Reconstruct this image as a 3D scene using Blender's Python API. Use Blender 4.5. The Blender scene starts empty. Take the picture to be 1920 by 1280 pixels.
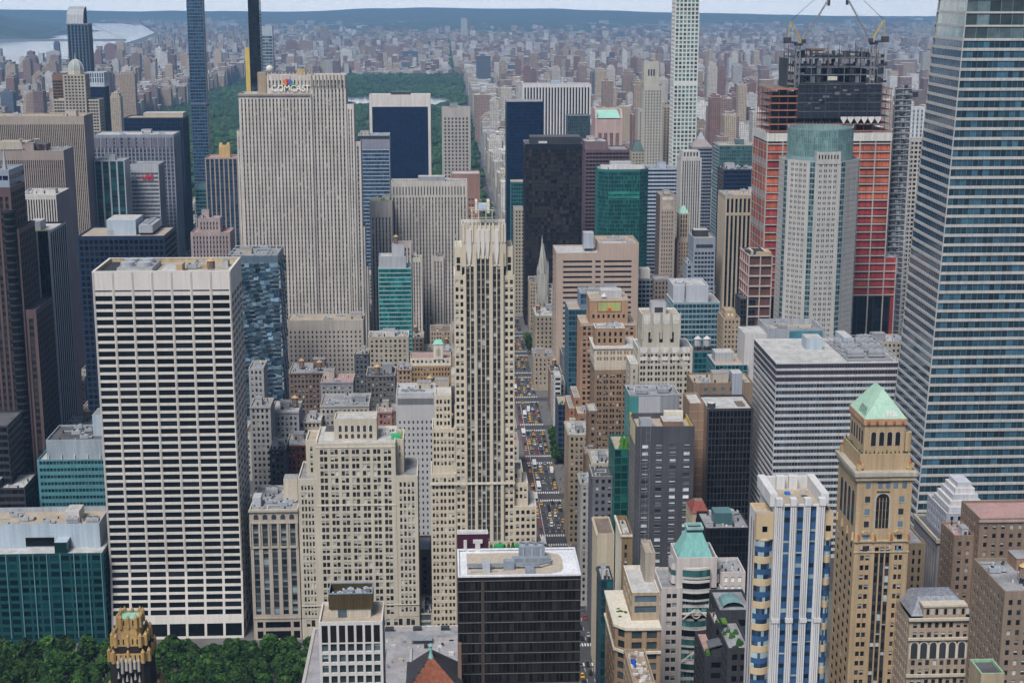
import bpy, math, random
import numpy as np
R = math.radians
SC = bpy.context.scene
COL = SC.collection

# ------------------------------------------------------------------ camera, sky, sun, exposure
CAM_H, PITCH, YAW, FPX = 313.0, 12.72, 2.5, 2870.0        # metres above the street, degrees, focal length in 1920-wide pixels
cd = bpy.data.cameras.new('camera')
cd.sensor_width = 36.0
cd.lens = FPX / 1920 * 36
cd.clip_start = 1.0
cd.clip_end = 90000.0
cam = bpy.data.objects.new('camera', cd)
COL.objects.link(cam)
cam.location = (0, 0, CAM_H)
cam.rotation_euler = (R(90 - PITCH), 0, -R(YAW))
SC.camera = cam

SUN_EL, SUN_AZ = 54.0, 206.0                               # azimuth clockwise from avenue north (+Y)
w = bpy.data.worlds.new('World')
SC.world = w
w.use_nodes = True
nt = w.node_tree
bg = nt.nodes['Background']
sky = nt.nodes.new('ShaderNodeTexSky')
sky.sky_type = 'NISHITA'
sky.sun_disc = False
sky.sun_elevation = R(SUN_EL)
sky.sun_rotation = R(SUN_AZ)
sky.air_density = 1.0
sky.dust_density = 2.2
sky.ozone_density = 1.0
tc = nt.nodes.new('ShaderNodeTexCoord')
ad = nt.nodes.new('ShaderNodeVectorMath')
ad.inputs[1].default_value = (0, 0, .035)                  # the sea-level horizon lies below eye level up here
nt.links.new(tc.outputs['Generated'], ad.inputs[0])
nt.links.new(ad.outputs[0], sky.inputs[0])
nt.links.new(sky.outputs[0], bg.inputs[0])
bg.inputs[1].default_value = 0.06
ld = bpy.data.lights.new('sun', 'SUN')
ld.energy = 2.9
ld.angle = R(20)
ld.color = (1.0, 0.98, 0.955)
sun = bpy.data.objects.new('sun', ld)
COL.objects.link(sun)
sun.location = (0, 0, 900)
# a sun lamp shines along its local -Z: tilt it from straight down towards the side opposite the sun
sx, sy = math.sin(R(SUN_AZ)), math.cos(R(SUN_AZ))
sun.rotation_euler = (R(90 - SUN_EL), 0, math.atan2(sx, -sy))
SC.view_settings.view_transform = 'Standard'
SC.view_settings.look = 'None'
SC.view_settings.exposure = 0.42
SC.view_settings.gamma = 1.0
cy = SC.cycles
cy.use_denoising = True
cy.max_bounces = 4
cy.diffuse_bounces = 2
cy.glossy_bounces = 2
cy.transmission_bounces = 2
cy.volume_bounces = 0
cy.use_adaptive_sampling = True
cy.adaptive_threshold = 0.02
cy.caustics_reflective = False
cy.caustics_refractive = False

# ------------------------------------------------------------------ survey: photograph directions to places in the city grid
_P, _Y = R(PITCH), R(YAW)
def at(px, py, Y):
    """the point of the plane y = Y that the photograph shows at (px, py)"""
    dx, dy = (px - 960) / FPX, (640 - py) / FPX
    f = math.cos(_P) + dy * math.sin(_P); z = -math.sin(_P) + dy * math.cos(_P)
    x = dx * math.cos(_Y) + f * math.sin(_Y); y = -dx * math.sin(_Y) + f * math.cos(_Y)
    t = Y / y
    return x * t, Y, CAM_H + z * t
def ground(px, py):
    a = at(px, py, 1000.0); t = CAM_H / (CAM_H - a[2])
    return a[0] * t, 1000.0 * t
def S(n):                                                   # y of street number n (80.5 m blocks)
    return 80.5 * (n - 33.4)
AVE = 62.5                                                  # x of the avenue's centre line

# ------------------------------------------------------------------ materials
_M = {}
def _new(name):
    m = bpy.data.materials.new(name); m.use_nodes = True
    n = m.node_tree
    return m, n, n.nodes['Principled BSDF']
def _pos(n, scale):
    g = n.nodes.new('ShaderNodeNewGeometry'); mp = n.nodes.new('ShaderNodeMapping')
    mp.inputs['Scale'].default_value = scale
    n.links.new(g.outputs['Position'], mp.inputs['Vector'])
    return mp.outputs[0]
def _noise(n, vec, scale=1.0, detail=3.0, rough=0.55):
    t = n.nodes.new('ShaderNodeTexNoise'); t.inputs['Scale'].default_value = scale
    t.inputs['Detail'].default_value = detail; t.inputs['Roughness'].default_value = rough
    n.links.new(vec, t.inputs['Vector'])
    return t.outputs['Fac']
def _map(n, v, a, b, c, d):
    m = n.nodes.new('ShaderNodeMapRange')
    for i, k in zip((1, 2, 3, 4), (a, b, c, d)): m.inputs[i].default_value = k
    n.links.new(v, m.inputs[0])
    return m.outputs[0]
def _math(n, op, a, b=None):
    m = n.nodes.new('ShaderNodeMath'); m.operation = op
    for i, v in enumerate((a, b)):
        if v is None: continue
        if isinstance(v, (int, float)): m.inputs[i].default_value = v
        else: n.links.new(v, m.inputs[i])
    return m.outputs[0]
def _mix(n, f, a, b, mode='MIX'):
    m = n.nodes.new('ShaderNodeMix'); m.data_type = 'RGBA'; m.blend_type = mode
    for i, v in ((0, f), (6, a), (7, b)):
        if isinstance(v, (int, float)): m.inputs[i].default_value = v
        elif isinstance(v, tuple): m.inputs[i].default_value = (*v, 1) if len(v) == 3 else v
        else: n.links.new(v, m.inputs[i])
    return m.outputs[2]
def wall(c, var=0.10, rough=0.85, metal=0.0, streak=0.10, spec=0.1):
    """masonry, metal or paint: one colour with weathering blotches and vertical runs of dirt"""
    var *= 1.35; streak *= 1.5; k = ('w', c, var, rough, metal, streak)
    if k in _M: return _M[k]
    m, n, b = _new('facade_finish')
    f1 = _map(n, _noise(n, _pos(n, (.07, .07, .05)), 1, 4), .3, .7, 1 - var, 1 + var)
    f2 = _map(n, _noise(n, _pos(n, (.9, .9, .03)), 1, 3), .3, .7, 1 - streak, 1 + streak)
    f3 = _map(n, _noise(n, _pos(n, (1.3, 1.3, 1.6)), 1, 2), .3, .7, 1 - var * .6, 1 + var * .6)
    f = _math(n, 'MULTIPLY', _math(n, 'MULTIPLY', f1, f2), f3)
    cc = n.nodes.new('ShaderNodeCombineColor')
    for i in range(3): n.links.new(f, cc.inputs[i])
    n.links.new(_mix(n, 1.0, c, cc.outputs[0], 'MULTIPLY'), b.inputs['Base Color'])
    b.inputs['Roughness'].default_value = rough; b.inputs['Metallic'].default_value = metal
    b.inputs['Specular IOR Level'].default_value = spec
    _M[k] = m
    return m
def glass(c, pale=(.42, .44, .42), rough=0.12, lo=0.45, hi=1.7, spec=0.22, coat=0.0):
    """window glass: each pane's own 'rnd' picks a tint that stands for dark room and mottled reflections; above .8 a pale blind is down"""
    k = ('g', c, pale, rough, lo, hi, coat)
    if k in _M: return _M[k]
    m, n, b = _new('window_glass')
    a = n.nodes.new('ShaderNodeAttribute'); a.attribute_name = 'rnd'
    r = n.nodes.new('ShaderNodeValToRGB'); e = r.color_ramp.elements
    e[0].position = 0; e[0].color = (*[x * lo for x in c], 1)
    e[1].position = .78; e[1].color = (*[x * hi for x in c], 1)
    q = e.new(.45); q.color = (*c, 1)
    q = e.new(.80); q.color = (*[x * .75 for x in pale], 1)
    q = e.new(1.0); q.color = (*pale, 1)
    n.links.new(a.outputs['Fac'], r.inputs[0])
    f = _map(n, _noise(n, _pos(n, (.12, .12, .16)), 1, 4, .6), .35, .65, .72, 1.3)  # uneven mirrored surroundings, put into the pane colour as blotches
    cc = n.nodes.new('ShaderNodeCombineColor')
    for i in range(3): n.links.new(f, cc.inputs[i])
    n.links.new(_mix(n, 1.0, r.outputs[0], cc.outputs[0], 'MULTIPLY'), b.inputs['Base Color'])
    b.inputs['Roughness'].default_value = rough
    b.inputs['Specular IOR Level'].default_value = spec
    if coat: b.inputs['Coat Weight'].default_value = coat; b.inputs['Coat IOR'].default_value = 2.1; b.inputs['Coat Roughness'].default_value = .04
    _M[k] = m
    return m
def roofing(c, c2=None, scale=.12):
    k = ('r', c, c2, scale)
    if k in _M: return _M[k]
    m, n, b = _new('roof_covering')
    c2 = c2 or tuple(x * .62 for x in c)
    f = _map(n, _noise(n, _pos(n, (scale, scale, scale)), 1, 6, .65), .42, .62, 0, 1)
    f2 = _map(n, _noise(n, _pos(n, (1.1, 1.1, 1.1)), 1, 2), .3, .7, .85, 1.12)
    cc = n.nodes.new('ShaderNodeCombineColor')
    for i in range(3): n.links.new(f2, cc.inputs[i])
    n.links.new(_mix(n, 1.0, _mix(n, f, c, c2), cc.outputs[0], 'MULTIPLY'), b.inputs['Base Color'])
    b.inputs['Roughness'].default_value = .9
    _M[k] = m
    return m
def plain(c, rough=.6, metal=0.0):
    k = ('p', c, rough, metal)
    if k in _M: return _M[k]
    m, n, b = _new('paint')
    b.inputs['Base Color'].default_value = (*c, 1)
    b.inputs['Roughness'].default_value = rough; b.inputs['Metallic'].default_value = metal
    _M[k] = m
    return m

# ------------------------------------------------------------------ mesh collector
class MB:
    def __init__(s):
        s.q, s.qm, s.qr, s.p, s.mats = [], [], [], [], []
    def mi(s, m):
        if m not in s.mats: s.mats.append(m)
        return s.mats.index(m)
    def quads(s, a, m, r=0.0):
        a = np.asarray(a, float).reshape(-1, 4, 3)
        if not len(a): return
        s.q.append(a); s.qm.append(np.full(len(a), s.mi(m)))
        s.qr.append(np.broadcast_to(np.asarray(r, float), (len(a),)).copy())
    def poly(s, pts, m, r=0.0):
        s.p.append((np.asarray(pts, float), s.mi(m), r))
    def box(s, x0, x1, y0, y1, z0, z1, m, top=None, r=0.0, bottom=False):
        a = [[(x0, y0, z0), (x1, y0, z0), (x1, y0, z1), (x0, y0, z1)], [(x1, y0, z0), (x1, y1, z0), (x1, y1, z1), (x1, y0, z1)],
             [(x1, y1, z0), (x0, y1, z0), (x0, y1, z1), (x1, y1, z1)], [(x0, y1, z0), (x0, y0, z0), (x0, y0, z1), (x0, y1, z1)]]
        s.quads(a, m, r)
        s.quads([[(x0, y0, z1), (x1, y0, z1), (x1, y1, z1), (x0, y1, z1)]], top or m, r)
        if bottom: s.quads([[(x0, y1, z0), (x1, y1, z0), (x1, y0, z0), (x0, y0, z0)]], m, r)
    def loft(s, lo, hi, m, cap=None, r=0.0):
        """side faces between two rings of equal length, and a cap on the upper one"""
        k = len(lo)
        s.quads([[lo[i], lo[(i + 1) % k], hi[(i + 1) % k], hi[i]] for i in range(k)], m, r)
        if cap: s.poly(hi, cap, r)
    def cyl(s, x, y, r0, r1, z0, z1, m, n=12, cap=True, ph=0.0):
        f = lambda r, z: [(x + r * math.cos(2 * math.pi * (i + ph) / n), y + r * math.sin(2 * math.pi * (i + ph) / n), z) for i in range(n)]
        s.loft(f(r0, z0), f(max(r1, .01), z1), m, m if cap else None)
    def bar(s, a, b, t, m, r=0.0):
        a, b = np.array(a, float), np.array(b, float); d = b - a; L = np.linalg.norm(d)
        if L < 1e-6: return
        d /= L; u = np.cross(d, (0, 0, 1) if abs(d[2]) < .9 else (1, 0, 0)); u /= np.linalg.norm(u); v = np.cross(d, u)
        c = [u * t + v * t, -u * t + v * t, -u * t - v * t, u * t - v * t]
        s.loft([a + k * .5 for k in c], [b + k * .5 for k in c], m, m, r)
    def empty(s): return not s.q and not s.p
    def build(s, name, parent=None, o=(0, 0, 0), smooth=False):
        me = bpy.data.meshes.new(name)
        q = np.concatenate(s.q) if s.q else np.zeros((0, 4, 3))
        nq = len(q)
        V = [q.reshape(-1, 3)]; starts = [np.arange(nq) * 4]; tot = [np.full(nq, 4)]
        mi = [np.concatenate(s.qm)] if s.qm else []; rr = [np.concatenate(s.qr)] if s.qr else []
        base = nq * 4
        for pts, m, r in s.p:
            V.append(pts); starts.append(np.array([base])); tot.append(np.array([len(pts)])); base += len(pts)
            mi.append(np.array([m])); rr.append(np.array([r]))
        V = np.concatenate(V) - np.asarray(o, float)
        starts = np.concatenate(starts).astype(np.int32); tot = np.concatenate(tot).astype(np.int32)
        me.vertices.add(len(V)); me.vertices.foreach_set('co', V.astype(np.float32).ravel())
        me.loops.add(len(V)); me.loops.foreach_set('vertex_index', np.arange(len(V), dtype=np.int32))
        me.polygons.add(len(starts)); me.polygons.foreach_set('loop_start', starts); me.polygons.foreach_set('loop_total', tot)
        for m in s.mats: me.materials.append(m)
        me.polygons.foreach_set('material_index', np.concatenate(mi).astype(np.int32))
        at_ = me.attributes.new('rnd', 'FLOAT', 'FACE'); at_.data.foreach_set('value', np.concatenate(rr).astype(np.float32))
        me.update(calc_edges=True)
        ob = bpy.data.objects.new(name, me); COL.objects.link(ob)
        if parent: ob.parent = parent
        return ob

def tag(o, label=None, cat=None, group=None, kind=None):
    if label: o['label'] = label
    if cat: o['category'] = cat
    if group: o['group'] = group
    if kind: o['kind'] = kind
    return o
def root(name, loc, label, cat, group=None):
    o = bpy.data.objects.new(name, None); o.empty_display_size = 2; COL.objects.link(o); o.location = loc
    return tag(o, label, cat, group)
def copy_tree(o, parent=None):
    c = o.copy(); COL.objects.link(c)
    if parent: c.parent = parent
    for ch in [k for k in bpy.data.objects if k.parent == o]: copy_tree(ch, c)
    return c

# ------------------------------------------------------------------ facades
def style(wall_, glass_, mode='p', pu=3.0, pat=((.25, .75),), fl=3.6, wh=1.9, mu=1.0, mt=2.0, mb=0.0, dep=.35, sp=None, bl=0.0, coping=None, nb=None, var=None):
    """mode p: punched windows; v: full-height strips between piers; h: ribbons between spandrels"""
    return dict(wall=wall_, glass=glass_, mode=mode, pu=pu, pat=pat, fl=fl, wh=wh, mu=mu, mt=mt, mb=mb, dep=dep, sp=sp or wall_, bl=bl, coping=coping or wall_, nb=nb, var=var)
RNG = np.random.default_rng(7)
def _cols(s, w, nb=None):
    n = nb or s['nb'] or max(1, int(round((w - 2 * s['mu']) / s['pu'])))
    p = (w - 2 * s['mu']) / n
    c = np.array([(s['mu'] + (i + a) * p, s['mu'] + (i + b) * p) for i in range(n) for a, b in s['pat']])
    return c
def _rows(s, h):
    n = max(0, int((h - s['mt'] - s['mb'] + .01) / s['fl']))
    t = h - s['mt'] - np.arange(n) * s['fl']
    return np.stack([t - s['wh'], t], 1)[::-1] if n else np.zeros((0, 2))
def facade(b, A, B, Cc, D, s, blank=False, nb=None):
    A, B, Cc, D = (np.asarray(k, float) for k in (A, B, Cc, D))
    w = np.linalg.norm(B - A); h = np.linalg.norm(D - A)
    N = np.cross(B - A, D - A); N /= np.linalg.norm(N)
    def put(u0, u1, v0, v1, d):
        u0, u1, v0, v1 = np.broadcast_arrays(*(np.asarray(k, float) for k in (u0, u1, v0, v1)))
        u = np.stack([u0, u1, u1, u0], -1).reshape(-1, 4, 1) / w; v = np.stack([v0, v0, v1, v1], -1).reshape(-1, 4, 1) / h
        return (1 - u) * (1 - v) * A + u * (1 - v) * B + u * v * Cc + (1 - u) * v * D + N * d
    def reveal(u0, u1, v0, v1, dep, side):
        """a strip of surface running inwards from the front plane along one edge of an opening"""
        f = put(u0, u1, v0, v1, 0); g = put(u0, u1, v0, v1, -dep)
        i, j = {'l': (3, 0), 'r': (1, 2), 'b': (0, 1), 't': (2, 3)}[side]
        return np.stack([f[:, i], f[:, j], g[:, j], g[:, i]], 1)
    W = b.wall
    if blank or s is None:
        W.quads(put(0, w, 0, h, 0), s['wall'] if s else blank); return
    c = _cols(s, w, nb); r = _rows(s, h); dep = s['dep']
    if not len(r) or not len(c):
        W.quads(put(0, w, 0, h, 0), s['wall']); return
    ue = np.concatenate([[0], c.ravel(), [w]]).reshape(-1, 2); ve = np.concatenate([[0], r.ravel(), [h]]).reshape(-1, 2)
    ue = ue[ue[:, 1] - ue[:, 0] > .005]; ve_ = ve[ve[:, 1] - ve[:, 0] > .005]
    m = s['mode']
    if m == 'p':
        W.quads(put(0, w, ve_[:, 0], ve_[:, 1], 0), s['wall'])
        U0, V0 = np.meshgrid(ue[:, 0], r[:, 0]); U1, V1 = np.meshgrid(ue[:, 1], r[:, 1])
        W.quads(put(U0.ravel(), U1.ravel(), V0.ravel(), V1.ravel(), 0), s['wall'])
    elif m == 'v':
        W.quads(put(ue[:, 0], ue[:, 1], 0, h, 0), s['wall'])
        v0, v1 = r[0, 0], r[-1, 1]
        W.quads(put(c[:, 0], c[:, 1], v1, h, 0), s['wall'])
        if v0 > .01: W.quads(put(c[:, 0], c[:, 1], 0, v0, 0), s['wall'])
        gap = np.stack([r[:-1, 1], r[1:, 0]], 1)
        if len(gap) and (gap[:, 1] - gap[:, 0]).max() > .01:
            U0, V0 = np.meshgrid(c[:, 0], gap[:, 0]); U1, V1 = np.meshgrid(c[:, 1], gap[:, 1])
            W.quads(put(U0.ravel(), U1.ravel(), V0.ravel(), V1.ravel(), -dep * .8), s['sp'])
        for sd in 'lr': W.quads(reveal(c[:, 0], c[:, 1], v0, v1, dep, sd), s['wall'])
        W.quads(reveal(c[:, 0], c[:, 1], v0, v1, dep, 't'), s['wall'])
    else:
        W.quads(put(0, w, ve_[:, 0], ve_[:, 1], 0), s['wall'])
        u0, u1 = c[0, 0], c[-1, 1]
        if u0 > .01: W.quads(put(0, u0, r[:, 0], r[:, 1], 0), s['wall'])
        if w - u1 > .01: W.quads(put(u1, w, r[:, 0], r[:, 1], 0), s['wall'])
        gap = np.stack([c[:-1, 1], c[1:, 0]], 1)
        if len(gap) and (gap[:, 1] - gap[:, 0]).max() > .01:
            U0, V0 = np.meshgrid(gap[:, 0], r[:, 0]); U1, V1 = np.meshgrid(gap[:, 1], r[:, 1])
            W.quads(put(U0.ravel(), U1.ravel(), V0.ravel(), V1.ravel(), -dep * .8), s['sp'])
        for sd in 'bt': W.quads(reveal(u0, u1, r[:, 0], r[:, 1], dep, sd), s['wall'])
    U0, V0 = np.meshgrid(c[:, 0], r[:, 0]); U1, V1 = np.meshgrid(c[:, 1], r[:, 1])
    U0, U1, V0, V1 = U0.ravel(), U1.ravel(), V0.ravel(), V1.ravel()
    if m == 'p':
        for sd in 'lrbt': W.quads(reveal(U0, U1, V0, V1, dep, sd), s['wall'])
    n = len(U0)
    rnd = RNG.random(n) ** 1.3 * .76
    if s['bl'] > 0:
        f = np.where(RNG.random(n) < s['bl'], RNG.choice([.25, .4, .5, .5, .6, 1.0], n), 0.0)
    else: f = np.zeros(n)
    vm = V1 - (V1 - V0) * f
    lower = put(U0, U1, V0, vm, -dep); upper = put(U0, U1, vm, V1, -dep)
    keepl = f < .99; keepu = f > .01
    d = b.win.setdefault(s['glass'], [[], [], []])
    ids = b.nw + np.arange(n); b.nw += n
    for qd, k, rv in ((lower, keepl, rnd), (upper, keepu, .82 + .18 * RNG.random(n))):
        d[0].append(qd[k]); d[1].append(rv[k]); d[2].append(ids[k])
    if N[1] < -.6: b.front.append(ids[::-1])

class Bld:
    def __init__(s, name, label, x, y, cat='building', group=None, parts=0):
        s.name, s.parts = name, parts
        s.o = (x, y, 0)
        s.root = root(name, s.o, label, cat, group)
        s.wall, s.win, s.nw, s.front = MB(), {}, 0, []
        s.extra = []
        s.tops = []
    def part(s, name, label=None):
        m = MB(); s.extra.append((name, m, label)); return m
    def prism(s, pts, z0, z1, st, roof=None, top=None, blank=(), sts=None, nbs=None, par=1.0, lip=.5):
        """upright block over a counter-clockwise outline; pts may come with another outline at the top (top=)"""
        k = len(pts); T = top or pts
        for i in range(k):
            j = (i + 1) % k
            ss = (sts or {}).get(i, st)
            facade(s, (*pts[i], z0), (*pts[j], z0), (*T[j], z1), (*T[i], z1), ss, blank=i in blank, nb=(nbs or {}).get(i))
        if roof is None: return
        c = np.mean(T, 0)
        def inset(d):
            out = []
            for i in range(k):
                a, b_, n = (np.array(T[(i - 1) % k]), np.array(T[i]), np.array(T[(i + 1) % k]))
                e1 = (b_ - a) / np.linalg.norm(b_ - a); e2 = (n - b_) / np.linalg.norm(n - b_)
                n1 = np.array((-e1[1], e1[0])); n2 = np.array((-e2[1], e2[0]))
                q = 1 + n1 @ n2
                out.append(b_ + (n1 + n2) * d / max(q, .2))
            return out
        inn = inset(lip)
        cp = st['coping'] if st else s.wall.mats[0]
        s.wall.loft([(*p, z1) for p in T], [(*p, z1) for p in inn], cp)
        s.wall.loft([(*p, z1) for p in inn], [(*p, z1 - par) for p in inn], cp)
        rf = s.part('roof'); rf.poly([(*p, z1 - par) for p in inn], roof)
        s.tops.append((inn, z1 - par))
    def box(s, x0, x1, y0, y1, z0, z1, st, roof=None, blank='N', **k):
        bl = {'S': 0, 'E': 1, 'N': 2, 'W': 3}
        s.prism([(x0, y0), (x1, y0), (x1, y1), (x0, y1)], z0, z1, st, roof, blank=tuple(bl[c] for c in blank), **k)
        return s
    def done(s):
        host = None
        s.wall.build('wall', s.root, s.o) if not s.wall.empty() else None
        left = s.parts
        front = set()
        if s.parts:
            order = np.concatenate(s.front) if s.front else np.arange(s.nw)
            front = set(order[:s.parts].tolist())
        for g, (q, r, i) in s.win.items():
            q, r, i = np.concatenate(q), np.concatenate(r), np.concatenate(i)
            own = np.isin(i, list(front)) if front else np.zeros(len(i), bool)
            for k in np.unique(i[own]):
                m = MB(); sel = i == k
                m.quads(q[sel], g, r[sel]); m.build('window', s.root, s.o)
            if (~own).any():
                m = MB(); m.quads(q[~own], g, r[~own]); o = m.build('window', s.root, s.o); o['kind'] = 'stuff'
        for nm, m, lb in s.extra:
            if not m.empty():
                o = m.build(nm, s.root, s.o)
                if nm == 'roof' and host is None: host = o
                elif host is not None and nm in ('bulkhead', 'roof_vent', 'roof_duct', 'penthouse'): o.parent = host
                if lb: o['label'] = lb
        return s.root

# ------------------------------------------------------------------ colours and finishes
CREAM = wall((.49, .44, .355), .07, streak=.07); CREAM2 = wall((.40, .355, .285), .08, streak=.08); CREAMW = wall((.60, .55, .46), .05)
ROCK = wall((.52, .48, .435), .09, streak=.12); ROCKD = wall((.30, .265, .235), .09, streak=.12)
WHITE = wall((.60, .565, .52), .04, streak=.05); WHITE2 = wall((.55, .53, .52), .05); PALEG = wall((.42, .42, .44), .06)
GREY = wall((.27, .275, .29), .08); DGREY = wall((.10, .105, .115), .10); CHAR = wall((.045, .047, .054), .10)
TAN = wall((.42, .31, .19), .07, streak=.08); TAN2 = wall((.34, .27, .20), .10); BEIGE = wall((.40, .36, .30), .08)
BROWN = wall((.20, .13, .095), .12); BROWN2 = wall((.26, .175, .12), .12); ORANGE = wall((.40, .20, .11), .12); REDBR = wall((.22, .075, .055), .14)
PINK = wall((.40, .30, .27), .07); PINKW = wall((.46, .36, .33), .06); PLUM = wall((.13, .085, .095), .10); MAUVE = wall((.25, .21, .215), .08)
NAVYW = wall((.020, .034, .068), .10, .5); BLACKW = wall((.014, .013, .014), .10, .45); BLUEG = wall((.22, .26, .31), .07, .5, streak=.06)
ALU = wall((.46, .48, .50), .05, .45, .3); SILVER = wall((.34, .36, .39), .06, .5); PALEB = wall((.38, .45, .51), .05, .5)
G_MAS = glass((.020, .021, .024)); G_MAS2 = glass((.022, .022, .024), (.50, .50, .46)); G_BLACK = glass((.006, .007, .009), lo=.5, hi=2.2, rough=.2)
G_NAVY = glass((.006, .016, .050), lo=.6, hi=1.5); G_TEAL = glass((.008, .055, .066), (.20, .40, .40), lo=.5, hi=2.0); G_GREEN = glass((.010, .060, .052), (.16, .36, .30), lo=.45, hi=2.1)
G_BLUE = glass((.026, .065, .125), (.26, .36, .44), lo=.5, hi=1.7, coat=.8); G_SKY = glass((.10, .16, .21), (.36, .46, .50), lo=.55, hi=1.6, coat=.6); G_BRONZE = glass((.028, .022, .020), (.16, .13, .10), lo=.5, hi=2.0)
G_AQUA = glass((.15, .26, .26), (.40, .52, .50), lo=.7, hi=1.4)
R_GREY = roofing((.30, .30, .31)); R_WHITE = roofing((.50, .49, .47), (.36, .355, .34), .2); R_TAN = roofing((.42, .35, .27), (.33, .28, .22)); R_DARK = roofing((.10, .10, .105))
R_PINK = roofing((.42, .25, .23), (.33, .22, .20)); R_GREEN = roofing((.24, .28, .07), (.40, .36, .05)); R_BRN = roofing((.20, .15, .12)); R_GRAV = roofing((.40, .36, .30), (.30, .27, .23), .5)
COPPER = wall((.26, .50, .40), .08, .6); COPPER2 = wall((.20, .43, .40), .06, .5)

# ------------------------------------------------------------------ rooftop plant: each unit a thing of its own
_proto = {}
def _first(kind, maker, loc, rz, label, group):
    if kind not in _proto:
        o = _proto[kind] = maker()
    else:
        o = copy_tree(_proto[kind])
    o.location = loc; o.rotation_euler = (0, 0, rz)
    o['label'] = label; o['group'] = group
    return o
def _mk_tank(c, rc):
    def f():
        o = root('water_tank', (0, 0, 0), '', 'water tank')
        m = MB(); m.cyl(0, 0, 2.0, 1.9, 2.6, 6.4, wall(c, .2, streak=.3), 14); bl = m.build('barrel', o)
        m = MB(); m.cyl(0, 0, 2.25, .05, 6.4, 8.1, wall(rc, .15), 14); m.build('roof', bl)
        for a in range(4):
            m = MB(); x, y = 1.4 * math.cos(a * 1.571 + .785), 1.4 * math.sin(a * 1.571 + .785)
            m.bar((x * 1.15, y * 1.15, 0), (x, y, 2.7), .28, CHAR); m.build('leg', o)
        return o
    return f
def _mk_cooler():
    o = root('cooling_tower', (0, 0, 0), '', 'cooling tower')
    m = MB(); m.box(-3, 3, -1.6, 1.6, .5, 3.2, ALU, bottom=True); m.box(-3.05, 3.05, -1.64, 1.64, .9, 2.1, GREY); cs = m.build('casing', o)
    for x in (-1.5, 1.5):
        m = MB(); m.cyl(x, 0, 1.25, 1.25, 3.2, 3.9, SILVER, 14, False); m.cyl(x, 0, 1.2, 1.2, 3.2, 3.45, CHAR, 14); m.build('fan', cs)
    return o
def _mk_handler():
    o = root('air_handler', (0, 0, 0), '', 'air handler')
    m = MB(); m.box(-2.4, 2.4, -1.1, 1.1, .3, 2.4, SILVER, PALEB, bottom=True); cs = m.build('casing', o)
    m = MB(); m.box(2.4, 4.8, -.5, .5, .6, 1.5, ALU); m.box(4.1, 4.8, -.5, 2.6, .65, 1.45, ALU); m.build('duct', o)
    m = MB(); m.box(-1.6, -.4, -.8, .8, 2.4, 2.75, CHAR); m.box(.5, 1.6, -.7, .7, 2.4, 2.9, ALU); m.build('vent', cs)
    return o
def tank(x, y, z, where, wood=True, s=1.0, rc=(.40, .27, .15)):
    k = 'tank%d' % wood
    o = _first(k, _mk_tank((.19, .14, .105) if wood else (.34, .34, .35), (.46, .31, .17) if wood else (.5, .5, .5)), (x, y, z), x * 3,
               ('brown wooden water tank with orange cone cap on ' if wood else 'grey steel water tank with pale cone cap on ') + where, 'rooftop water tanks')
    o.scale = (s, s, s); return o
def cooler(x, y, z, where, rz=0, s=1.0):
    o = _first('cooler', _mk_cooler, (x, y, z), rz, 'pale cooling tower with round fans on ' + where, 'cooling towers on ' + where); o.scale = (s, s, s); return o
def handler(x, y, z, where, rz=0, s=1.0):
    o = _first('handler', _mk_handler, (x, y, z), rz, 'grey air handling unit with duct on ' + where, 'air handlers on ' + where); o.scale = (s, s, s); return o
_kr = random.Random(11)
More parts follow.
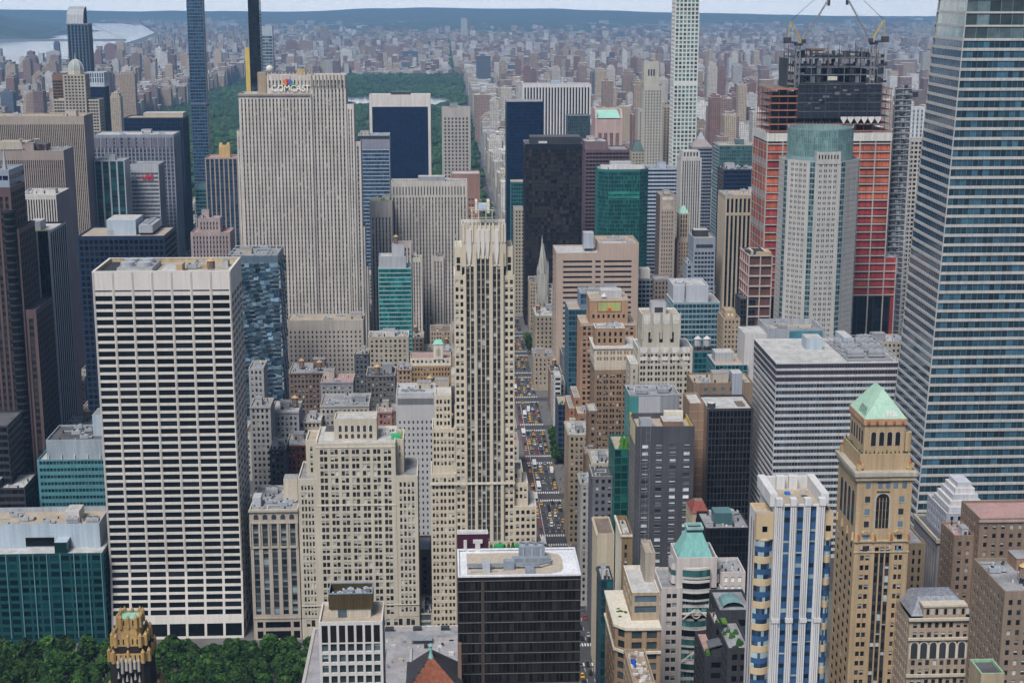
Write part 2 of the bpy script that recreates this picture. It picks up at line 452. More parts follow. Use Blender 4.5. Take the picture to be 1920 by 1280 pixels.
def kit(b, where, n=3, tanks=0, coolers=0, hut=True, area=None, hm=None, hh=(3, 6), zz=None):
    """typical roofscape: a stair bulkhead or two (parts of the building), pipes, and plant standing on the roof"""
    if area: x0, x1, y0, y1 = area; z = zz
    else:
        inn, z = b.tops[-1]; P = np.array(inn); x0, y0 = P.min(0); x1, y1 = P.max(0)
    if zz is not None: z = zz
    W, D = x1 - x0, y1 - y0
    r = _kr; used = []
    def spot(w, d):
        for _ in range(30):
            if W - w < .6 or D - d < .6: return None
            x = r.uniform(x0 + w / 2 + .2, x1 - w / 2 - .2); y = r.uniform(y0 + d / 2 + .2, y1 - d / 2 - .2)
            if all(abs(x - u[0]) > (w + u[2]) / 2 + .3 or abs(y - u[1]) > (d + u[3]) / 2 + .3 for u in used):
                used.append((x, y, w, d)); return x, y
        return None
    if hut:
        w, d = min(W * .35, 9), min(D * .35, 8); p = spot(w, d)
        if p:
            m = b.part('bulkhead'); h = r.uniform(*hh); mm = hm or r.choice([WHITE2, BEIGE, GREY, PALEG, b.wall.mats[0], b.wall.mats[0]])
            m.box(p[0] - w / 2, p[0] + w / 2, p[1] - d / 2, p[1] + d / 2, z, z + h, mm, R_GREY)
            m.box(p[0] - w / 2 + .8, p[0] - w / 2 + 1.9, p[1] - d / 2 - .06, p[1] - d / 2 + .1, z, z + 2.1, CHAR)
            m.box(p[0] - w / 2 - .15, p[0] + w / 2 + .15, p[1] - d / 2 - .15, p[1] + d / 2 + .15, z + h, z + h + .25, mm, R_GREY)
    for _ in range(7 + 2 * n):
        p = spot(.9, .9)
        if p: m = b.part('roof_vent'); q = r.uniform(.2, .45); m.box(p[0] - q, p[0] + q, p[1] - q, p[1] + q, z, z + r.uniform(.5, 1.8), r.choice([ALU, WHITE2, CHAR]))
    for _ in range(max(2, n)):
        p = spot(5, .8)
        if p: m = b.part('roof_duct'); m.box(p[0] - 2.5, p[0] + 2.5, p[1] - .25, p[1] + .25, z + .2, z + .65, ALU)
    for _ in range(coolers):
        p = spot(6.4, 3.4)
        if p: cooler(p[0], p[1], z, where)
    for _ in range(n):
        p = spot(5, 3)
        if p: handler(p[0] - .5, p[1], z, where, 0, r.uniform(.7, 1.0))
    for _ in range(tanks):
        p = spot(4.2, 4.2)
        if p: tank(p[0], p[1], z, where, r.random() < .75)

FOOT = []                                                     # footprints already built on
def bx(name, label, xl, xr, yt, n, D, st, roof=None, parts=0, blank='N', z0=0.0, cat='building', dz=0.0, **k):
    """a rectangular block whose south front the photograph shows between columns xl and xr with its top at row yt"""
    Y = S(n); x0, _, z = at(xl, yt, Y); x1 = at(xr, yt, Y)[0]; z += dz
    b = Bld(name, label, (x0 + x1) / 2, Y, cat, parts=parts)
    b.x0, b.x1, b.y0, b.y1, b.z = x0, x1, Y, Y + D, z
    b.box(x0, x1, Y, Y + D, z0, z, st, roof, blank, **k)
    FOOT.append((x0, x1, Y, Y + D, z))
    return b
def X(px, py, Y): return at(px, py, Y)[0]
def Z(px, py, Y): return at(px, py, Y)[2]

# ================================================================== GROUND, ROADS, WATER, HILLS
def ground_mat():
    m, n, b = _new('city_ground')
    f = _map(n, _noise(n, _pos(n, (.0011, .0011, 1)), 1, 6, .62), .46, .58, 0, 1)
    g = n.nodes.new('ShaderNodeNewGeometry'); sp = n.nodes.new('ShaderNodeSeparateXYZ'); n.links.new(g.outputs['Position'], sp.inputs[0])
    far = _map(n, sp.outputs['Y'], 6500, 15000, 0.0, 1.0)
    k = _math(n, 'MULTIPLY', _map(n, far, 0, 1, .25, 1.0), _math(n, 'MAXIMUM', f, _map(n, far, .75, 1, 0, .85)))
    spk = _map(n, _noise(n, _pos(n, (.02, .02, 1)), 1, 3, .7), .40, .66, .75, 1.5)
    cc = n.nodes.new('ShaderNodeCombineColor')
    for i in range(3): n.links.new(spk, cc.inputs[i])
    n.links.new(_mix(n, 1.0, _mix(n, k, (.115, .112, .11), (.026, .052, .024)), cc.outputs[0], 'MULTIPLY'), b.inputs['Base Color'])
    b.inputs['Roughness'].default_value = .95
    return m
# pale cloud-covered sky low over the horizon, a wide arc far beyond the haze
sm = bpy.data.materials.new('sky_glow'); sm.use_nodes = True; n = sm.node_tree; n.nodes.clear(); em = n.nodes.new('ShaderNodeEmission'); so = n.nodes.new('ShaderNodeOutputMaterial'); n.links.new(em.outputs[0], so.inputs[0])
f = _map(n, _noise(n, _pos(n, (.00006, .00006, .0009)), 1, 4), .3, .7, .95, 1.04); cc = n.nodes.new('ShaderNodeCombineColor'); [n.links.new(f, cc.inputs[i]) for i in range(3)]
n.links.new(_mix(n, 1.0, (1.0, .985, .965), cc.outputs[0], 'MULTIPLY'), em.inputs[0]); em.inputs[1].default_value = 2.1
m = MB(); A = np.linspace(math.radians(40), math.radians(140), 41); m.quads([[(52000 * math.cos(a), 52000 * math.sin(a), z0), (52000 * math.cos(c), 52000 * math.sin(c), z0), (52000 * math.cos(c), 52000 * math.sin(c), z1), (52000 * math.cos(a), 52000 * math.sin(a), z1)] for a, c in zip(A[:-1], A[1:]) for z0, z1 in ((-3500, 0), (0, 3000), (3000, 7000))], sm); tag(m.build('sky'), kind='structure')
m = MB(); m.quads([[(-34000, -19000, 0), (34000, -19000, 0), (34000, 23000, 0), (-34000, 23000, 0)]], ground_mat())
tag(m.build('ground'), kind='structure')
ASPH = roofing((.046, .046, .050), (.066, .066, .069), .3); PAVE = roofing((.14, .137, .133), (.11, .107, .104), .5); MARK = plain((.62, .62, .60), .8); BUSL = roofing((.15, .055, .055), (.09, .065, .065), .25)
m = MB(); m.quads([[(AVE - 9, -400, .02), (AVE + 9, -400, .02), (AVE + 9, 6300, .02), (AVE - 9, 6300, .02)]], ASPH)
tag(m.build('avenue_road'), kind='structure')
m = MB(); m.quads([[(AVE - 8.8, S(43.2), .026), (AVE - 5.4, S(43.2), .026), (AVE - 5.4, S(47.8), .026), (AVE - 8.8, S(47.8), .026)]], BUSL)
tag(m.build('bus_lane_road_surface'), kind='structure')
m = MB()
for n_ in range(38, 60): hw = 9 if n_ in (42, 57) else 5.5; y = S(n_); m.quads([[(-700, y - hw, .012), (AVE - 9, y - hw, .012), (AVE - 9, y + hw, .012), (-700, y + hw, .012)], [(AVE + 9, y - hw, .012), (900, y - hw, .012), (900, y + hw, .012), (AVE + 9, y + hw, .012)]], ASPH)
for ax, hw in ((-225, 10), (215, 8), (355, 16)): m.quads([[(ax - hw, -200, .008), (ax + hw, -200, .008), (ax + hw, 2060, .008), (ax - hw, 2060, .008)]], ASPH)
tag(m.build('side_street_road'), kind='structure')
m = MB()
for n_ in range(37, 62):
    y0, y1 = S(n_) + (9 if n_ in (42, 57) else 5.5), S(n_ + 1) - (9 if n_ + 1 in (42, 57) else 5.5)
    for xa, xb in ((AVE - 16, AVE - 9), (AVE + 9, AVE + 16)): m.box(xa, xb, y0, y1, 0, .16, PAVE)
tag(m.build('avenue_pavement'), kind='structure')
m = MB()
for n_ in range(38, 60):
    hw = 9 if n_ in (42, 57) else 5.5; y = S(n_)
    for yy in (y - hw - 4.2, y + hw + .6):
        for k in range(13): u = AVE - 8.3 + k * 1.38; m.quads([[(u, yy, .035), (u + .72, yy, .035), (u + .72, yy + 3.6, .035), (u, yy + 3.6, .035)]], MARK)
    for k in range(6):
        for yy in range(int(y + hw + 8), int(S(n_ + 1) - 14), 12):
            if k in (0, 5): continue
            u = AVE - 9 + k * 3.6; m.quads([[(u - .09, yy, .034), (u + .09, yy, .034), (u + .09, yy + 4, .034), (u - .09, yy + 4, .034)]], MARK)
m.quads([[(AVE - 5.35, S(43.2), .034), (AVE - 5.15, S(43.2), .034), (AVE - 5.15, S(47.8), .034), (AVE - 5.35, S(47.8), .034)]], MARK)
tag(m.build('road_markings'), kind='structure')
# river, reservoir, hills
def water_mat():
    m, n, b = _new('water'); b.inputs['Base Color'].default_value = (.22, .24, .26, 1); b.inputs['Roughness'].default_value = .22
    bp = n.nodes.new('ShaderNodeBump'); bp.inputs['Strength'].default_value = .25; bp.inputs['Distance'].default_value = 4; n.links.new(_noise(n, _pos(n, (.02, .008, 1)), 1, 3), bp.inputs['Height']); n.links.new(bp.outputs[0], b.inputs['Normal'])
    return m
WAT = water_mat()
shore = [(-140, 150), (0, 127), (60, 118), (120, 112), (175, 103), (196, 93), (232, 82), (262, 73), (290, 62), (268, 48), (215, 43), (140, 39), (60, 37), (-200, 37)]
sh = [ground(*p) for p in shore]; HUD = np.array(sh); HUX = np.array([ground(*p) for p in [(-140, 166), (0, 141), (60, 131), (120, 124), (180, 112), (230, 98), (275, 88), (305, 66)] + shore[9:]])
m = MB(); m.poly([(x, y, 1.2) for x, y in sh][::-1] if False else [(x, y, 1.2) for x, y in sh], WAT); ob = m.build('river_water'); tag(ob, kind='structure')
lake = [ground(*p) for p in ((520, 201), (650, 201), (760, 201.5), (836, 199), (852, 193), (846, 186.5), (815, 184), (740, 183), (640, 183), (520, 184))]; LAKE = np.array(lake)
m = MB(); m.poly([(x, y, 1.0) for x, y in lake], WAT); tag(m.build('lake_water'), kind='structure')
er = [ground(*p) for p in ((1560, 178), (1640, 172), (1760, 180), (1990, 190), (1990, 172), (1780, 163), (1660, 160), (1580, 168))]; EAST = np.array(er)
m = MB(); m.poly([(x, y, 1.0) for x, y in er], WAT); tag(m.build('inlet_water'), kind='structure')
def inside(P, x, y):
    c = np.zeros(np.shape(x), bool); k = len(P)
    for i in range(k):
        x0, y0 = P[i]; x1, y1 = P[(i + 1) % k]
        c ^= ((y0 > y) != (y1 > y)) & (x < (x1 - x0) * (y - y0) / (y1 - y0 + 1e-12) + x0)
    return c
HILL = roofing((.024, .046, .026), (.050, .072, .044), .0045)
def ridge(name, x0, x1, nx, ys, hfun, mat):
    """terrain strip: rows at the given distances, height from hfun(x, row)"""
    m = MB(); xs = np.linspace(x0, x1, nx); H = np.array([[hfun(x, j) for x in xs] for j in range(len(ys))])
    Q = [[(xs[i], ys[j], H[j, i]), (xs[i + 1], ys[j], H[j, i + 1]), (xs[i + 1], ys[j + 1], H[j + 1, i + 1]), (xs[i], ys[j + 1], H[j + 1, i])] for j in range(len(ys) - 1) for i in range(nx - 1)]
    m.quads(Q, mat); return tag(m.build(name), kind='structure')
fb = lambda x, s, a: a * (.5 + .5 * math.sin(x / s + 1.3 * math.sin(x / s / 2.3 + 1))) 
ridge('far_hills', -15000, 15000, 240, (16500, 18000, 19500, 20500, 22500), lambda x, j: ((0, .5, .9, 1.0, .4) if x > -2300 else (0, 0, .1, 1.0, .4))[j] * max(34, (76 + fb(x, 1700, 38) + fb(x + 900, 610, 16) + fb(x + 300, 190, 7)) * (1.25 if x < 1500 else max(.55, 1.25 - (x - 1500) / 5000))), HILL)
ridge('near_hills', -2300, 3600, 90, (13000, 14500, 15500, 16500), lambda x, j: (0, .7, 1, .2)[j] * max(0, 20 + fb(x, 900, 45) + fb(x, 330, 10)) * min(1, max(0, (3600 - x) / 2500)) * min(1, max(0, (x + 2300) / 1500)), HILL)
pz = lambda x: max(0.0, min(1, (-2620 - x) / 330)) ** .55
ridge('river_cliff_hills', -9000, -2500, 120, (11300, 11450, 12100, 14500, 17000), lambda x, j: (0, 125, 165, 150, 40)[j] * pz(x + (285, 325, 490, 1120, 1770)[j]) * (1 + .06 * math.sin(x / 210)), HILL)

# ================================================================== BUILDINGS WEST OF THE AVENUE
def arch(m, a, b, u0, u1, v0, v1, gl, d=.06, trim=None, tw=.35, r=.3):
    """a round-headed window laid on a vertical face that runs from a to b (plan points, seen left to right); u along, v up"""
    a, b = np.array(a, float), np.array(b, float); e = (b - a) / np.linalg.norm(b - a); nrm = np.array((e[1], -e[0]))
    P = lambda u, v, dd: (*(a + e * u + nrm * dd), v)
    c, rad = (u0 + u1) / 2, (u1 - u0) / 2
    ring = lambda k, dd: [P(c - (rad + k), v0 - k * .2, dd), P(c + (rad + k), v0 - k * .2, dd)] + [P(c + (rad + k) * math.cos(t), v1 - rad + (rad + k) * math.sin(t), dd) for t in np.linspace(0, math.pi, 9)]
    if trim: m.poly(ring(tw, d * .5), trim)
    m.poly(ring(0, d), gl, r)

# --- white grid tower north of the park
Y = S(42.4); x0, x1, z = -168.2, -102.8, 185.0
b = Bld('office_tower', 'broad white tower with a grid of black window bands rising behind the park trees', -135, Y, parts=100)
GR = style(WHITE, G_BLACK, 'p', 9.0, ((.065, .935),), 3.88, 2.6, .35, 11.6, 0, .4)
f = lambda dy: [(x0, Y - dy), (x1, Y - dy), (x1, Y + 39), (x0, Y + 39)]
b.prism(f(0), 33.72, z, GR, None, blank=(2,), nbs={0: 7, 1: 4})
b.prism(f(3.81), 8, 33.72, dict(GR, mt=0), None, top=f(0), blank=(2,), nbs={0: 7, 1: 4})
b.prism(f(5), 0, 8, dict(GR, mt=.5, fl=7.4, wh=6.4), None, top=f(3.81), blank=(2,), nbs={0: 7, 1: 4})
m = b.part('parapet')
for (u0, u1, v0, v1) in ((x0, x1, Y, Y + 1.2), (x0, x1, Y + 37.8, Y + 39), (x0, x0 + 1.2, Y + 1.2, Y + 37.8), (x1 - 1.2, x1, Y + 1.2, Y + 37.8)): m.box(u0, u1, v0, v1, z, z + .3, WHITE)
m = b.part('roof'); m.quads([[(x0 + 1, Y + 1, z - 2.2), (x1 - 1, Y + 1, z - 2.2), (x1 - 1, Y + 38, z - 2.2), (x0 + 1, Y + 38, z - 2.2)]], R_GRAV)
for s_ in (((x0 + 1, Y + 38), (x1 - 1, Y + 38)), ((x1 - 1, Y + 38), (x1 - 1, Y + 1)), ((x0 + 1, Y + 1), (x0 + 1, Y + 38))):
    (a0, b0), (a1, b1) = s_; m.quads([[(a1, b1, z - 2.2), (a0, b0, z - 2.2), (a0, b0, z + .1), (a1, b1, z + .1)]], wall((.45, .36, .22), .1))
for i in range(8):
    u = x0 + .35 + (x1 - x0 - .7) / 7 * i
    for zz0, zz1, y_ in ((34, z - .2, Y),):
        b.wall.box(u - .42 + (.3 if i == 0 else 0), u - .09, y_ - .32, y_ + .01, zz0, zz1, WHITE); b.wall.box(u + .09, u + .42 - (.3 if i == 7 else 0), y_ - .32, y_ + .01, zz0, zz1, WHITE)
m = b.part('louvre')
for i in range(7):
    u = x0 + .35 + (x1 - x0 - .7) / 7 * i; m.box(u + .7, u + 8.6, Y - .04, Y + .1, z - 9.6, z - 8.9, CHAR)
m = b.part('fan_deck'); m.box(x0 + 3, x0 + 10, Y + 3, Y + 34, z - 2.2, z - 1.0, CHAR); m.box(x0 + 10, x0 + 27, Y + 8, Y + 32, z - 2.2, z + .3, PALEG, R_GREY)
for dx in (14, 22): m.cyl(x0 + dx, Y + 15, 3.4, 3.4, z + .3, z + 2.2, ALU, 18); m.cyl(x0 + dx, Y + 25, 3.4, 3.4, z + .3, z + 2.2, ALU, 18)
m = b.part('roof_pad'); m.box(x0 + 30, x0 + 38, Y + 12, Y + 32, z - 2.2, z - 1.9, R_WHITE); m = b.part('roof_shed'); m.box(x0 + 38, x0 + 41, Y + 10, Y + 18, z - 2.2, z + 1.6, TAN, R_TAN); m = b.part('roof_shed'); m.box(x0 + 47, x0 + 52, Y + 20, Y + 28, z - 2.2, z - .2, TAN, R_TAN)
m = b.part('roof_shed'); m.box(x0 + 58, x0 + 61, Y + 24, Y + 30, z - 2.2, z + .8, PALEG, R_GREY)
b.done(); FOOT.append((x0, x1, Y, Y + 39, z))
tank(x0 + 55, Y + 9, z - 2.6, 'the white grid tower roof', True, .95)
handler(x0 + 44, Y + 20, z - 2.2, 'the white grid tower roof'); handler(x0 + 46, Y + 30, z - 2.2, 'the white grid tower roof', .4, .9)

# --- dark green glass block at the park's north west corner
CG = style(wall((.014, .066, .075), .1, .35), glass((.004, .024, .026), (.05, .15, .15), lo=.4, hi=2.2), 'p', 5.2, ((.10, .90),), 4.1, 2.6, .8, 1.2, 0, .3)
b = bx('glass_block', 'low dark green glass block with a white roof terrace beside the park trees', -70, 193, 1040, 42.3, 40, CG, R_WHITE, 100)
m = b.wall
for i in range(11):
    u = b.x0 + 1 + (b.x1 - b.x0 - 2) / 10 * i; m.box(u - .22, u + .22, b.y0 - .5, b.y0 + .01, 3, b.z, wall((.11, .24, .26), .06, .4))
PM = style(PALEB, None)
b.box(b.x0, b.x1 - 3.5, b.y0 + 11, b.y0 + 37, b.z - 1, b.z + 11.5, dict(PM, coping=SILVER), R_TAN, blank='SENW', par=2.5)
m = b.part('terrace_room'); m.box(b.x1 - 24, b.x1 - 18, b.y0 + 3, b.y0 + 11.05, b.z - 1, b.z + 4.6, G_GREEN, PALEB); m.box(b.x1 - 40, b.x1 - 26, b.y0 + 10.8, b.y0 + 11.2, b.z, b.z + 4.5, G_BLACK)
m = b.part('penthouse'); m.box(b.x1 - 22, b.x1 - 15, b.y0 + 19, b.y0 + 30, b.z + 9, b.z + 15, WHITE2, R_WHITE)
kit(b, 'the green glass block by the park', 4, 0, 2, hut=False); b.done()

# --- teal glass block behind it
TG = style(wall((.085, .22, .25), .08, .4), glass((.010, .035, .045), (.13, .30, .32), lo=.5, hi=2.2), 'p', 1.75, ((.08, .92),), 3.75, 1.75, 1.0, .8, 0, .25)
b = bx('glass_block', 'teal glass block with a blank grey top storey left of the white grid tower', 69, 290, 862, 42.95, 34, TG, R_WHITE, 100)
b.box(b.x0 + 4.2, b.x1, b.y0 + 4, b.y0 + 33, b.z - 1, b.z + 9.5, style(wall((.27, .31, .35), .08, streak=.1), None), R_DARK, blank='SENW')
m = b.part('penthouse'); m.box(b.x1 - 34, b.x1 - 20, b.y0 + 14, b.y0 + 28, b.z + 8, b.z + 20, PALEB, R_GREY)
m = b.part('column')
for i in range(8):
    u = b.x0 + 5 + 6.6 * i; m.box(u, u + .5, b.y0 + 3.2, b.y0 + 4.05, b.z - 1, b.z + 1.6, WHITE2)
kit(b, 'the teal glass block', 4, 1, 1); b.done()
# stepped roofs behind the teal block
b = bx('loft_building', 'grey stepped loft building with roof garden behind the teal glass block', 120, 230, 797, 44.2, 24, style(GREY, G_MAS2, 'p', 3.4, fl=3.8, bl=.3), R_GREY)
kit(b, 'the grey stepped loft building', 3, 2, 0); b.done()

# --- pinkish granite tower at the picture's edge
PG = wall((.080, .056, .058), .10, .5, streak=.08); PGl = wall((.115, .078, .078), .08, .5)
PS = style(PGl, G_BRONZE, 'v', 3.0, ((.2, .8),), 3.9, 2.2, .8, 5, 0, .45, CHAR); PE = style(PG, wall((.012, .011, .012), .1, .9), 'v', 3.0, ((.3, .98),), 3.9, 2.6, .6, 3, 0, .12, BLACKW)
b = bx('office_tower', 'dark pink granite tower with a curved dark glass corner cut by the picture edge', -80, 19, 352, 43.6, 28, PS, R_GREY, 60, blank='N', sts={1: PE}, par=2)
m = b.part('corner_bay'); z0_ = b.z
for k, (r_, zt) in enumerate(((4.2, b.z - 12),)):
    ring = lambda zz: [(b.x1 - 2.5 + 4.2 * math.cos(t), b.y0 + 1.5 + 4.2 * math.sin(t), zz) for t in np.linspace(-1.9, .5, 7)]
    m.loft(ring(60), ring(zt), G_BLACK, CHAR, .4)
    for zz in np.arange(64, zt, 3.9): m.loft([(p[0] * 1, p[1], zz) for p in ring(0)], [(p[0], p[1], zz + 1.1) for p in [(b.x1 - 2.5 + 4.35 * math.cos(t), b.y0 + 1.5 + 4.35 * math.sin(t)) for t in np.linspace(-1.9, .5, 7)]], CHAR)
b.box(b.x0 + 14, b.x1 - 3, b.y0 + 10, b.y0 + 40, b.z - 2, b.z + 8, style(wall((.24, .28, .34), .05, .4), G_NAVY, 'h', 3, ((.05, .95),), 4, 2.4, .4, 3), R_GREY)
m = b.part('spire'); m.cyl(b.x1 - 6, b.y0 + 14, 1.5, .05, b.z + 8, b.z + 20, SILVER, 6)
b.box(b.x1, b.x1 + 2.6, b.y0 + 1, b.y0 + 34, 0, Z(45, 430, b.y0), PS, R_DARK, sts={1: PE}, blank='NW'); b.box(b.x1 + 2.62, b.x1 + 8.5, b.y0 + 2, b.y0 + 38, 0, Z(60, 582, b.y0), PS, R_DARK, sts={1: PE}, blank='NW')
m = b.part('base'); m.box(b.x1 - 40, b.x1 + 11, b.y0 - 3, b.y0 + 46, 0, 28, PG, R_WHITE); b.done()
b = bx('office_tower', 'near black tower sliver at the picture edge in front of the pink granite tower', -160, 14, 800, 42.9, 30, style(CHAR, G_BLACK, 'h', 3, ((.03, .97),), 3.9, 2.4, .3, 1), R_DARK); b.done()
b = bx('low_building', 'dark low building with a planted white roof beside the pink granite tower', -40, 46, 915, 42.8, 26, style(CHAR, G_BLACK, 'h', 3, ((.03, .97),), 3.9, 2.4, .3, 1), R_WHITE)
kit(b, 'the planted low roof', 2); b.done()

# --- black tower with white stripes
BS = style(BLACKW, G_BLACK, 'v', 1.6, ((.06, .94),), 3.9, 3.0, .9, .6, 0, .25, BLACKW); BE = style(wall((.46, .47, .50), .05, streak=.06), wall((.010, .010, .012), .1, .9), 'v', 4.6, ((.24, .98),), 3.9, 3.2, .5, 1.2, 0, .1, wall((.010, .010, .012), .1, .9))
b = bx('office_tower', 'black glass tower with white vertical stripes and a patch of green roof', 42, 93, 434, 44.2, 38, BS, R_WHITE, 60, sts={1: BE})
for u in (b.x0, (b.x0 + b.x1) / 2, b.x1 - .9): b.wall.box(u, u + .8, b.y0 - .45, b.y0 + .01, 0, b.z, ALU)
m = b.part('green_roof'); m.box(b.x0 + 4, b.x1 - 1.5, b.y0 + 1.2, b.y0 + 10, b.z - 1, b.z - .7, R_GREEN)
m = b.part('penthouse'); m.box(b.x0 + 1, b.x1 - 8, b.y0 + 12, b.y0 + 24, b.z - 1, b.z + 4, PALEG, R_WHITE); b.done()

# --- pale tower with white fins, tan piered slabs
FN = style(wall((.50, .47, .43), .05), G_BLACK, 'v', 1.75, ((.28, .78),), 3.8, 3.0, .4, 3.2, 0, .8, BLACKW)
b = bx('office_tower', 'pale tower with close white vertical fins and a blank grey side', 30, 105, 366, 46.8, 40, FN, R_WHITE, 40, sts={1: style(MAUVE, None)}, blank='NE'); kit(b, 'the white finned tower', 1); b.done()  # east side gets a darker mauve: its shade is put into the colour
XS = style(wall((.30, .25, .22), .06, streak=.06), G_BLACK, 'v', 1.62, ((.30, .78),), 3.8, 2.6, .5, 7.5, 0, .8, CHAR)
b = bx('office_tower', 'lower of two tan slabs with thin vertical piers, satellite dishes on its roof', -60, 119, 283, 48.5, 32, XS, R_GREY, 40, sts={1: style(MAUVE, None)}, blank='NE')  # mauve east side: shade put into the wall colour
m = b.part('penthouse'); m.box(b.x0 + 20, b.x0 + 44, b.y0 + 8, b.y0 + 26, b.z, b.z + 6, BEIGE, R_TAN); m.box(b.x0 + 46, b.x0 + 58, b.y0 + 10, b.y0 + 24, b.z, b.z + 4, PLUM, R_DARK)
m = b.part('satellite_dish')
for u, r_ in ((52, 2.6), (40, 1.8)): m.cyl(b.x0 + u, b.y0 + 5, .3, r_, b.z + 6, b.z + 8.6, WHITE, 14)
kit(b, 'the lower tan slab', 2); b.done()
XS2 = dict(XS, wall=wall((.35, .30, .255), .06, streak=.06), coping=TAN2)
b = bx('office_tower', 'taller tan slab with thin vertical piers behind the slab with dishes', -60, 157, 218, 50.4, 34, XS2, R_TAN, 0, sts={1: style(MAUVE, None)}, blank='NE'); kit(b, 'the taller tan slab', 2); b.done()  # again the shaded east side is coloured mauve, darker than the front

# --- navy block with tan roof and blue-grey plant
NV = style(NAVYW, G_BLACK, 'p', 3.15, ((.13, .87),), 4.0, 2.7, .6, 2.6, 0, .3)
b = bx('office_tower', 'navy blue block with square windows and a tan roof carrying a pale blue plant room', 145, 308, 443, 45.8, 44, NV, R_TAN, 80)
m = b.part('penthouse'); m.box(b.x0 + 17, b.x0 + 36, b.y0 + 10, b.y0 + 36, b.z - 1, b.z + 9, PALEB, R_WHITE); m.box(b.x0 + 17.5, b.x0 + 22, b.y0 + 9.93, b.y0 + 10.1, b.z - 1, b.z + 2.5, SILVER)
wh = 'the navy block roof'
o = b.part('cooling_plant'); o.box(b.x0 + 38, b.x0 + 47, b.y0 + 9, b.y0 + 40, b.z + .6, b.z + 5.6, SILVER, ALU, bottom=True)
for i in range(5): o.cyl(b.x0 + 42.5, b.y0 + 13 + 6 * i, 2.4, 2.4, b.z + 5.6, b.z + 6.6, ALU, 14, False); o.cyl(b.x0 + 42.5, b.y0 + 13 + 6 * i, 2.3, 2.3, b.z + 5.6, b.z + 5.8, CHAR, 14)
o.box(b.x0 + 38.5, b.x0 + 46.5, b.y0 + 10, b.y0 + 39, b.z - 1, b.z + .6, CHAR); b.done()

# --- grey-blue bank tower with fins, its lower wings
UB = style(wall((.25, .27, .315), .06, .4), glass((.05, .055, .075), (.2, .2, .24), lo=.6, hi=1.6), 'v', 3.6, ((.17, .83),), 3.8, 2.2, .4, 3, 0, .7, wall((.17, .18, .22), .08))
b = bx('office_tower', 'blue grey tower with tall louvred top storey above the wing with a red sign', 172, 325, 253, 51.9, 40, UB, R_WHITE, 0); m = b.part('louvre'); [m.box(b.x0 + 1.4 + i * (b.x1 - b.x0 - 1.6) / 11, b.x0 + (i + 1) * (b.x1 - b.x0 - 1.6) / 11 - .4, b.y0 - .06, b.y0 + .1, b.z - 12.5, b.z - 3, wall((.16, .155, .19), .1)) for i in range(11)]; kit(b, 'the blue grey bank tower', 3); b.done()
b = bx('office_tower', 'dark teal glass wing with white stripes below the blue grey bank tower', 176, 233, 301, 50.7, 22, style(wall((.36, .38, .40), .05, .4), G_TEAL, 'v', 7.0, ((.10, .90),), 3.8, 3.0, .3, 1, 0, .4, CHAR), R_WHITE, 0, sts={1: style(ALU, G_TEAL, 'v', 2.2, ((.3, .7),), 3.8, 3, .3, 1)}); kit(b, 'the dark teal wing', 1); b.done()
b = bx('office_tower', 'pale grey louvred wing carrying a red lettered sign', 244, 297, 309, 51.1, 30, style(wall((.40, .41, .44), .05, .3), glass((.06, .065, .08), lo=.6), 'h', 1.2, ((.1, .9),), 3.7, 2.1, .5, 7.5, 0, .5), R_GREY, 0, sts={1: style(wall((.20, .22, .26), .05, .4), G_NAVY, 'v', 6, ((.35, .65),), 3.8, 3, .5, 3)})
m = b.part('rooftop_rail'); m.box(b.x0, b.x1, b.y0 + .1, b.y0 + .3, b.z, b.z + .8, ALU)
bk = b; b.done()
b = bx('office_tower', 'tall dark navy glass slab standing in front of the park woods', 232, 342, 221, 53.0, 38, style(wall((.020, .028, .050), .08, .5), G_NAVY, 'v', 2.4, ((.10, .90),), 3.9, 3.0, .5, 1.5, 0, .3, NAVYW), R_TAN)
m = b.part('penthouse'); m.box(b.x0 + 18, b.x0 + 58, b.y0 + 10, b.y0 + 30, b.z - 1, b.z + 4, BEIGE, R_WHITE); b.done()

# --- very tall residential towers
CP = style(wall((.10, .16, .23), .05, .5), glass((.012, .035, .075), (.15, .24, .32), lo=.5, hi=1.8, coat=.5), 'h', 3.3, ((.04, .96),), 4.1, 3.2, .15, .4, 0, .15, wall((.10, .16, .23), .05, .5))
b = bx('residential_tower', 'very tall slim blue glass tower with a tan east edge beyond the navy slab', 358, 388, 200, 57.6, 16, CP, None, 0, sts={1: style(wall((.42, .35, .31), .05), None)}, blank='NE')
b.box(b.x0, b.x1, b.y0, b.y0 + 16, b.z, b.z + 2.5, style(CHAR, None), blank='SEN')
b.box(b.x0, b.x1, b.y0, b.y0 + 16, b.z + 2.5, 420, CP, R_GREY, sts={1: style(wall((.42, .35, .31), .05), None)}, blank='NE'); b.done()
b = bx('residential_tower', 'slender near black tower with white lattice cut by the picture top', 470, 491, 160, 57.0, 18, style(BLACKW, glass((.02, .03, .05), (.2, .3, .4), lo=.4, hi=2.5), 'p', 4.4, ((.06, .94),), 8, 7.2, .4, .6), None, 0, sts={1: style(wall((.32, .40, .48), .05, .4), G_SKY, 'h', 4, ((.05, .95),), 4, 3, .3, 1)}); zb = b.z
b.box(b.x0, b.x1, b.y0, b.y0 + 18, zb, 425, style(BLACKW, G_BLACK, 'p', 4.4, ((.06, .94),), 8, 7.2, .4, .6), R_DARK, sts={1: style(wall((.38, .44, .5), .05, .4), G_SKY, 'h', 4, ((.05, .95),), 4, 3, .3, 1)})
m = b.part('bracing')
for k in range(9):
    za = 110 + k * 34; m.bar((b.x0, b.y0 - .3, za), (b.x1, b.y0 - .3, za + 17), .28, BLACKW); m.bar((b.x1, b.y0 - .3, za + 17), (b.x0, b.y0 - .3, za + 34), .28, BLACKW)
b.done(); b0 = b
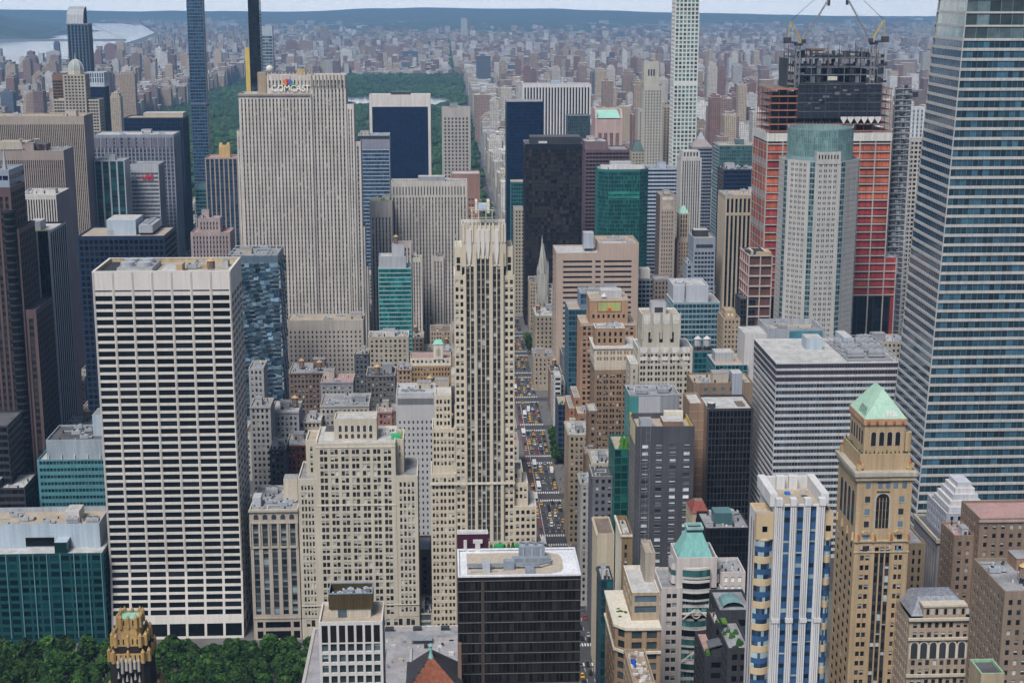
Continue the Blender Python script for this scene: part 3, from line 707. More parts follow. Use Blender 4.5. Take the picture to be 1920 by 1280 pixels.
b = bx('residential_tower', 'pale blue glass tower partly hidden behind the slender black lattice tower', 489, 510, 50, 58.3, 16, style(wall((.36, .42, .48), .05, .4), G_SKY, 'h', 4, ((.04, .96),), 4, 3, .3, 12), R_GREY); b.done(); b = b0; b.extra, b.win, b.wall = [], {}, MB()
m = b.part("hoist"); m.box(b.x0 - 5.5, b.x0 - .3, b.y0 + 2, b.y0 + 10, 0, Z(465, 90, b.y0), wall((.62, .46, .12), .05), None); b.done()
b = bx('residential_tower', 'dark striped glass tower with a notched curved top above the far river', 125, 165, 45, 57.8, 22, style(wall((.10, .14, .18), .06, .5), G_NAVY, 'v', 4.2, ((.2, .8),), 3.8, 3, .3, 2, 0, .4, wall((.06, .10, .13), .05, .5)), None)
xm = b.x0 + (b.x1 - b.x0) * .78
prof = [(b.y0, b.z), (b.y0 + 3, b.z + 11), (b.y0 + 9, b.z + 18), (b.y0 + 22, b.z + 21)]
m = b.part('crown')
for (p, q) in zip(prof[:-1], prof[1:]): m.quads([[(b.x0, *p), (xm, *p), (xm, *q), (b.x0, *q)]], SILVER, 0); m.quads([[(xm, *p), (xm, q[0], p[1]), (xm, *q), (xm, *q)]], CHAR)
m.quads([[(xm, b.y0, b.z), (xm, b.y0 + 22, b.z), (xm, b.y0 + 22, b.z + 21), (xm, b.y0 + 9, b.z + 18)]], CHAR)
for i in range(6): u = b.x0 + .3 + (xm - b.x0 - .9) / 5 * i; [m.bar((u, p[0] - .15, p[1]), (u, q[0] - .15, q[1]), .3, ALU) for p, q in zip(prof[:-1], prof[1:])]
m.box(b.x0, b.x1, b.y0, b.y0 + 22, b.z, b.z + .3, SILVER); b.done()
b = bx('residential_tower', 'stone tower with setbacks and a pale ribbed dome', 117, 159, 140, 56.2, 24, style(BEIGE, G_MAS, 'p', 4.2, ((.2, .8),), 3.6, 2.1, 1.2, 2), R_TAN)
cx_, cy_ = (b.x0 + b.x1) / 2, b.y0 + 12; m = b.part('dome')
for k in range(6):
    t0, t1 = k / 6 * math.pi / 2, (k + 1) / 6 * math.pi / 2; r_ = 9.0
    m.cyl(cx_, cy_, r_ * math.cos(t0), r_ * math.cos(t1), b.z + 4 + 13 * math.sin(t0), b.z + 4 + 13 * math.sin(t1), wall((.33, .38, .37), .05), 8, False)
for k in range(8):
    a_ = k * math.pi / 4; pts = [(cx_ + 9.2 * math.cos(t) * math.cos(a_), cy_ + 9.2 * math.cos(t) * math.sin(a_), b.z + 4 + 13.2 * math.sin(t)) for t in np.linspace(0, 1.5, 6)]
    for p, q in zip(pts[:-1], pts[1:]): m.bar(p, q, .5, CREAMW)
m.cyl(cx_, cy_, 9.5, 9.2, b.z - 1, b.z + 4, CREAM, 8); m.cyl(cx_, cy_, .5, .1, b.z + 17, b.z + 25, CREAMW, 6)
b.box(b.x0 - 14, b.x1 + 14, b.y0 + 3, b.y0 + 30, 0, Z(140, 187, b.y0), style(BEIGE, G_MAS, 'h', 3.2, ((.1, .9),), 3.6, 1.9, 1.2, 2), R_TAN); b.done()
b = bx('office_tower', 'brown and bronze glass tower left of the domed stone tower', 97, 117, 139, 57.2, 20, style(BROWN, G_BRONZE, 'h', 3, ((.05, .95),), 3.8, 2.4, .6, 8), R_BRN); b.done()
b = bx('office_tower', 'black tower with a white striped crown right of the domed stone tower', 155, 196, 163, 57.0, 26, style(wall((.02, .026, .04), .08, .5), G_NAVY, 'v', 2.8, ((.1, .9),), 3.8, 3, .4, 1, 0, .3, NAVYW), None)
b.box(b.x0, b.x1, b.y0, b.y0 + 26, b.z, Z(170, 136, b.y0), style(wall((.45, .5, .55), .05, .3), G_NAVY, 'v', 2.8, ((.25, .75),), 6, 5, .4, 1), R_GREY); b.done()

# --- blue tower with tan piers, gold crowned bulkhead on it
b = bx('office_tower', 'blue glass slab with tan vertical stripes and a golden eared bulkhead on top', 384, 462, 296, 50.9, 30, style(wall((.33, .28, .245), .06), glass((.022, .045, .085), (.18, .26, .36), lo=.5, hi=1.6), 'v', 4.05, ((.16, .88),), 3.8, 2.9, .3, 1.4, 0, .5, wall((.06, .08, .12), .06, .4)), R_PINK, 40)
m = b.part('bulkhead', 'golden yellow bulkhead with two ears'); gy = wall((.48, .34, .15), .08); m.box(b.x0 + 11, b.x0 + 21, b.y0 + 14, b.y0 + 22, b.z - 1, b.z + 8, gy)
m.cyl(b.x0 + 12.6, b.y0 + 18, 2.2, 1.4, b.z + 8, b.z + 12, gy, 10); m.cyl(b.x0 + 19.4, b.y0 + 18, 2.2, 1.4, b.z + 8, b.z + 12, gy, 10); m.box(b.x0 + 13, b.x0 + 19, b.y0 + 14.5, b.y0 + 21, b.z + 8, b.z + 9.6, gy); b.done()
b = bx('glass_block', 'small teal glass block tucked behind the blue slab with tan stripes', 366, 386, 345, 52.3, 20, style(wall((.10, .2, .22), .05, .4), G_TEAL, 'h', 3, ((.04, .96),), 3.8, 2.6, .2, 6), R_DARK); b.done()
b = bx('stepped_tower', 'small pinkish stone tower with a stepped top between navy block and slab', 357, 431, 436, 47.9, 24, style(wall((.34, .28, .27), .08), G_MAS, 'v', 2.6, ((.3, .7),), 3.6, 2.2, 1.2, 3, 0, .5, MAUVE), R_PINK, 30)
b.box(b.x0 + 5, b.x1 - 8, b.y0 + 6, b.y0 + 20, b.z - 1, Z(390, 411, b.y0), style(wall((.34, .28, .27), .08), G_MAS, 'v', 2.6, ((.3, .7),), 3.6, 2.2, 1.2, 3, 0, .5, MAUVE), R_PINK); kit(b, 'the pinkish stepped tower', 2); b.done()

# --- blue faceted glass tower: each pane tilted its own way
def facets(b, A, U, wdt, h, N, pu, fl, rng):
    m = b.part('facet_glazing'); A, U, N = np.array(A, float), np.array(U, float), np.array(N, float); Zv = np.array((0, 0, 1.0))
    nc, nr = int(wdt / pu), int(h / fl); pu = wdt / nc; fl = h / nr
    for j in range(nr):
        for i in range(nc):
            k = (i + (j // 2)) % 4; s0 = (j % 4) * pu * .25; u0, u1, v0, v1 = max(0, i * pu - s0), min(wdt, (i + 1) * pu - .25 - (s0 if i < nc - 1 else 0)), j * fl, (j + 1) * fl - .4
            d = [(.0, 1.3, 1.3, .0), (1.2, .0, .0, 1.2), (.0, .0, 1.3, 1.3), (1.0, 1.0, .0, .0)][k]
            q = [A + U * uu + Zv * vv + N * dd for (uu, vv), dd in zip(((u0, v0), (u1, v0), (u1, v1), (u0, v1)), d)]
            m.quads([q], [GF1, GF2, GF3, GF1][rng.integers(0, 4) if rng.random() < .25 else k], rng.random() * .78)
            bk_ = [A + U * uu + Zv * vv - N * .05 for (uu, vv) in ((u0, v0), (u1, v0), (u1, v1), (u0, v1))]
            m.quads([[q[3], q[2], bk_[2], bk_[3]], [bk_[0], bk_[1], q[1], q[0]], [q[1], bk_[1], bk_[2], q[2]], [bk_[0], q[0], q[3], bk_[3]]], GFS)
GF1 = glass((.075, .125, .165), (.3, .4, .48), lo=.3, hi=2.6); GF2 = glass((.025, .055, .090), lo=.4, hi=1.8); GF3 = glass((.10, .16, .20), lo=.5, hi=1.7); GFS = plain((.36, .41, .45), .5, .2)
b = bx('office_tower', 'blue glass tower of tilted facets with an open steel roof frame', 427, 521, 480, 46.8, 40, style(wall((.10, .14, .18), .05, .4), None), R_GREY, blank='SENW')
facets(b, (b.x0, b.y0, 4), (1, 0, 0), b.x1 - b.x0, b.z - 9, (0, -1, 0), 3.5, 3.1, np.random.default_rng(3)); facets(b, (b.x1, b.y0, 4), (0, 1, 0), 40, b.z - 9, (1, 0, 0), 3.5, 3.1, np.random.default_rng(4))
m = b.part('roof_frame')
for i in range(5): u = b.x0 + .6 + (b.x1 - b.x0 - 1.2) / 4 * i; m.box(u - .25, u + .25, b.y0 + .3, b.y0 + 39.5, b.z + .05, b.z + .6, ALU)
for yy in (.5, 13, 26, 39): m.box(b.x0 + .2, b.x1 - .2, b.y0 + yy - .25, b.y0 + yy + .25, b.z + .65, b.z + 1.2, ALU)
kit(b, 'the faceted glass tower', 2, 0, 1); b.done()

# ================================================================== THE CENTRE
# --- great limestone slab tower with lettered roof
Y = S(49.0)
RK = style(ROCK, glass((.030, .031, .033), (.34, .34, .32)), 'v', 2.78, ((.34, .74),), 3.75, 2.3, .9, 4.2, 0, .4, wall((.20, .185, .165), .1), .12)
b = Bld('office_tower', 'giant limestone slab tower with vertical piers and letters on its roof edge', X(550, 180, Y), Y, parts=60)
xa, xb, xc = X(447, 176, Y), X(583, 176, Y), X(648, 176, Y); za, zb = Z(500, 176, Y), Z(600, 141, Y)
b.box(xa, xb, Y, Y + 30, 0, za, RK, R_TAN, 'NE')
b.box(xb, xc, Y + 2.2, Y + 30, 0, zb, RK, R_TAN, 'NW')
b.box(xa + 22, xb, Y + 9, Y + 30, za - 1, zb - .5, RK, R_TAN, 'NE')
b.box(xa - 3, xa, Y + 3, Y + 27, 0, za - 30, RK, R_GREY, 'NE')
steps = [(663, 195, 3.5), (676, 265, 5.5), (684, 425, 7.5), (690, 500, 9.5)]
xp = xc
for px_, py_, dy in steps:
    xn = X(px_, py_, Y + dy); b.box(xp, xn, Y + dy, Y + 30 - dy * .5, 0, Z(px_, py_, Y + dy), RK, R_GREY, 'NW'); xp = xn
m = b.part('roof_ledge'); m.box(xa - .3, xb - 1, Y - 1.1, Y - .02, za - 1.6, za - .2, ROCKD, R_GREY)
m = b.part('crest')
for i in range(22): u = xa + 23 + i * (xc - xa - 24) / 21; m.box(u - .35, u + .35, Y + (8.6 if u < xb else .5), Y + (9.4 if u < xb else 1.3), zb - 9, zb + 1.6, ROCK)
m = b.part('radome'); m.cyl(xa + 24, Y + 16, .8, .8, zb - 1, zb + 2, WHITE, 10)
for k in range(6):
    t0, t1 = -1.2 + k * .46, -1.2 + (k + 1) * .46; m.cyl(xa + 24, Y + 16, 3.1 * math.cos(t0), 3.1 * max(math.cos(t1), .02), zb + 4.2 + 3.1 * math.sin(t0), zb + 4.2 + 3.1 * math.sin(t1), WHITE, 14, False)
m = b.part('bulkhead'); m.box(xa + 46, xa + 53, Y + 14, Y + 22, zb - 1, zb + 4, wall((.42, .30, .15), .08)); m = b.part('bulkhead'); m.box(xa + 14, xa + 21, Y + 14, Y + 24, za - 1, zb + 1.5, TAN2, R_TAN)
b.done(); FOOT.append((xa, xp, Y, Y + 30, zb)); rock = (xa, Y, za, zb)
def font_text(txt, size, mat, loc, rz=0.0, ext=.15, name='lettering', parent=None, rx=math.pi / 2, bold=0.0):
    cu = bpy.data.curves.new(name, 'FONT'); cu.body = txt; cu.size = size; cu.extrude = ext; cu.align_x = 'CENTER'; cu.align_y = 'CENTER'; cu.offset = bold
    t = bpy.data.objects.new(name, cu); COL.objects.link(t); cu.materials.append(mat)
    dg = bpy.context.evaluated_depsgraph_get(); me = bpy.data.meshes.new_from_object(t.evaluated_get(dg)); bpy.data.objects.remove(t); bpy.data.curves.remove(cu)
    o = bpy.data.objects.new(name, me); COL.objects.link(o); o.location = loc; o.rotation_euler = (rx, 0, rz)
    if parent: o.parent = parent
    return o
sg = root('roof_sign', (X(545, 166, Y + 8.2), Y + 7.9, za), 'white roof letters with a rainbow feather emblem on the limestone slab', 'sign')
sx0 = X(545, 166, Y + 7.9); zt = Z(545, 166, Y + 7.9)
LW = plain((.85, .84, .82), .5)
font_text('COMCAST', 6.6, plain((.80, .79, .77), .6), (0, 0, zt - za), name='lettering', parent=sg, bold=.02)
m = MB(); ex, ez = X(540, 156, Y + 7.9) - sx0, Z(540, 157, Y + 7.9) - za - 1.6
for k, c in enumerate(((.75, .42, .02), (.75, .16, .03), (.60, .02, .05), (.30, .10, .45), (.03, .18, .62), (.05, .45, .12))):
    a0, a1 = math.pi - k * math.pi / 6 - .05, math.pi - (k + 1) * math.pi / 6 + .05
    pr = [(ex + 1.0 * math.cos((a0 + a1) / 2), ez + .6)] + [(ex + 4.6 * math.cos(a0 + (a1 - a0) * t), ez + .4 + 5.0 * math.sin(a0 + (a1 - a0) * t)) for t in (0, .33, .67, 1)]
    pr = pr[::-1]
    m.loft([(p[0], .3, p[1]) for p in pr], [(p[0], -.2, p[1]) for p in pr], plain(c, .5), plain(c, .5))
m.build('emblem', sg)
m = MB(); m.bar((-17, .35, zt - za - 4.2), (17, .35, zt - za - 4.2), .12, CHAR); [m.bar((u, .5, -2), (u, .5, zt - za + 3), .1, CHAR) for u in (-15, -5, 5, 15)]; m.build('frame', sg)

# wide limestone block below it
WL = style(wall((.42, .375, .33), .08), glass((.018, .018, .02)), 'p', 3.35, ((.30, .66),), 3.75, 2.0, 1.0, 8.5, 0, .4)
b = bx('office_block', 'wide limestone block with rows of small square windows below the giant slab', 538, 681, 601, 48.0, 26, WL, R_TAN, 80); kit(b, 'the wide limestone block', 3); b.done()
b = bx('office_tower', 'glass tower with a blank grey top band right of the giant slab', 671, 730, 253, 53.4, 26, style(wall((.40, .45, .51), .05, .3), G_BLUE, 'h', 1.7, ((.06, .94),), 3.9, 3.1, .3, 16, 0, .25, wall((.08, .12, .18), .05)), R_GREY, 0)
b.wall.box(b.x0 - .2, b.x1 + .2, b.y0 - .25, b.y0 + .01, b.z - 14.5, b.z - 4.5, wall((.24, .245, .30), .05)); b.wall.box(b.x0 - .2, b.x1 + .2, b.y0 - .3, b.y0 + .01, b.z - 4.5, b.z - 1, CHAR); kit(b, 'the grey banded glass tower', 2); b.done()
b = bx('office_tower', 'navy glass slab framed by a broad white band at top and edges', 692, 807, 178, 57.6, 28, style(wall((.62, .57, .53), .04), None), R_WHITE, 0, blank='SENW')
facade(b, (b.x0 + 3.4, b.y0 - .15, 0), (b.x1 - 3.4, b.y0 - .15, 0), (b.x1 - 3.4, b.y0 - .15, b.z - 15), (b.x0 + 3.4, b.y0 - .15, b.z - 15), style(wall((.010, .020, .050), .1, .4), G_NAVY, 'p', 1.7, ((.05, .95),), 3.9, 3.5, .1, .2, 0, .06))
m = b.part('plant'); m.box(b.x0 + 27, b.x0 + 52, b.y0 + 8, b.y0 + 16, b.z - 1, b.z + 3.4, CHAR, GREY)
m = b.part('rail'); [m.bar((u, b.y0 + 6, b.z - 1), (u, b.y0 + 6, b.z + 2.5), .12, ALU) for u in np.linspace(b.x0 + 3, b.x1 - 3, 14)]; b.done()
b = bx('office_tower', 'pale stone tower pierced by rows of small dark square windows before the woods', 828, 882, 202, 56.3, 26, style(wall((.40, .37, .34), .05), glass((.012, .012, .014)), 'p', 4.1, ((.26, .72),), 4.3, 2.5, 2.0, 12, 0, .3), R_GREY)
kit(b, 'the pale dotted tower', 1); b.done()
IN = dict(RK, wall=wall((.49, .455, .41), .08, streak=.1), mt=14, pu=2.85)
b = bx('office_tower', 'wide limestone slab with vertical strips and a toothed roof edge right of the glass tower', 733, 876, 341, 50.3, 24, IN, R_GREY, 60)
m = b.part('crest')
for i in range(28): u = b.x0 + .3 + i * (b.x1 - b.x0 - 1.4) / 27; m.box(u, u + .8, b.y0 + .02, b.y0 + .6, b.z, b.z + .9, CREAMW)
m = b.part('dark_slot')
for i in range(24): u = b.x0 + 1.3 + i * (b.x1 - b.x0 - 2.6) / 24 + .7; m.box(u, u + .95, b.y0 - .03, b.y0 + .1, b.z - 12, b.z - 4.5, CHAR)
m = b.part('bulkhead'); m.box(b.x0 + 24, b.x0 + 48, b.y0 + 8, b.y0 + 20, b.z - 1, b.z + 3.5, GREY, R_WHITE)
b.box(b.x0 + 36, b.x0 + 46, b.y0 - 3, b.y0, 0, Z(790, 480, b.y0), RK, R_GREY, 'N'); kit(b, 'the wide limestone slab', 2); b.done()
b = bx('apartment_house', 'reddish brick block peeping out behind the wide limestone slab', 846, 900, 326, 51.6, 30, style(wall((.27, .165, .135), .1), G_BLACK, 'h', 3, ((.62, .98),), 5.4, 1.7, 4, 24, 0, .4), R_WHITE); b.done()
b = bx('office_tower', 'narrow limestone slab with a yellow edged roof beside the wide slab', 693, 735, 378, 50.0, 26, IN, R_GREEN, 20); kit(b, 'the narrow limestone slab', 2); b.done()
b = bx('office_tower', 'limestone tower with a pink roof behind the bright teal glass tower', 736, 771, 456, 49.7, 14, RK, R_PINK, 20); b.box(b.x1, b.x1 + 9, b.y0 + 2, b.y0 + 16, 0, b.z - 13, RK, R_GREEN, 'NW'); kit(b, 'the pink roofed limestone tower', 2); b.done()
b = bx('glass_tower', 'bright teal glass tower with white floor lines and a grey metal top', 709, 771, 503, 48.3, 24, style(wall((.30, .42, .42), .05, .4), glass((.012, .13, .13), (.10, .36, .34), lo=.5, hi=1.7), 'h', 1.6, ((.05, .95),), 3.55, 2.75, .2, .8, 0, .2, wall((.03, .2, .2), .05)), R_WHITE, 40)
b.box(b.x0 + .5, b.x1 - 4, b.y0 + 3, b.y0 + 20, b.z - 1, b.z + 9, style(ALU, None), R_WHITE, 'SENW')
m = b.part('penthouse'); m.box(b.x0 + 11, b.x1 - 5.5, b.y0 + 4, b.y0 + 14, b.z + 8, b.z + 18, PALEG, R_GREY); tank(b.x0 + 14, b.y0 + 12, b.z + 17, 'the teal glass tower', True, 1.0); b.done()
b = bx('apartment_house', 'ornate cream apartment house with carved gables at the foot of the teal glass tower', 690, 766, 632, 47.3, 22, style(CREAM2, G_MAS, 'p', 3.6, ((.25, .7),), 3.7, 2.1, 1.2, 2.2, 0, .4, bl=.3, coping=CREAMW), R_GREY, 60)
m = b.part('gable')
for u in (.18, .5, .82): c_ = b.x0 + (b.x1 - b.x0) * u; m.loft([(c_ - 2.6, b.y0 - .3, b.z), (c_ + 2.6, b.y0 - .3, b.z), (c_ + 2.6, b.y0 + .6, b.z), (c_ - 2.6, b.y0 + .6, b.z)], [(c_ - .4, b.y0 - .3, b.z + 3.4), (c_ + .4, b.y0 - .3, b.z + 3.4), (c_ + .4, b.y0 + .6, b.z + 3.4), (c_ - .4, b.y0 + .6, b.z + 3.4)], CREAMW, CREAMW)
kit(b, 'the ornate cream house', 2, 1); b.done()

# --- low lofts between the giant slab and the cream art deco tower
ML = lambda c, bl=.35, pu=2.6, fl=3.6, mt=1.6, pat=((.24, .74),): style(c, G_MAS2, 'p', pu, pat, fl, 2.0, .8, mt, 0, .35, bl=bl, coping=BEIGE)
lofts = [('loft_building', 'brown brick loft building with a white rooftop shed beside the faceted tower', 541, 608, 699, 46.3, 30, wall((.17, .125, .105), .12), R_GREY, 1, 2, 2),
 ('loft_building', 'grey loft building with a beige penthouse behind the carved light stone block', 601, 662, 716, 46.0, 24, GREY, R_PINK, 1, 1, 1),
 ('loft_building', 'slim dark slate loft building beside the ornate cream house', 664, 691, 663, 46.7, 18, DGREY, R_GREY, 1, 0, 0),
 ('loft_building', 'charcoal loft building carrying two pale water tanks', 686, 741, 704, 45.6, 26, wall((.13, .12, .12), .12), R_DARK, 1, 3, 1),
 ('loft_building', 'tan brick loft building with an orange capped tank house', 745, 772, 692, 46.2, 18, wall((.34, .24, .17), .1), R_GREY, 1, 1, 1),
 ('loft_building', 'light stone loft building with a cream penthouse and plant covered roof', 600, 692, 760, 44.9, 30, wall((.36, .345, .33), .08), R_GREY, 2, 0, 4),
 ('loft_building', 'low pale roofed building in front of the charcoal lofts', 748, 845, 735, 45.0, 20, BEIGE, R_GREY, 1, 2, 3),
 ('classical_building', 'grey classical building with red rooftop bulkheads and arched windows', 507, 560, 772, 44.6, 26, wall((.30, .31, .33), .08), R_WHITE, 1, 2, 2),
 ('narrow_building', 'tall narrow pale grey building squeezed beside the white grid tower', 466, 494, 690, 44.3, 20, wall((.36, .355, .35), .08), R_GREY, 0, 0, 0),
 ('row_building', 'pale brick building below the tall narrow pale grey one', 468, 507, 762, 44.0, 20, wall((.37, .36, .35), .08), R_GREY, 1, 0, 1),
 ('row_building', 'red brick building with white roof trim', 535, 592, 835, 43.6, 24, REDBR, R_WHITE, 2, 0, 3),
 ('row_building', 'dark brick building with sunken roof left of the red brick one', 505, 535, 842, 43.4, 20, DGREY, R_DARK, 1, 1, 1),
 ('row_building', 'low tan block under an orange tank left of the carved stone block', 560, 602, 790, 44.7, 20, BEIGE, R_WHITE, 1, 1, 2),
 ('row_building', 'small brown brick building behind the cream slab with arched penthouse', 705, 742, 770, 44.5, 16, BROWN, R_GREY, 1, 1, 1),
 ('row_building', 'reddish bulkhead block next to the white windowless gable', 708, 735, 772, 44.0, 10, wall((.28, .15, .13), .1), R_PINK, 0, 0, 0)]
lob = {}
for nm, lb, xl, xr, yt, n, D, c, rf, hut, tk, nh in lofts:
    b = bx(nm, lb, xl, xr, yt, n, D, ML(c, mt=3.0 if 'light stone' in lb or 'classical' in lb else 1.6), rf, 30, blank='N')
    if nm != 'narrow_building':
        m = b.wall; m.box(b.x0 - .25, b.x1 + .25, b.y0 - .4, b.y0 - .005, b.z - 1.1, b.z - .4, b.wall.mats[0])
    kit(b, 'the ' + ' '.join(lb.split(' with ')[0].split(' carrying ')[0].split()[:5]), nh, tk, 0, hut=bool(hut)); lob[lb] = b; b.done()
b = bx('office_tower', 'cream and brown hotel wing with a green pyramid turret by the art deco tower', 769, 846, 686, 46.6, 26, ML(wall((.33, .22, .12), .08), pu=2.2), R_GREY, 30)
b.box(b.x0, b.x1, b.y0 + 3, b.y0 + 22, b.z - 1, b.z + 5, ML(CREAMW, pu=3), R_PINK)
xt = X(822, 660, b.y0 + 6); m = b.part('turret'); m.box(xt - 3.4, xt + 3.4, b.y0 + 2.5, b.y0 + 9, b.z + 4, b.z + 15, CREAMW)
arch(m, (xt - 3.4, b.y0 + 2.5), (xt + 3.4, b.y0 + 2.5), 1.9, 4.9, b.z + 6.5, b.z + 12, BEIGE)
m.loft([(xt - 3.8, b.y0 + 2.1, b.z + 15), (xt + 3.8, b.y0 + 2.1, b.z + 15), (xt + 3.8, b.y0 + 9.4, b.z + 15), (xt - 3.8, b.y0 + 9.4, b.z + 15)], [(xt - 2, b.y0 + 5, b.z + 18), (xt + 2, b.y0 + 5, b.z + 18), (xt + 2, b.y0 + 6.5, b.z + 18), (xt - 2, b.y0 + 6.5, b.z + 18)], COPPER, COPPER); b.done()
# windowless gable slab
b = bx('office_slab', 'white slab with a blank upper gable, dot windows and round fans on its roof', 742, 815, 742, 43.7, 30, style(wall((.46, .455, .46), .04, streak=.05), glass((.02, .02, .024)), 'p', 2.42, ((.32, .66),), 3.65, 1.75, .9, 14.5, 0, .35), R_WHITE, 60)
m = b.part('louvre'); m.box(b.x0 + 1, b.x1 - .6, b.y0 - .05, b.y0 + .1, b.z - 5.2, b.z - 1.6, wall((.16, .16, .175), .08))
m = b.part('fan_unit'); m.box(b.x0 + 1, b.x1 - 1, b.y0 + 2, b.y0 + 9, b.z - 1, b.z + 1, PALEG)
for i in range(3): m.cyl(b.x0 + 5 + i * 4.6, b.y0 + 5.5, 2.1, 2.1, b.z + 1, b.z + 1.9, ALU, 14, False); m.cyl(b.x0 + 5 + i * 4.6, b.y0 + 5.5, 2.0, 2.0, b.z + 1, b.z + 1.2, CHAR, 14)
kit(b, 'the white dot window slab', 2, 1, area=(b.x0, b.x1, b.y0 + 10, b.y0 + 29), zz=b.z - 1); b.done()

# --- cream slab with arched penthouse
Y = S(42.3); SM = style(CREAM, G_MAS2, 'p', 5.62, ((.16, .46), (.54, .84)), 3.62, 2.45, 1.3, 3.3, 0, .35, bl=.55, coping=CREAMW)
b = Bld('office_tower', 'cream stone slab with paired windows and an arched penthouse, between park and art deco tower', X(670, 900, Y), Y, parts=100)
xw0, xc0, xc1, xw1 = X(558, 900, Y), X(591, 830, Y), X(741, 830, Y), X(783, 900, Y)
zw, zc = Z(560, 898, Y), Z(660, 830, Y)
SMw = dict(SM, pu=2.75, pat=((.22, .78),), nb=4)
sbase = dict(SM, wh=2.7, mt=3.2, fl=4.6)
zb_ = 11.0
b.box(xc0, xc1, Y, Y + 30, zb_, zc, dict(SM, nb=7), R_WHITE, 'N')
b.box(xw0, xc0, Y + .25, Y + 30, zb_, zw, SMw, R_GREY, 'NE'); b.box(xc1, xw1, Y + .25, Y + 30, zb_, zw + 1, SMw, R_GREY, 'NW')
nw_ = dict(SM, nb=1, pat=((.3, .7),), pu=5)
b.box(X(573, 830, Y + 8), xc0, Y + 8, Y + 26, zw - 1, zc - .6, nw_, R_TAN, 'NE'); b.box(xc1, X(757, 830, Y + 8), Y + 8, Y + 26, zw, zc - .6, nw_, R_GREEN, 'NW')
b.box(xw0, xw1, Y - .15, Y + 30, 0, zb_, dict(sbase, nb=9, fl=5.2, wh=3.6, mt=.9), None, 'N')
px0, px1 = X(626, 790, Y + 8), X(706, 790, Y + 8); zp = Z(660, 785, Y + 8)
b.box(px0, px1, Y + 8, Y + 22, zc - 1, zp, style(CREAM, None), R_WHITE, 'SENW')
m = b.part('arched_window')
for i in range(6):
    u = 2.2 + i * (px1 - px0 - 4.4 - 1.5) / 5; arch(m, (px0, Y + 8), (px1, Y + 8), u, u + 1.5, zp - 6.5, zp - 3.2, CHAR, .08, CREAMW); arch(m, (px0, Y + 8), (px1, Y + 8), u, u + 1.5, zp - 9.8, zp - 7.6, CHAR, .08)
m = b.part('roof_shed'); m.box(xc0 + 4, xc0 + 13, Y + 9, Y + 20, zc - 1, zc + 3.2, WHITE, R_DARK); m.box(xc0 + 8, px0 - .05, Y + 16, Y + 26, zc - 1, zc + 7.5, TAN, R_TAN); m.box(px1 + 7, px1 + 11.5, Y + 8.5, Y + 13, zw, zc + 1.0, wall((.06, .36, .16), .1))
m = b.part('cornice'); m.box(xc0 - .1, xc1 + .1, Y - .28, Y - .005, zc - 2.3, zc - 1.9, CREAMW); m = b.wall; m.box(xw0, xw1, Y - .3, Y - .02, zb_ + 6.4, zb_ + 6.9, CREAMW); m.box(xc0 - .1, xc1 + .1, Y - .25, Y - .005, zc - 32, zc - 31.5, CREAMW)
kit(b, 'the cream paired window slab', 4, 0, 0, hut=False, area=(px1 + 1, xw1 - 6, Y + 14, Y + 25), zz=zc - 1)
b.done(); FOOT.append((xw0, xw1, Y, Y + 30, zc))

# --- columned limestone building, cluttered roof
b = bx('classical_building', 'limestone building with tall column bays and a cluttered roof beside the park trees', 467, 558, 955, 42.3, 38, style(wall((.40, .345, .29), .07), glass((.035, .045, .050), (.25, .33, .34)), 'v', 4.4, ((.22, .80),), 3.7, 2.8, .5, 7.5, 12, .6, wall((.12, .12, .12), .08), .3, coping=CREAMW), R_GREY, 50)
m = b.part('cornice'); m.box(b.x0 - .4, b.x1 + .1, b.y0 - .9, b.y0 - .005, b.z - 1.2, b.z - .2, CREAM2); m = b.wall; m.box(b.x0, b.x1, b.y0 - .4, b.y0 - .005, b.z - 7.3, b.z - 6.6, CREAM2); m.box(b.x0, b.x1, b.y0 - .35, b.y0 - .005, b.z - 20, b.z - 19, CREAM2); m.box(b.x0, b.x1, b.y0 - .35, b.y0 - .005, 11.2, 11.9, CREAM2)
m = b.part('column')
for i in range(6): u = b.x0 + .3 + i * (b.x1 - b.x0 - .8) / 5; m.cyl(u, b.y0 - .15, .5, .42, b.z - 19, b.z - 7.3, CREAM2, 8)
m = b.part('attic_window')
for i in range(5): u = b.x0 + 2 + i * 4.35; arch(m, (b.x0, b.y0), (b.x1, b.y0), u - b.x0, u - b.x0 + 2.4, b.z - 5.2, b.z - 2.6, CHAR)
m = b.part('ground_window')
for (u0, u1) in ((.08, .2), (.25, .78), (.84, .97)): w_ = b.x1 - b.x0; m.box(b.x0 + w_ * u0, b.x0 + w_ * u1, b.y0 - .04, b.y0 + .05, 6.5, 9.5, G_BLACK); m.box(b.x0 + w_ * u0, b.x0 + w_ * u1, b.y0 - .04, b.y0 + .05, .8, 4.6, G_BLACK)
m = b.part('bulkhead'); m.box(X(531, 890, b.y0 + 14), X(557, 890, b.y0 + 14), b.y0 + 14, b.y0 + 22, b.z - 1, b.z + 11, CREAM, R_GREY); m.box(b.x0 + 1, b.x0 + 5, b.y0 + 6, b.y0 + 14, b.z - 1, b.z + 4, PALEG)
kit(b, 'the columned limestone building', 8, 1, 2, hut=False); b.done()
# alley building between the cream slab and the art deco tower, its low roof
b = bx('row_building', 'dark low building with a pale terrace in the gap beside the art deco tower', 783, 808, 1030, 42.9, 22, style(BROWN, G_BLACK, 'p', 3.4, ((.3, .7),), 3.7, 2, 1, 4, 0, .3), R_GREY, 0); b.done()
b = bx('row_building', 'low grey roofed annex at the bottom of the gap beside the art deco tower', 784, 812, 1150, 42.33, 24, style(CREAM2, G_SKY, 'p', 5, ((.1, .9),), 4, 3, .4, .6, 0, .4), R_DARK); kit(b, 'the low annex', 2); b.done()

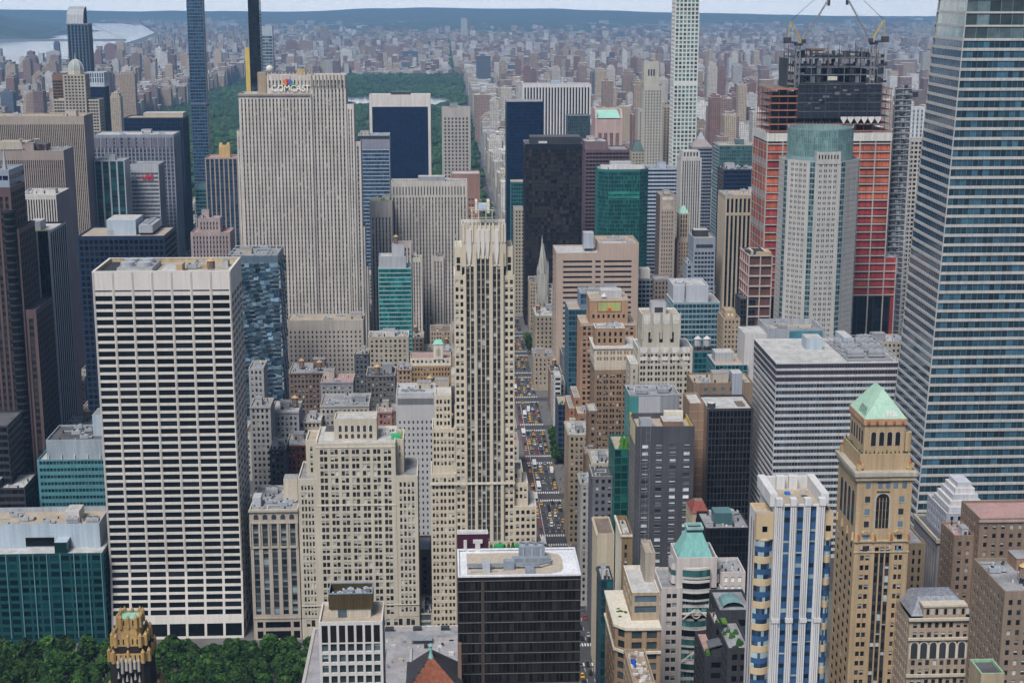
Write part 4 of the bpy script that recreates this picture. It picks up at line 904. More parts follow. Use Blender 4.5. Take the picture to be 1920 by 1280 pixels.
# --- art deco tower in cream brick
Y = S(42.3); b = Bld('art_deco_tower', 'tall cream art deco tower with dark vertical window strips and a crested crown', X(908, 700, Y), Y, 'building', parts=100)
FV = glass((.040, .041, .043), (.42, .43, .40)); SPN = wall((.15, .148, .14), .12)
CRM = wall((.53, .465, .36), .05, streak=.06)
def strip(x0, x1, y0, y1, z0, z1, cols, roof=None, blank='N', mt=2.0, wb=(.12, .88), fl=3.62):
    """one slice of the front: full-height window strips at the given photograph columns"""
    s_ = style(CRM, FV, 'v', 2.2, (wb,), fl, 2.8, 0, mt, 0, .5, SPN, .2, coping=CREAMW); b.box(x0, x1, y0, y1, z0, z1, s_, roof, blank, nbs={0: cols})
PX = lambda p, y=480: X(p, y, Y)
zs = Z(908, 480, Y); zr = Z(908, 423, Y)
punch = style(CRM, G_MAS2, 'p', 2.1, ((.2, .8),), 3.62, 2.1, .25, 2.2, 0, .35, bl=.4, coping=CREAMW)
ux0, ux1 = PX(851), PX(965)
# shaft: outer wings with punched windows, buttresses, strips
b.box(ux0, PX(871), Y + 1.2, Y + 24, 0, Z(858, 517, Y), dict(punch, nb=2), R_WHITE, 'NE')
b.box(PX(944), ux1, Y + 1.2, Y + 24, 0, Z(958, 517, Y), dict(punch, nb=2), R_WHITE, 'NW')
segs = [(871, 873.5, 0), (873.5, 889, 2), (889, 893.5, 0), (893.5, 918, 3), (918, 923.5, 0), (923.5, 939, 2), (939, 944, 0)]
for p0, p1, n in segs:
    if n == 0: b.box(PX(p0), PX(p1), Y - .5, Y + 20, 0, zs + 2, style(CRM, None), None, 'SENW')
    else: strip(PX(p0), PX(p1), Y, Y + 20, 0, zs - (4 if n == 2 else 0), n, None, 'NEW', mt=1)
z1_ = Z(860, 463, Y + 2.5)
b.box(PX(853), PX(866), Y + 2.5, Y + 22, Z(858, 517, Y) - 1, z1_, dict(punch, nb=1, mt=5, wh=3.0), R_WHITE, 'NE'); b.box(PX(949), PX(962), Y + 2.5, Y + 22, Z(858, 517, Y) - 1, z1_, dict(punch, nb=1, mt=5, wh=3.0), R_WHITE, 'NW')
b.box(PX(866), PX(949), Y + .6, Y + 21, zs - 5, zr, style(CRM, None, coping=CREAMW), R_GREY, 'SENW', par=1.5)
m = b.part('crest')                                          # pale fluted scallops on the crown
for p, w_, d_ in ((880, 2.4, 17), (897, 1.9, 14), (905.5, 1.9, 14), (914, 1.9, 14), (931, 2.4, 17)):
    c_ = PX(p); zt_ = zr - 2; y_ = Y + .5
    pts = [(c_ - w_ * .5, zt_), (c_ - w_ * .62, zt_ - d_ * .6), (c_ - w_ * .2, zt_ - d_), (c_ + w_ * .2, zt_ - d_), (c_ + w_ * .62, zt_ - d_ * .6), (c_ + w_ * .5, zt_)]
    m.loft([(q[0], y_ + .1, q[1]) for q in pts], [(q[0] * .7 + c_ * .3, y_ - .9, q[1]) for q in pts], WHITE, WHITE)
for p in (870, 876, 886, 893, 901, 910, 918, 925, 936, 942, 947): m.box(PX(p) - .3, PX(p) + .3, Y + .05, Y + .62, zr - 8, zr + 1.1, CREAMW)
m = b.part('strip_window')
for p in (880, 931): m.box(PX(p) - .9, PX(p) + .9, Y + .5, Y + .65, zs - 5, zs - 1.0, CHAR)
m = b.part('roof_frame')
hx0, hx1, hz = PX(886), PX(924), Z(905, 383, Y + 8)
for u in (hx0, hx0 + 3, hx1 - 3, hx1):
    for v in (Y + 6, Y + 14): m.bar((u, v, zr - 1), (u, v, zr + 6.5), .3, CREAMW)
for v in (Y + 6, Y + 14): m.bar((hx0 - 1, v, zr + 6.5), (hx1 + 1, v, zr + 6.5), .35, CREAMW); m.bar((hx0, v, zr + 3), (hx1, v, zr + 3), .2, CREAMW)
m = b.part('plant_room', 'pale blue plant room on a steel frame'); m.box(PX(893), PX(919), Y + 6.5, Y + 13.5, zr + 6.9, hz, wall((.40, .50, .62), .05), R_WHITE); m.box(PX(892), PX(896), Y + 6, Y + 14, hz - 4, hz + 1.8, CREAMW); m.box(PX(914), PX(919), Y + 6, Y + 14, hz - 4, hz + 1.8, CREAMW)
m = b.part('roof_post')
for i in range(12): u = PX(868) + i * (PX(947) - PX(868)) / 11; m.bar((u, Y + 1.2, zr), (u, Y + 1.2, zr + 2.2), .12, CHAR)
# lower left wing in three steps
zl = [(815, 846, 741, 6), (810, 851, 803, 3), (807.5, 851, 888, .6)]
low = dict(punch, pu=4.4, pat=((.14, .42), (.58, .86)), nb=3)
prev = 0
for p0, p1, yt, dy in zl[::-1]:
    zt_ = Z(p0, yt, Y + dy); b.box(X(p0, yt, Y + dy), PX(851) - .02 if p1 >= 851 else X(p1, yt, Y + dy), Y + dy, Y + 22, prev, zt_, dict(low, nb=2 if p0 == 815 else 3), R_WHITE, 'NE'); prev = zt_ - 1
m = b.part('band'); m.box(X(806.5, 900, Y), ux1 + .2, Y - .75, Y - .52, Z(900, 905, Y) - .6, Z(900, 905, Y) + .6, CREAMW)
# lower right wing stepping to the avenue
pw = dict(punch, nb=3); prev = 0; xr_ = ux1 + .02
for p1, yt, dy in ((1006, 948, 1.0), (990, 905, 4.0), (978, 880, 7.0)):
    b.box(xr_, X(p1, yt, Y + dy), Y + dy, Y + 26 - dy, prev, Z(p1, yt, Y + dy), dict(pw, nb=2 if p1 < 985 else 3 if p1 < 1000 else 4), R_WHITE, 'N'); prev = Z(p1, yt, Y + dy) - 1
m = b.part('tank_housing'); m.box(X(850, 490, Y + 3), X(853, 490, Y + 3), Y + 3, Y + 9, 90, 118, CREAMW)
b.done(); FOOT.append((ux0, ux1, Y, Y + 22, zs)); FOOT.append((X(807, 900, Y), X(1006, 948, Y), Y, Y + 26, 62))

# --- black office block in the foreground, maroon wing behind
Y = S(39.2); DK = style(wall((.016, .014, .014), .08, .45), glass((.014, .012, .012), (.05, .048, .045), lo=.4, hi=2.3), 'h', 1.25, ((.06, .94),), 3.6, 2.85, .3, 1.6, 0, .2, wall((.035, .030, .028), .05, .5))
b = bx('office_tower', 'black glass office block with a white rimmed gravel roof at the bottom of the view', 859, 1089, 1082, 39.2, 25, DK, None, 0)
m = b.wall
for j in range(int(b.z / 3.6)):
    zz = b.z - 1.6 - 3.6 * j; m.box(b.x0 - .06, b.x1 + .06, b.y0 - .12, b.y0 - .004, zz + .18, zz + .36, wall((.17, .16, .155), .05))
m.box(X(902, 1082, Y), X(908, 1082, Y), Y - .16, Y - .006, 0, b.z - 1, wall((.07, .055, .045), .08))
WR = wall((.62, .63, .66), .06)
m.box(b.x0 - .1, b.x1 + .1, Y - .15, Y + .5, b.z, b.z + .5, WR); m.box(b.x0 - .1, b.x0 + .5, Y + .5, Y + 25, b.z, b.z + .5, WR); m.box(b.x1 - .5, b.x1 + .1, Y + .5, Y + 25, b.z, b.z + .5, WR); m.box(b.x0 + .5, b.x1 - .5, Y + 24.4, Y + 25, b.z, b.z + .5, WR)
m = b.part('roof'); m.quads([[(b.x0, Y, b.z - .3), (b.x1, Y, b.z - .3), (b.x1, Y + 25, b.z - .3), (b.x0, Y + 25, b.z - .3)]], roofing((.70, .71, .73), (.58, .59, .61)))
gx0, gx1, gy0, gy1 = b.x0 + 3, b.x1 - 5, Y + 2.8, Y + 22.4; cc = 5
m = b.part('gravel_bed'); m.poly([(gx0, gy0, b.z - .25), (gx1 - cc, gy0, b.z - .25), (gx1 - 1, gy0 + 1.6, b.z - .25), (gx1, gy0 + cc, b.z - .25), (gx1, gy1 - cc, b.z - .25), (gx1 - 1, gy1 - 1.6, b.z - .25), (gx1 - cc, gy1, b.z - .25), (gx0, gy1, b.z - .25)], roofing((.46, .39, .31), (.38, .32, .26), .6))
MT = wall((.22, .25, .29), .12, .45); zz = b.z - .25
m = b.part('cooling_plant'); m.box(b.x0 + 20.5, b.x0 + 29, Y + 14.0, Y + 18.9, zz, zz + 5, MT)
for i in range(3): m.cyl(b.x0 + 22 + 2.9 * i, Y + 16.4, 1.25, 1.25, zz + 5, zz + 5.8, ALU, 12, False); m.cyl(b.x0 + 22 + 2.9 * i, Y + 16.4, 1.2, 1.2, zz + 5, zz + 5.2, CHAR, 12)
for i in range(3): m.box(b.x0 + 21.7 + 2.9 * i, b.x0 + 22.1 + 2.9 * i, Y + 13.7, Y + 14.0, zz + 1, zz + 4.4, ALU)
m.box(b.x0 + 18, b.x0 + 31, Y + 11.5, Y + 14.0, zz, zz + 2.0, MT)
m = b.part('duct')
m.bar((b.x0 + 3, Y + 7.7, zz + 1.4), (b.x0 + 27, Y + 7.7, zz + 1.4), .9, MT); m.bar((b.x0 + 27, Y + 7.7, zz + 1.4), (b.x0 + 31, Y + 10.5, zz + 1.4), .6, MT)
m.bar((b.x0 + 4, Y + 4.9, zz + .6), (b.x0 + 13, Y + 4.9, zz + .6), .25, ALU); m.box(b.x0 + 8, b.x0 + 10.5, Y + 4.2, Y + 9.1, zz, zz + 3, ALU); m.box(b.x0 + 15, b.x0 + 18.5, Y + 6.3, Y + 9.1, zz, zz + 3.0, MT); m.box(b.x0 + 22, b.x0 + 25, Y + 2.8, Y + 8.4, zz, zz + 1.2, MT)
for i in range(6): m.bar((b.x0 + 4 + i * 4, Y + 7.7, zz), (b.x0 + 4 + i * 4, Y + 7.7, zz + 1), .2, CHAR)
b.done()
Y2 = S(39.2) + 25.3; xm0, xm1 = X(857, 1003, Y2), X(915, 1003, Y2); zt_ = Z(880, 1003, Y2)
b = Bld('stair_tower', 'maroon windowless block with white ducts rising behind the black office block', (xm0 + xm1) / 2, Y2)
b.box(xm0, xm1, Y2, Y2 + 4.5, 0, zt_ + .4, style(wall((.050, .014, .030), .06), None, coping=WHITE2), R_WHITE, 'SENW', par=.4, lip=.3)
m = b.part('duct'); u = xm0 + 2.2; WD = wall((.48, .47, .46), .05)
m.box(u, u + 1.1, Y2 - .9, Y2 - .01, zt_ - 4.5, zt_ - 1.6, WD); m.loft([(u + 1.7, Y2 - .9, zt_ - 6.6), (u + 2.8, Y2 - .9, zt_ - 6.6), (u + 2.8, Y2 - .02, zt_ - 6.6), (u + 1.7, Y2 - .02, zt_ - 6.6)], [(u, Y2 - .9, zt_ - 4.5), (u + 1.1, Y2 - .9, zt_ - 4.5), (u + 1.1, Y2 - .02, zt_ - 4.5), (u, Y2 - .02, zt_ - 4.5)], WD); m.box(u + 1.7, u + 2.8, Y2 - .9, Y2 - .01, zt_ - 10, zt_ - 6.6, WD)
m.box(u + 3.9, u + 5.6, Y2 - .9, Y2 - .01, zt_ - 10, zt_ - 1.6, WD); m.box(u + 3.2, u + 6.4, Y2 - 1, Y2 - .01, zt_ - 2.6, zt_ - 1.5, WD)
m = b.part('hatch'); m.box(xm1 - 2, xm1 - 1.2, Y2 - .1, Y2 - .01, zt_ - 7, zt_ - 6, WHITE); b.done(); FOOT.append((xm0, xm1, Y2, Y2 + 8, zt_))
b = bx('low_building', 'low roof garden building with green awnings right of the maroon block', 918, 1000, 1038, 40.3, 14, style(CREAM2, G_MAS, 'p', 3, fl=3.6), R_TAN)
for u in (2, 10): m = b.part('awning'); m.box(b.x0 + u, b.x0 + u + 3.4, b.y0 + 2, b.y0 + 5, b.z + .6, b.z + 2.4, wall((.03, .28, .10), .1))
m = b.part('planter', 'boxes of green and orange shrubs'); [m.cyl(b.x0 + .8 + i * 1.7, b.y0 + 6 + (i % 3), .9, .4, b.z - 1, b.z + 1.6, wall((.05, .14, .03), .3), 6) for i in range(10)]; b.done()

# --- white framed tower with a ribbed bronze plant box
Y = S(39.6); WF = style(wall((.56, .54, .52), .04, streak=.05), glass((.035, .05, .055), (.28, .36, .38), lo=.5, hi=2.4), 'p', 3.05, ((.14, .86),), 4.0, 2.9, .55, 8.2, 0, .7, coping=WHITE, bl=.12)
b = bx('apartment_tower', 'white framed tower with tall top windows and a ribbed bronze plant box on its roof', 597, 717, 1166, 39.6, 18, WF, R_TAN, 80, nbs={0: 7})
m = b.part('top_window')
for i in range(7): u = b.x0 + .55 + (b.x1 - b.x0 - 1.1) / 7 * i; m.box(u + .45, u + 2.6, b.y0 - .03, b.y0 + .1, b.z - 7.6, b.z - 1.3, G_BRONZE)
q0, q1 = X(617, 1160, Y + 6), X(699, 1160, Y + 6); zq = Z(650, 1113, Y + 6)
OL = wall((.085, .065, .030), .12, .5, .3)
m = b.part('plant_screen'); m.box(q0, q1, Y + 6, Y + 6.3, b.z + 2.2, zq, OL); m.box(q0, q1, Y + 15.7, Y + 16, b.z + 2.2, zq, OL); m.box(q0, q0 + .3, Y + 6.3, Y + 15.7, b.z + 2.2, zq, OL); m.box(q1 - .3, q1, Y + 6.3, Y + 15.7, b.z + 2.2, zq, OL)
for i in range(30): u = q0 + .2 + (q1 - q0 - .4) / 29 * i; m.box(u - .09, u + .09, Y + 5.86, Y + 6, b.z + 2.2, zq, wall((.13, .10, .05), .1, .5, .3))
RM = wall((.20, .25, .30), .05, .4); m.box(q0 - .1, q1 + .1, Y + 5.8, Y + 6.3, zq, zq + .35, RM); m.box(q0 - .1, q1 + .1, Y + 15.7, Y + 16.1, zq, zq + .35, RM); m.box(q0 - .1, q0 + .3, Y + 6.3, Y + 15.7, zq, zq + .35, RM); m.box(q1 - .3, q1 + .1, Y + 6.3, Y + 15.7, zq, zq + .35, RM)
m = b.part('plant_base'); m.box(q0 + .6, q1 - .6, Y + 6.4, Y + 15.5, b.z - 1, b.z + 2.2, CREAMW)
for i in range(26): u = q0 + .8 + (q1 - q0 - 1.6) / 25 * i; m.box(u - .1, u + .1, Y + 6.25, Y + 6.4, b.z - 1, b.z + 2.1, CREAM2)
m.box(q0 + 3.2, q0 + 6.2, Y + 6.1, Y + 6.4, b.z - .8, b.z + 2.0, G_SKY)
m = b.part('plant_floor'); m.quads([[(q0 + .3, Y + 6.3, zq - 2.5), (q1 - .3, Y + 6.3, zq - 2.5), (q1 - .3, Y + 15.7, zq - 2.5), (q0 + .3, Y + 15.7, zq - 2.5)]], R_DARK)
b.done()
for i, (u, v) in enumerate(((3, 9), (6.5, 12.5), (9.5, 9), (12, 12.6))): handler(q0 + u, Y + v, zq - 2.5, 'the white framed tower', .2 * i, .8)

# --- library with its long roofs
Y = S(41.0) - 50; LB = style(wall((.42, .39, .36), .06), G_MAS, 'p', 7, ((.3, .7),), 9, 6, 2, 5, 0, .8)
x0, x1 = -64.0, 42.0; b = Bld('library', 'grey roofed stone library between the park trees and the black office block', 0, Y + 60)
b.box(x0, x1, Y + 30, Y + 113, 0, 24, LB, roofing((.26, .25, .26), (.34, .33, .34)), 'N', par=.6, lip=1.4)
m = b.part('skylight'); SGR = wall((.20, .22, .25), .08)
m.box(x0 + 30, x1 - 4, Y + 96, Y + 104, 23.4, 25.2, wall((.40, .38, .37), .1), R_GREY)
for i in range(4): m.box(x0 + 34 + i * 13, x0 + 38 + i * 13, Y + 106, Y + 109, 23.4, 25.6, CHAR)
for i in range(9): m.box(x0 + 32 + (i * 5.3) % 40, x0 + 34 + (i * 5.3) % 40, Y + 84 + (i * 7) % 30, Y + 85 + (i * 7) % 30, 23.4, 24.1, WHITE2)
rr_ = random.Random(3)
for i in range(46): u, v = x0 + 30 + rr_.random() * 66, Y + 62 + rr_.random() * 46; q = .3 + rr_.random() * .9; b.part('roof_vent').box(u - q, u + q, v - q * .8, v + q * .8, 23.4, 23.8 + rr_.random() * 1.6, rr_.choice([CHAR, ALU, WHITE2, GREY, CREAM2]))
for i in range(5): b.part('roof_duct').box(x0 + 34 + i * 12, x0 + 35 + i * 12, Y + 66, Y + 88, 23.4, 24.3, ALU)
m.quads([[(x0 + 46, Y + 92, 25.6), (x0 + 56, Y + 92, 25.6), (x0 + 56, Y + 95, 26.4), (x0 + 46, Y + 95, 26.4)]], SGR)
b.done(); FOOT.append((x0, x1, Y + 40, Y + 128, 24))

# --- red tiled pyramid roof house
Y = S(39.0); b = bx('club_house', 'brick house under a steep red tiled hipped roof with a green copper finial', 760, 868, 1300, 39.0, 22, style(wall((.13, .10, .09), .1), G_MAS, 'p', 4, fl=4, wh=2.4), None)
RT = wall((.21, .075, .045), .2, streak=.15); RD = wall((.050, .048, .052), .1)
ap = (X(808, 1228, Y + 11), Y + 10, Z(808, 1228, Y + 10)); ap2 = (ap[0], Y + 15, ap[2])
m = b.part('roof', 'steep red tiled hipped roof'); c4 = [(b.x0, b.y0, b.z), (b.x1, b.y0, b.z), (b.x1, b.y1, b.z), (b.x0, b.y1, b.z)]
m.poly([c4[0], c4[1], ap], RT); m.quads([[c4[1], c4[2], ap2, ap]], RD); m.poly([c4[2], c4[3], ap2], RT); m.quads([[c4[3], c4[0], ap, ap2]], RD)
m = b.part('finial'); m.cyl(ap[0], ap[1], 1.0, .5, ap[2] - 1, ap[2] + .8, COPPER2, 8); m.cyl(ap[0], ap[1], .45, .4, ap[2] + .8, ap[2] + 3.4, COPPER2, 8); m.cyl(ap[0], ap[1], .8, .2, ap[2] + 3.4, ap[2] + 4.2, COPPER2, 8)
m = b.part('chimney'); m.box(b.x1 - 1.5, b.x1 - .3, b.y0 + 9, b.y0 + 11, b.z - 2, ap[2] + 4, BROWN)
m = b.part('roof_window'); t = .45
for k in range(3):
    s0 = .25 + .18 * k; q0 = np.array(c4[0]) * (1 - s0) + np.array(ap) * s0; m.box(q0[0] + .3, q0[0] + 1.2, q0[1] + .9, q0[1] + 2.4, q0[2], q0[2] + 1.2, CHAR)
b.done()

# --- black and gold gothic tower
Y = S(39.7); b = Bld('gothic_tower', 'black brick tower with gilded gothic crown and pinnacles in front of the park trees', X(243, 1200, Y), Y)
BB = wall((.025, .022, .022), .12); GD = wall((.36, .235, .095), .25, .55, .1); WG = wall((.36, .34, .31), .1)
def oct_(x, y, hx, hy, c): return [(x - hx + c, y - hy), (x + hx - c, y - hy), (x + hx, y - hy + c), (x + hx, y + hy - c), (x + hx - c, y + hy), (x - hx + c, y + hy), (x - hx, y + hy - c), (x - hx, y - hy + c)]
tw = [(235, 1160, 3.9, 1.2), (236, 1195, 5.9, 1.6), (240, 1225, 7.0, 1.8), (243, 1300, 8.6, 2.0)]
yc = Y + 8; prevz = 0; levels = []
for (px_, py_, hx, c) in tw[::-1]:
    x_, z_ = X(240, py_, Y + 8 - hx), Z(240, py_, Y + 8 - hx); levels.append((x_, z_, hx, c))
xc_ = levels[-1][0]
for i, (x_, z_, hx, c) in enumerate(levels):
    st_ = style(BB if i < 3 else GD, G_BLACK, 'v', 2.4, ((.32, .68),), 3.6, 2.6, .5, 3.4 if i else 2, 0, .4, BB if i < 2 else GD)
    b.prism(oct_(xc_, yc, hx, hx, c), prevz, z_ - 3.2, st_, None, blank=(1, 3, 5, 7))
    b.prism(oct_(xc_, yc, hx + .12, hx + .12, c), z_ - 3.2, z_, style(GD, G_BLACK, 'v', 1.6, ((.35, .65),), 2.6, 2, .4, .5, 0, .3, BB), R_BRN if i < 3 else COPPER, blank=(1, 3, 5, 7), par=.6, lip=.4); prevz = z_ - .6
m = b.part('pinnacle')
for i, (x_, z_, hx, c) in enumerate(levels):
    n_ = 8
    for k, (qx, qy) in enumerate(oct_(xc_, yc, hx, hx, c)):
        m.cyl(qx, qy, .75, .7, z_ - 3.5, z_ + .6, GD, 7); m.cyl(qx, qy, .8, .35, z_ + .6, z_ + 1.3, GD, 7); m.cyl(qx, qy, .35, .05, z_ + 1.3, z_ + 1.9, GD, 7)
    for k in range(4):
        a_ = k * math.pi / 2; qx, qy = xc_ + hx * math.sin(a_), yc - hx * math.cos(a_); m.cyl(qx, qy, .6, .55, z_ - 3.5, z_ + .4, GD, 6); m.cyl(qx, qy, .65, .06, z_ + .4, z_ + 1.5, GD, 6)
m = b.part('stone_finial')
lx, lz, lh, lc = levels[1][0], levels[1][1], levels[1][2], levels[1][3]
for k in range(6): u = xc_ - 3.6 + k * 1.45; q = (0, 2.2, 1.2, 1.8, .6, 1.5)[k]; m.cyl(u, yc - lh - .4, .6, .5, lz - 5 - q, lz - 3.4 + q * .6, WG, 6); m.cyl(u, yc - lh - .4, .62, .05, lz - 3.4 + q * .6, lz - 2 + q * .6, WG, 6); m.cyl(u, yc - lh - .45, .5, .05, lz - 9 - q, lz - 6.5 - q, WG, 6)
b.done(); FOOT.append((xc_ - 9, xc_ + 9, Y - 1, Y + 17, 100))

# --- red lettered sign on the louvred wing
Ys = bk.y0 - .5
sg = root('wall_sign', (X(270, 333, Ys), Ys, Z(270, 333, Ys)), 'red lettered sign with a white three key emblem on the pale louvred wing', 'sign')
font_text('UBS', 6.2, plain((.62, .02, .03), .5), (3.4, 0, 0), parent=sg, bold=.1)
m = MB()
for k in range(3):
    a = math.radians(90 + k * 60); m.bar((-9 - 2.6 * math.cos(a), -.05, -2.6 * math.sin(a)), (-9 + 2.6 * math.cos(a), -.05, 2.6 * math.sin(a)), .3, LW)
    m.cyl(-9 + 2.4 * math.cos(a), -.1, .7, .7, 2.4 * math.sin(a) - .3, 2.4 * math.sin(a) + .3, LW, 8)
m.build('emblem', sg)

# ================================================================== BUILDINGS EAST OF THE AVENUE
def west(xl, xm, yt, n, extra=0.0):
    """depth of a block whose north west corner shows at column xl and south west corner at xm, both roof edges (rows differ)"""
    return None
# --- cathedral
Y = S(50.2); CST = wall((.34, .33, .30), .1, streak=.15); b = Bld('cathedral', 'pale stone gothic cathedral with a tall pointed spire on the avenue', X(1016, 560, Y) + 12, Y)
for (pc, dy, zt_) in ((1016, 0, Z(1016, 448, Y)), (1019, 26, Z(1018, 462, Y + 26))):
    xs = X(pc, 560, Y + dy); ys = Y + dy; hw = 4.9; zb_ = Z(1016, 556, Y); ztw = 70
    b.box(xs - hw, xs + hw, ys - hw, ys + hw, 0, 46, style(CST, wall((.16, .15, .13), .1), 'v', 3.7, ((.3, .7),), 14, 11, 1, 3, 6, .6), None, '')
    b.box(xs - hw + .6, xs + hw - .6, ys - hw + .6, ys + hw - .6, 46, ztw, style(CST, wall((.13, .12, .11), .1), 'v', 3.2, ((.25, .75),), 22, 17, .8, 3, 2, .8), None, '')
    m = b.part('spire'); m.cyl(xs, ys, 4.1, .15, ztw, zt_, CST, 8, ph=.5); m.cyl(xs, ys, .8, .1, zt_ - 2, zt_ + 3, CST, 6)
    for k in range(8): a = (k + .5) * math.pi / 4; m.bar((xs + 4.1 * math.cos(a), ys + 4.1 * math.sin(a), ztw), (xs, ys, zt_), .28, wall((.40, .39, .355), .1))
    for sx_ in (-1, 1):
        for sy_ in (-1, 1):
            m = b.part('pinnacle'); m.cyl(xs + sx_ * hw, ys + sy_ * hw, .8, .7, 36, 47, CST, 6); m.cyl(xs + sx_ * hw, ys + sy_ * hw, .8, .05, 47, 54, CST, 6)
            m = b.part('pinnacle'); m.cyl(xs + sx_ * (hw - .9), ys + sy_ * (hw - .9), .6, .5, 60, ztw + 1, CST, 6); m.cyl(xs + sx_ * (hw - .9), ys + sy_ * (hw - .9), .6, .05, ztw + 1, ztw + 8, CST, 6)
xs = X(1016, 560, Y); b.box(xs + 5.7, xs + 70, Y + 3, Y + 24, 0, 26, style(CST, wall((.10, .10, .11), .1), 'p', 6, ((.3, .7),), 13, 8, 2, 2), None, '')
m = b.part('roof'); m.loft([(xs + 5.6, Y + 2.6, 26), (xs + 70, Y + 2.6, 26), (xs + 70, Y + 24.4, 26), (xs + 5.6, Y + 24.4, 26)], [(xs + 5.6, Y + 13, 39), (xs + 70, Y + 13, 39), (xs + 70, Y + 13.8, 39), (xs + 5.6, Y + 13.8, 39)], wall((.17, .18, .18), .1), GREY)
b.done(); FOOT.append((xs - 6, xs + 70, Y - 6, Y + 34, 40))
# shops on the avenue before the cathedral
b = bx('department_store', 'low tan stone store with a cluttered pale roof in front of the cathedral', 1003, 1046, 592, 49.3, 40, style(wall((.33, .28, .215), .1), G_MAS, 'p', 3.4, ((.3, .7),), 4, 2.2, 1, 2), R_WHITE, 30); kit(b, 'the tan stone store', 3, 1); b.done()
b = bx('row_building', 'narrow tan building facing the avenue beside the pink banded block', 1000, 1043, 668, 48.35, 30, style(wall((.36, .30, .24), .1), G_MAS, 'p', 3.2, ((.3, .7),), 3.8, 2.2, 1, 2, bl=.3), R_GREY, 20); kit(b, 'the narrow tan avenue building', 2); b.done()
# --- dark towers by the cathedral
OB = wall((.016, .015, .018), .1, .4)
OG = glass((.022, .017, .015), (.20, .15, .10), lo=.4, hi=2.6)
b = bx('office_tower', 'black brown glass tower with scattered tan blinds behind the cathedral spire', 985, 1092, 270, 51.5, 44, style(OB, OG, 'p', 3.0, ((.06, .94),), 3.65, 3.1, .3, 5.0, 0, .12, bl=.0, coping=GREY), R_DARK, 0)
bm = b.part('blind'); rr_ = random.Random(5); TB = wall((.034, .027, .021), .25, .5)
nbx = int((b.x1 - b.x0 - .6) / 3.0); p_ = (b.x1 - b.x0 - .6) / round((b.x1 - b.x0 - .6) / 3.0)
for j in range(3, 30):
    for i in range(1, 16):
        if random.Random(((j + 1) // 2) * 31 + (i // 2) * 7).random() < (.5 if j < 18 else .2) and rr_.random() < .85:
            u = b.x0 + .3 + i * p_; zz = b.z - 5 - 3.65 * j; bm.quads([[(u + .25, b.y0 - .09, zz - 3.0), (u + p_ - .25, b.y0 - .09, zz - 3.0), (u + p_ - .25, b.y0 - .09, zz - .2), (u + .25, b.y0 - .09, zz - .2)]], TB)
m = b.part('penthouse'); m.box(b.x0 + 5, b.x1 - 1, b.y0 + 6, b.y0 + 30, b.z - 1, b.z + 6, CHAR, R_DARK); m.box(b.x0 + 13, b.x0 + 21, b.y0 + 5, b.y0 + 5.9, b.z, b.z + 2, WHITE2)
kit(b, 'the black brown tower', 2, hut=False); b.done()
b = bx('office_tower', 'sheer dark blue glass slab left of the black and white striped tower', 950, 1018, 191, 54.6, 40, style(wall((.010, .018, .042), .08, .4), G_NAVY, 'h', 3, ((.02, .98),), 3.8, 3.1, .1, 1.2, 0, .1, coping=SILVER), R_GREY); b.done()
b = bx('glass_block', 'small teal glass block with a tan roof line below the dark blue slab', 958, 986, 341, 52.6, 20, style(wall((.05, .16, .17), .05, .4), G_TEAL, 'p', 2.4, ((.1, .9),), 3.8, 2.9, .3, 2, coping=BEIGE), R_TAN); b.done()
b = bx('apartment_house', 'pale stone mansion block with mansard roof at the avenue end of the teal block', 964, 985, 392, 52.0, 24, style(CREAM2, G_MAS, 'p', 3, fl=3.7), R_GREY); b.done()
b = bx('office_tower', 'white slab with bold black vertical stripes standing beyond the dark blue slab', 980, 1108, 158, 58.6, 30, style(wall((.60, .59, .58), .03), wall((.014, .014, .016), .05, .4), 'v', 4.05, ((.27, .80),), 4, 4, 1.2, 4.5, 0, 1.6, BLACKW), R_GREY, 0)
m = b.part('penthouse'); m.box(b.x0 + 38, b.x0 + 50, b.y0 + 8, b.y0 + 18, b.z - 1, b.z + 4, PALEB, R_WHITE); b.done()
b = bx('glass_block', 'dark grey glass block with a dotted top in front of the striped slab', 1064, 1107, 217, 57.2, 26, style(wall((.07, .10, .12), .08, .4), glass((.03, .05, .06), (.2, .3, .32), lo=.5), 'p', 2.6, ((.08, .92),), 3.8, 3.2, .3, .8, 0, .1), R_GREY); b.done()
# --- pink granite tower with a sunken green roof
Y = S(55.6); PKG = wall((.47, .34, .31), .05); x0, x1 = X(1116, 228, Y), X(1167, 228, Y); zt_ = Z(1140, 222, Y)
b = Bld('office_tower', 'pink granite tower with a sunken pale green roof', (x0 + x1) / 2, Y)
b.box(x0, x1, Y, Y + 46, 0, zt_, style(PKG, G_BLACK, 'v', 7.6, ((.24, .38), (.44, .56), (.62, .76)), 4, 3.6, 2.5, 17, 0, 1.0, BLACKW), None, 'N', sts={3: style(PKG, G_BLACK, 'v', 7.6, ((.24, .38), (.62, .76)), 4, 3.6, 2.5, 17, 0, 1.0, BLACKW)})
m = b.part('pediment'); hh_ = 10
for u0, u1 in ((x0, x0 + 2.2), (x1 - 2.2, x1)): m.loft([(u0, Y, zt_), (u1, Y, zt_), (u1, Y + 46, zt_), (u0, Y + 46, zt_)], [(u0, Y + 8, zt_ + hh_), (u1, Y + 8, zt_ + hh_), (u1, Y + 38, zt_ + hh_), (u0, Y + 38, zt_ + hh_)], PKG, PKG)
m.box(x0 + 2.2, x1 - 2.2, Y + 38, Y + 40, zt_, zt_ + hh_ - .5, PKG)
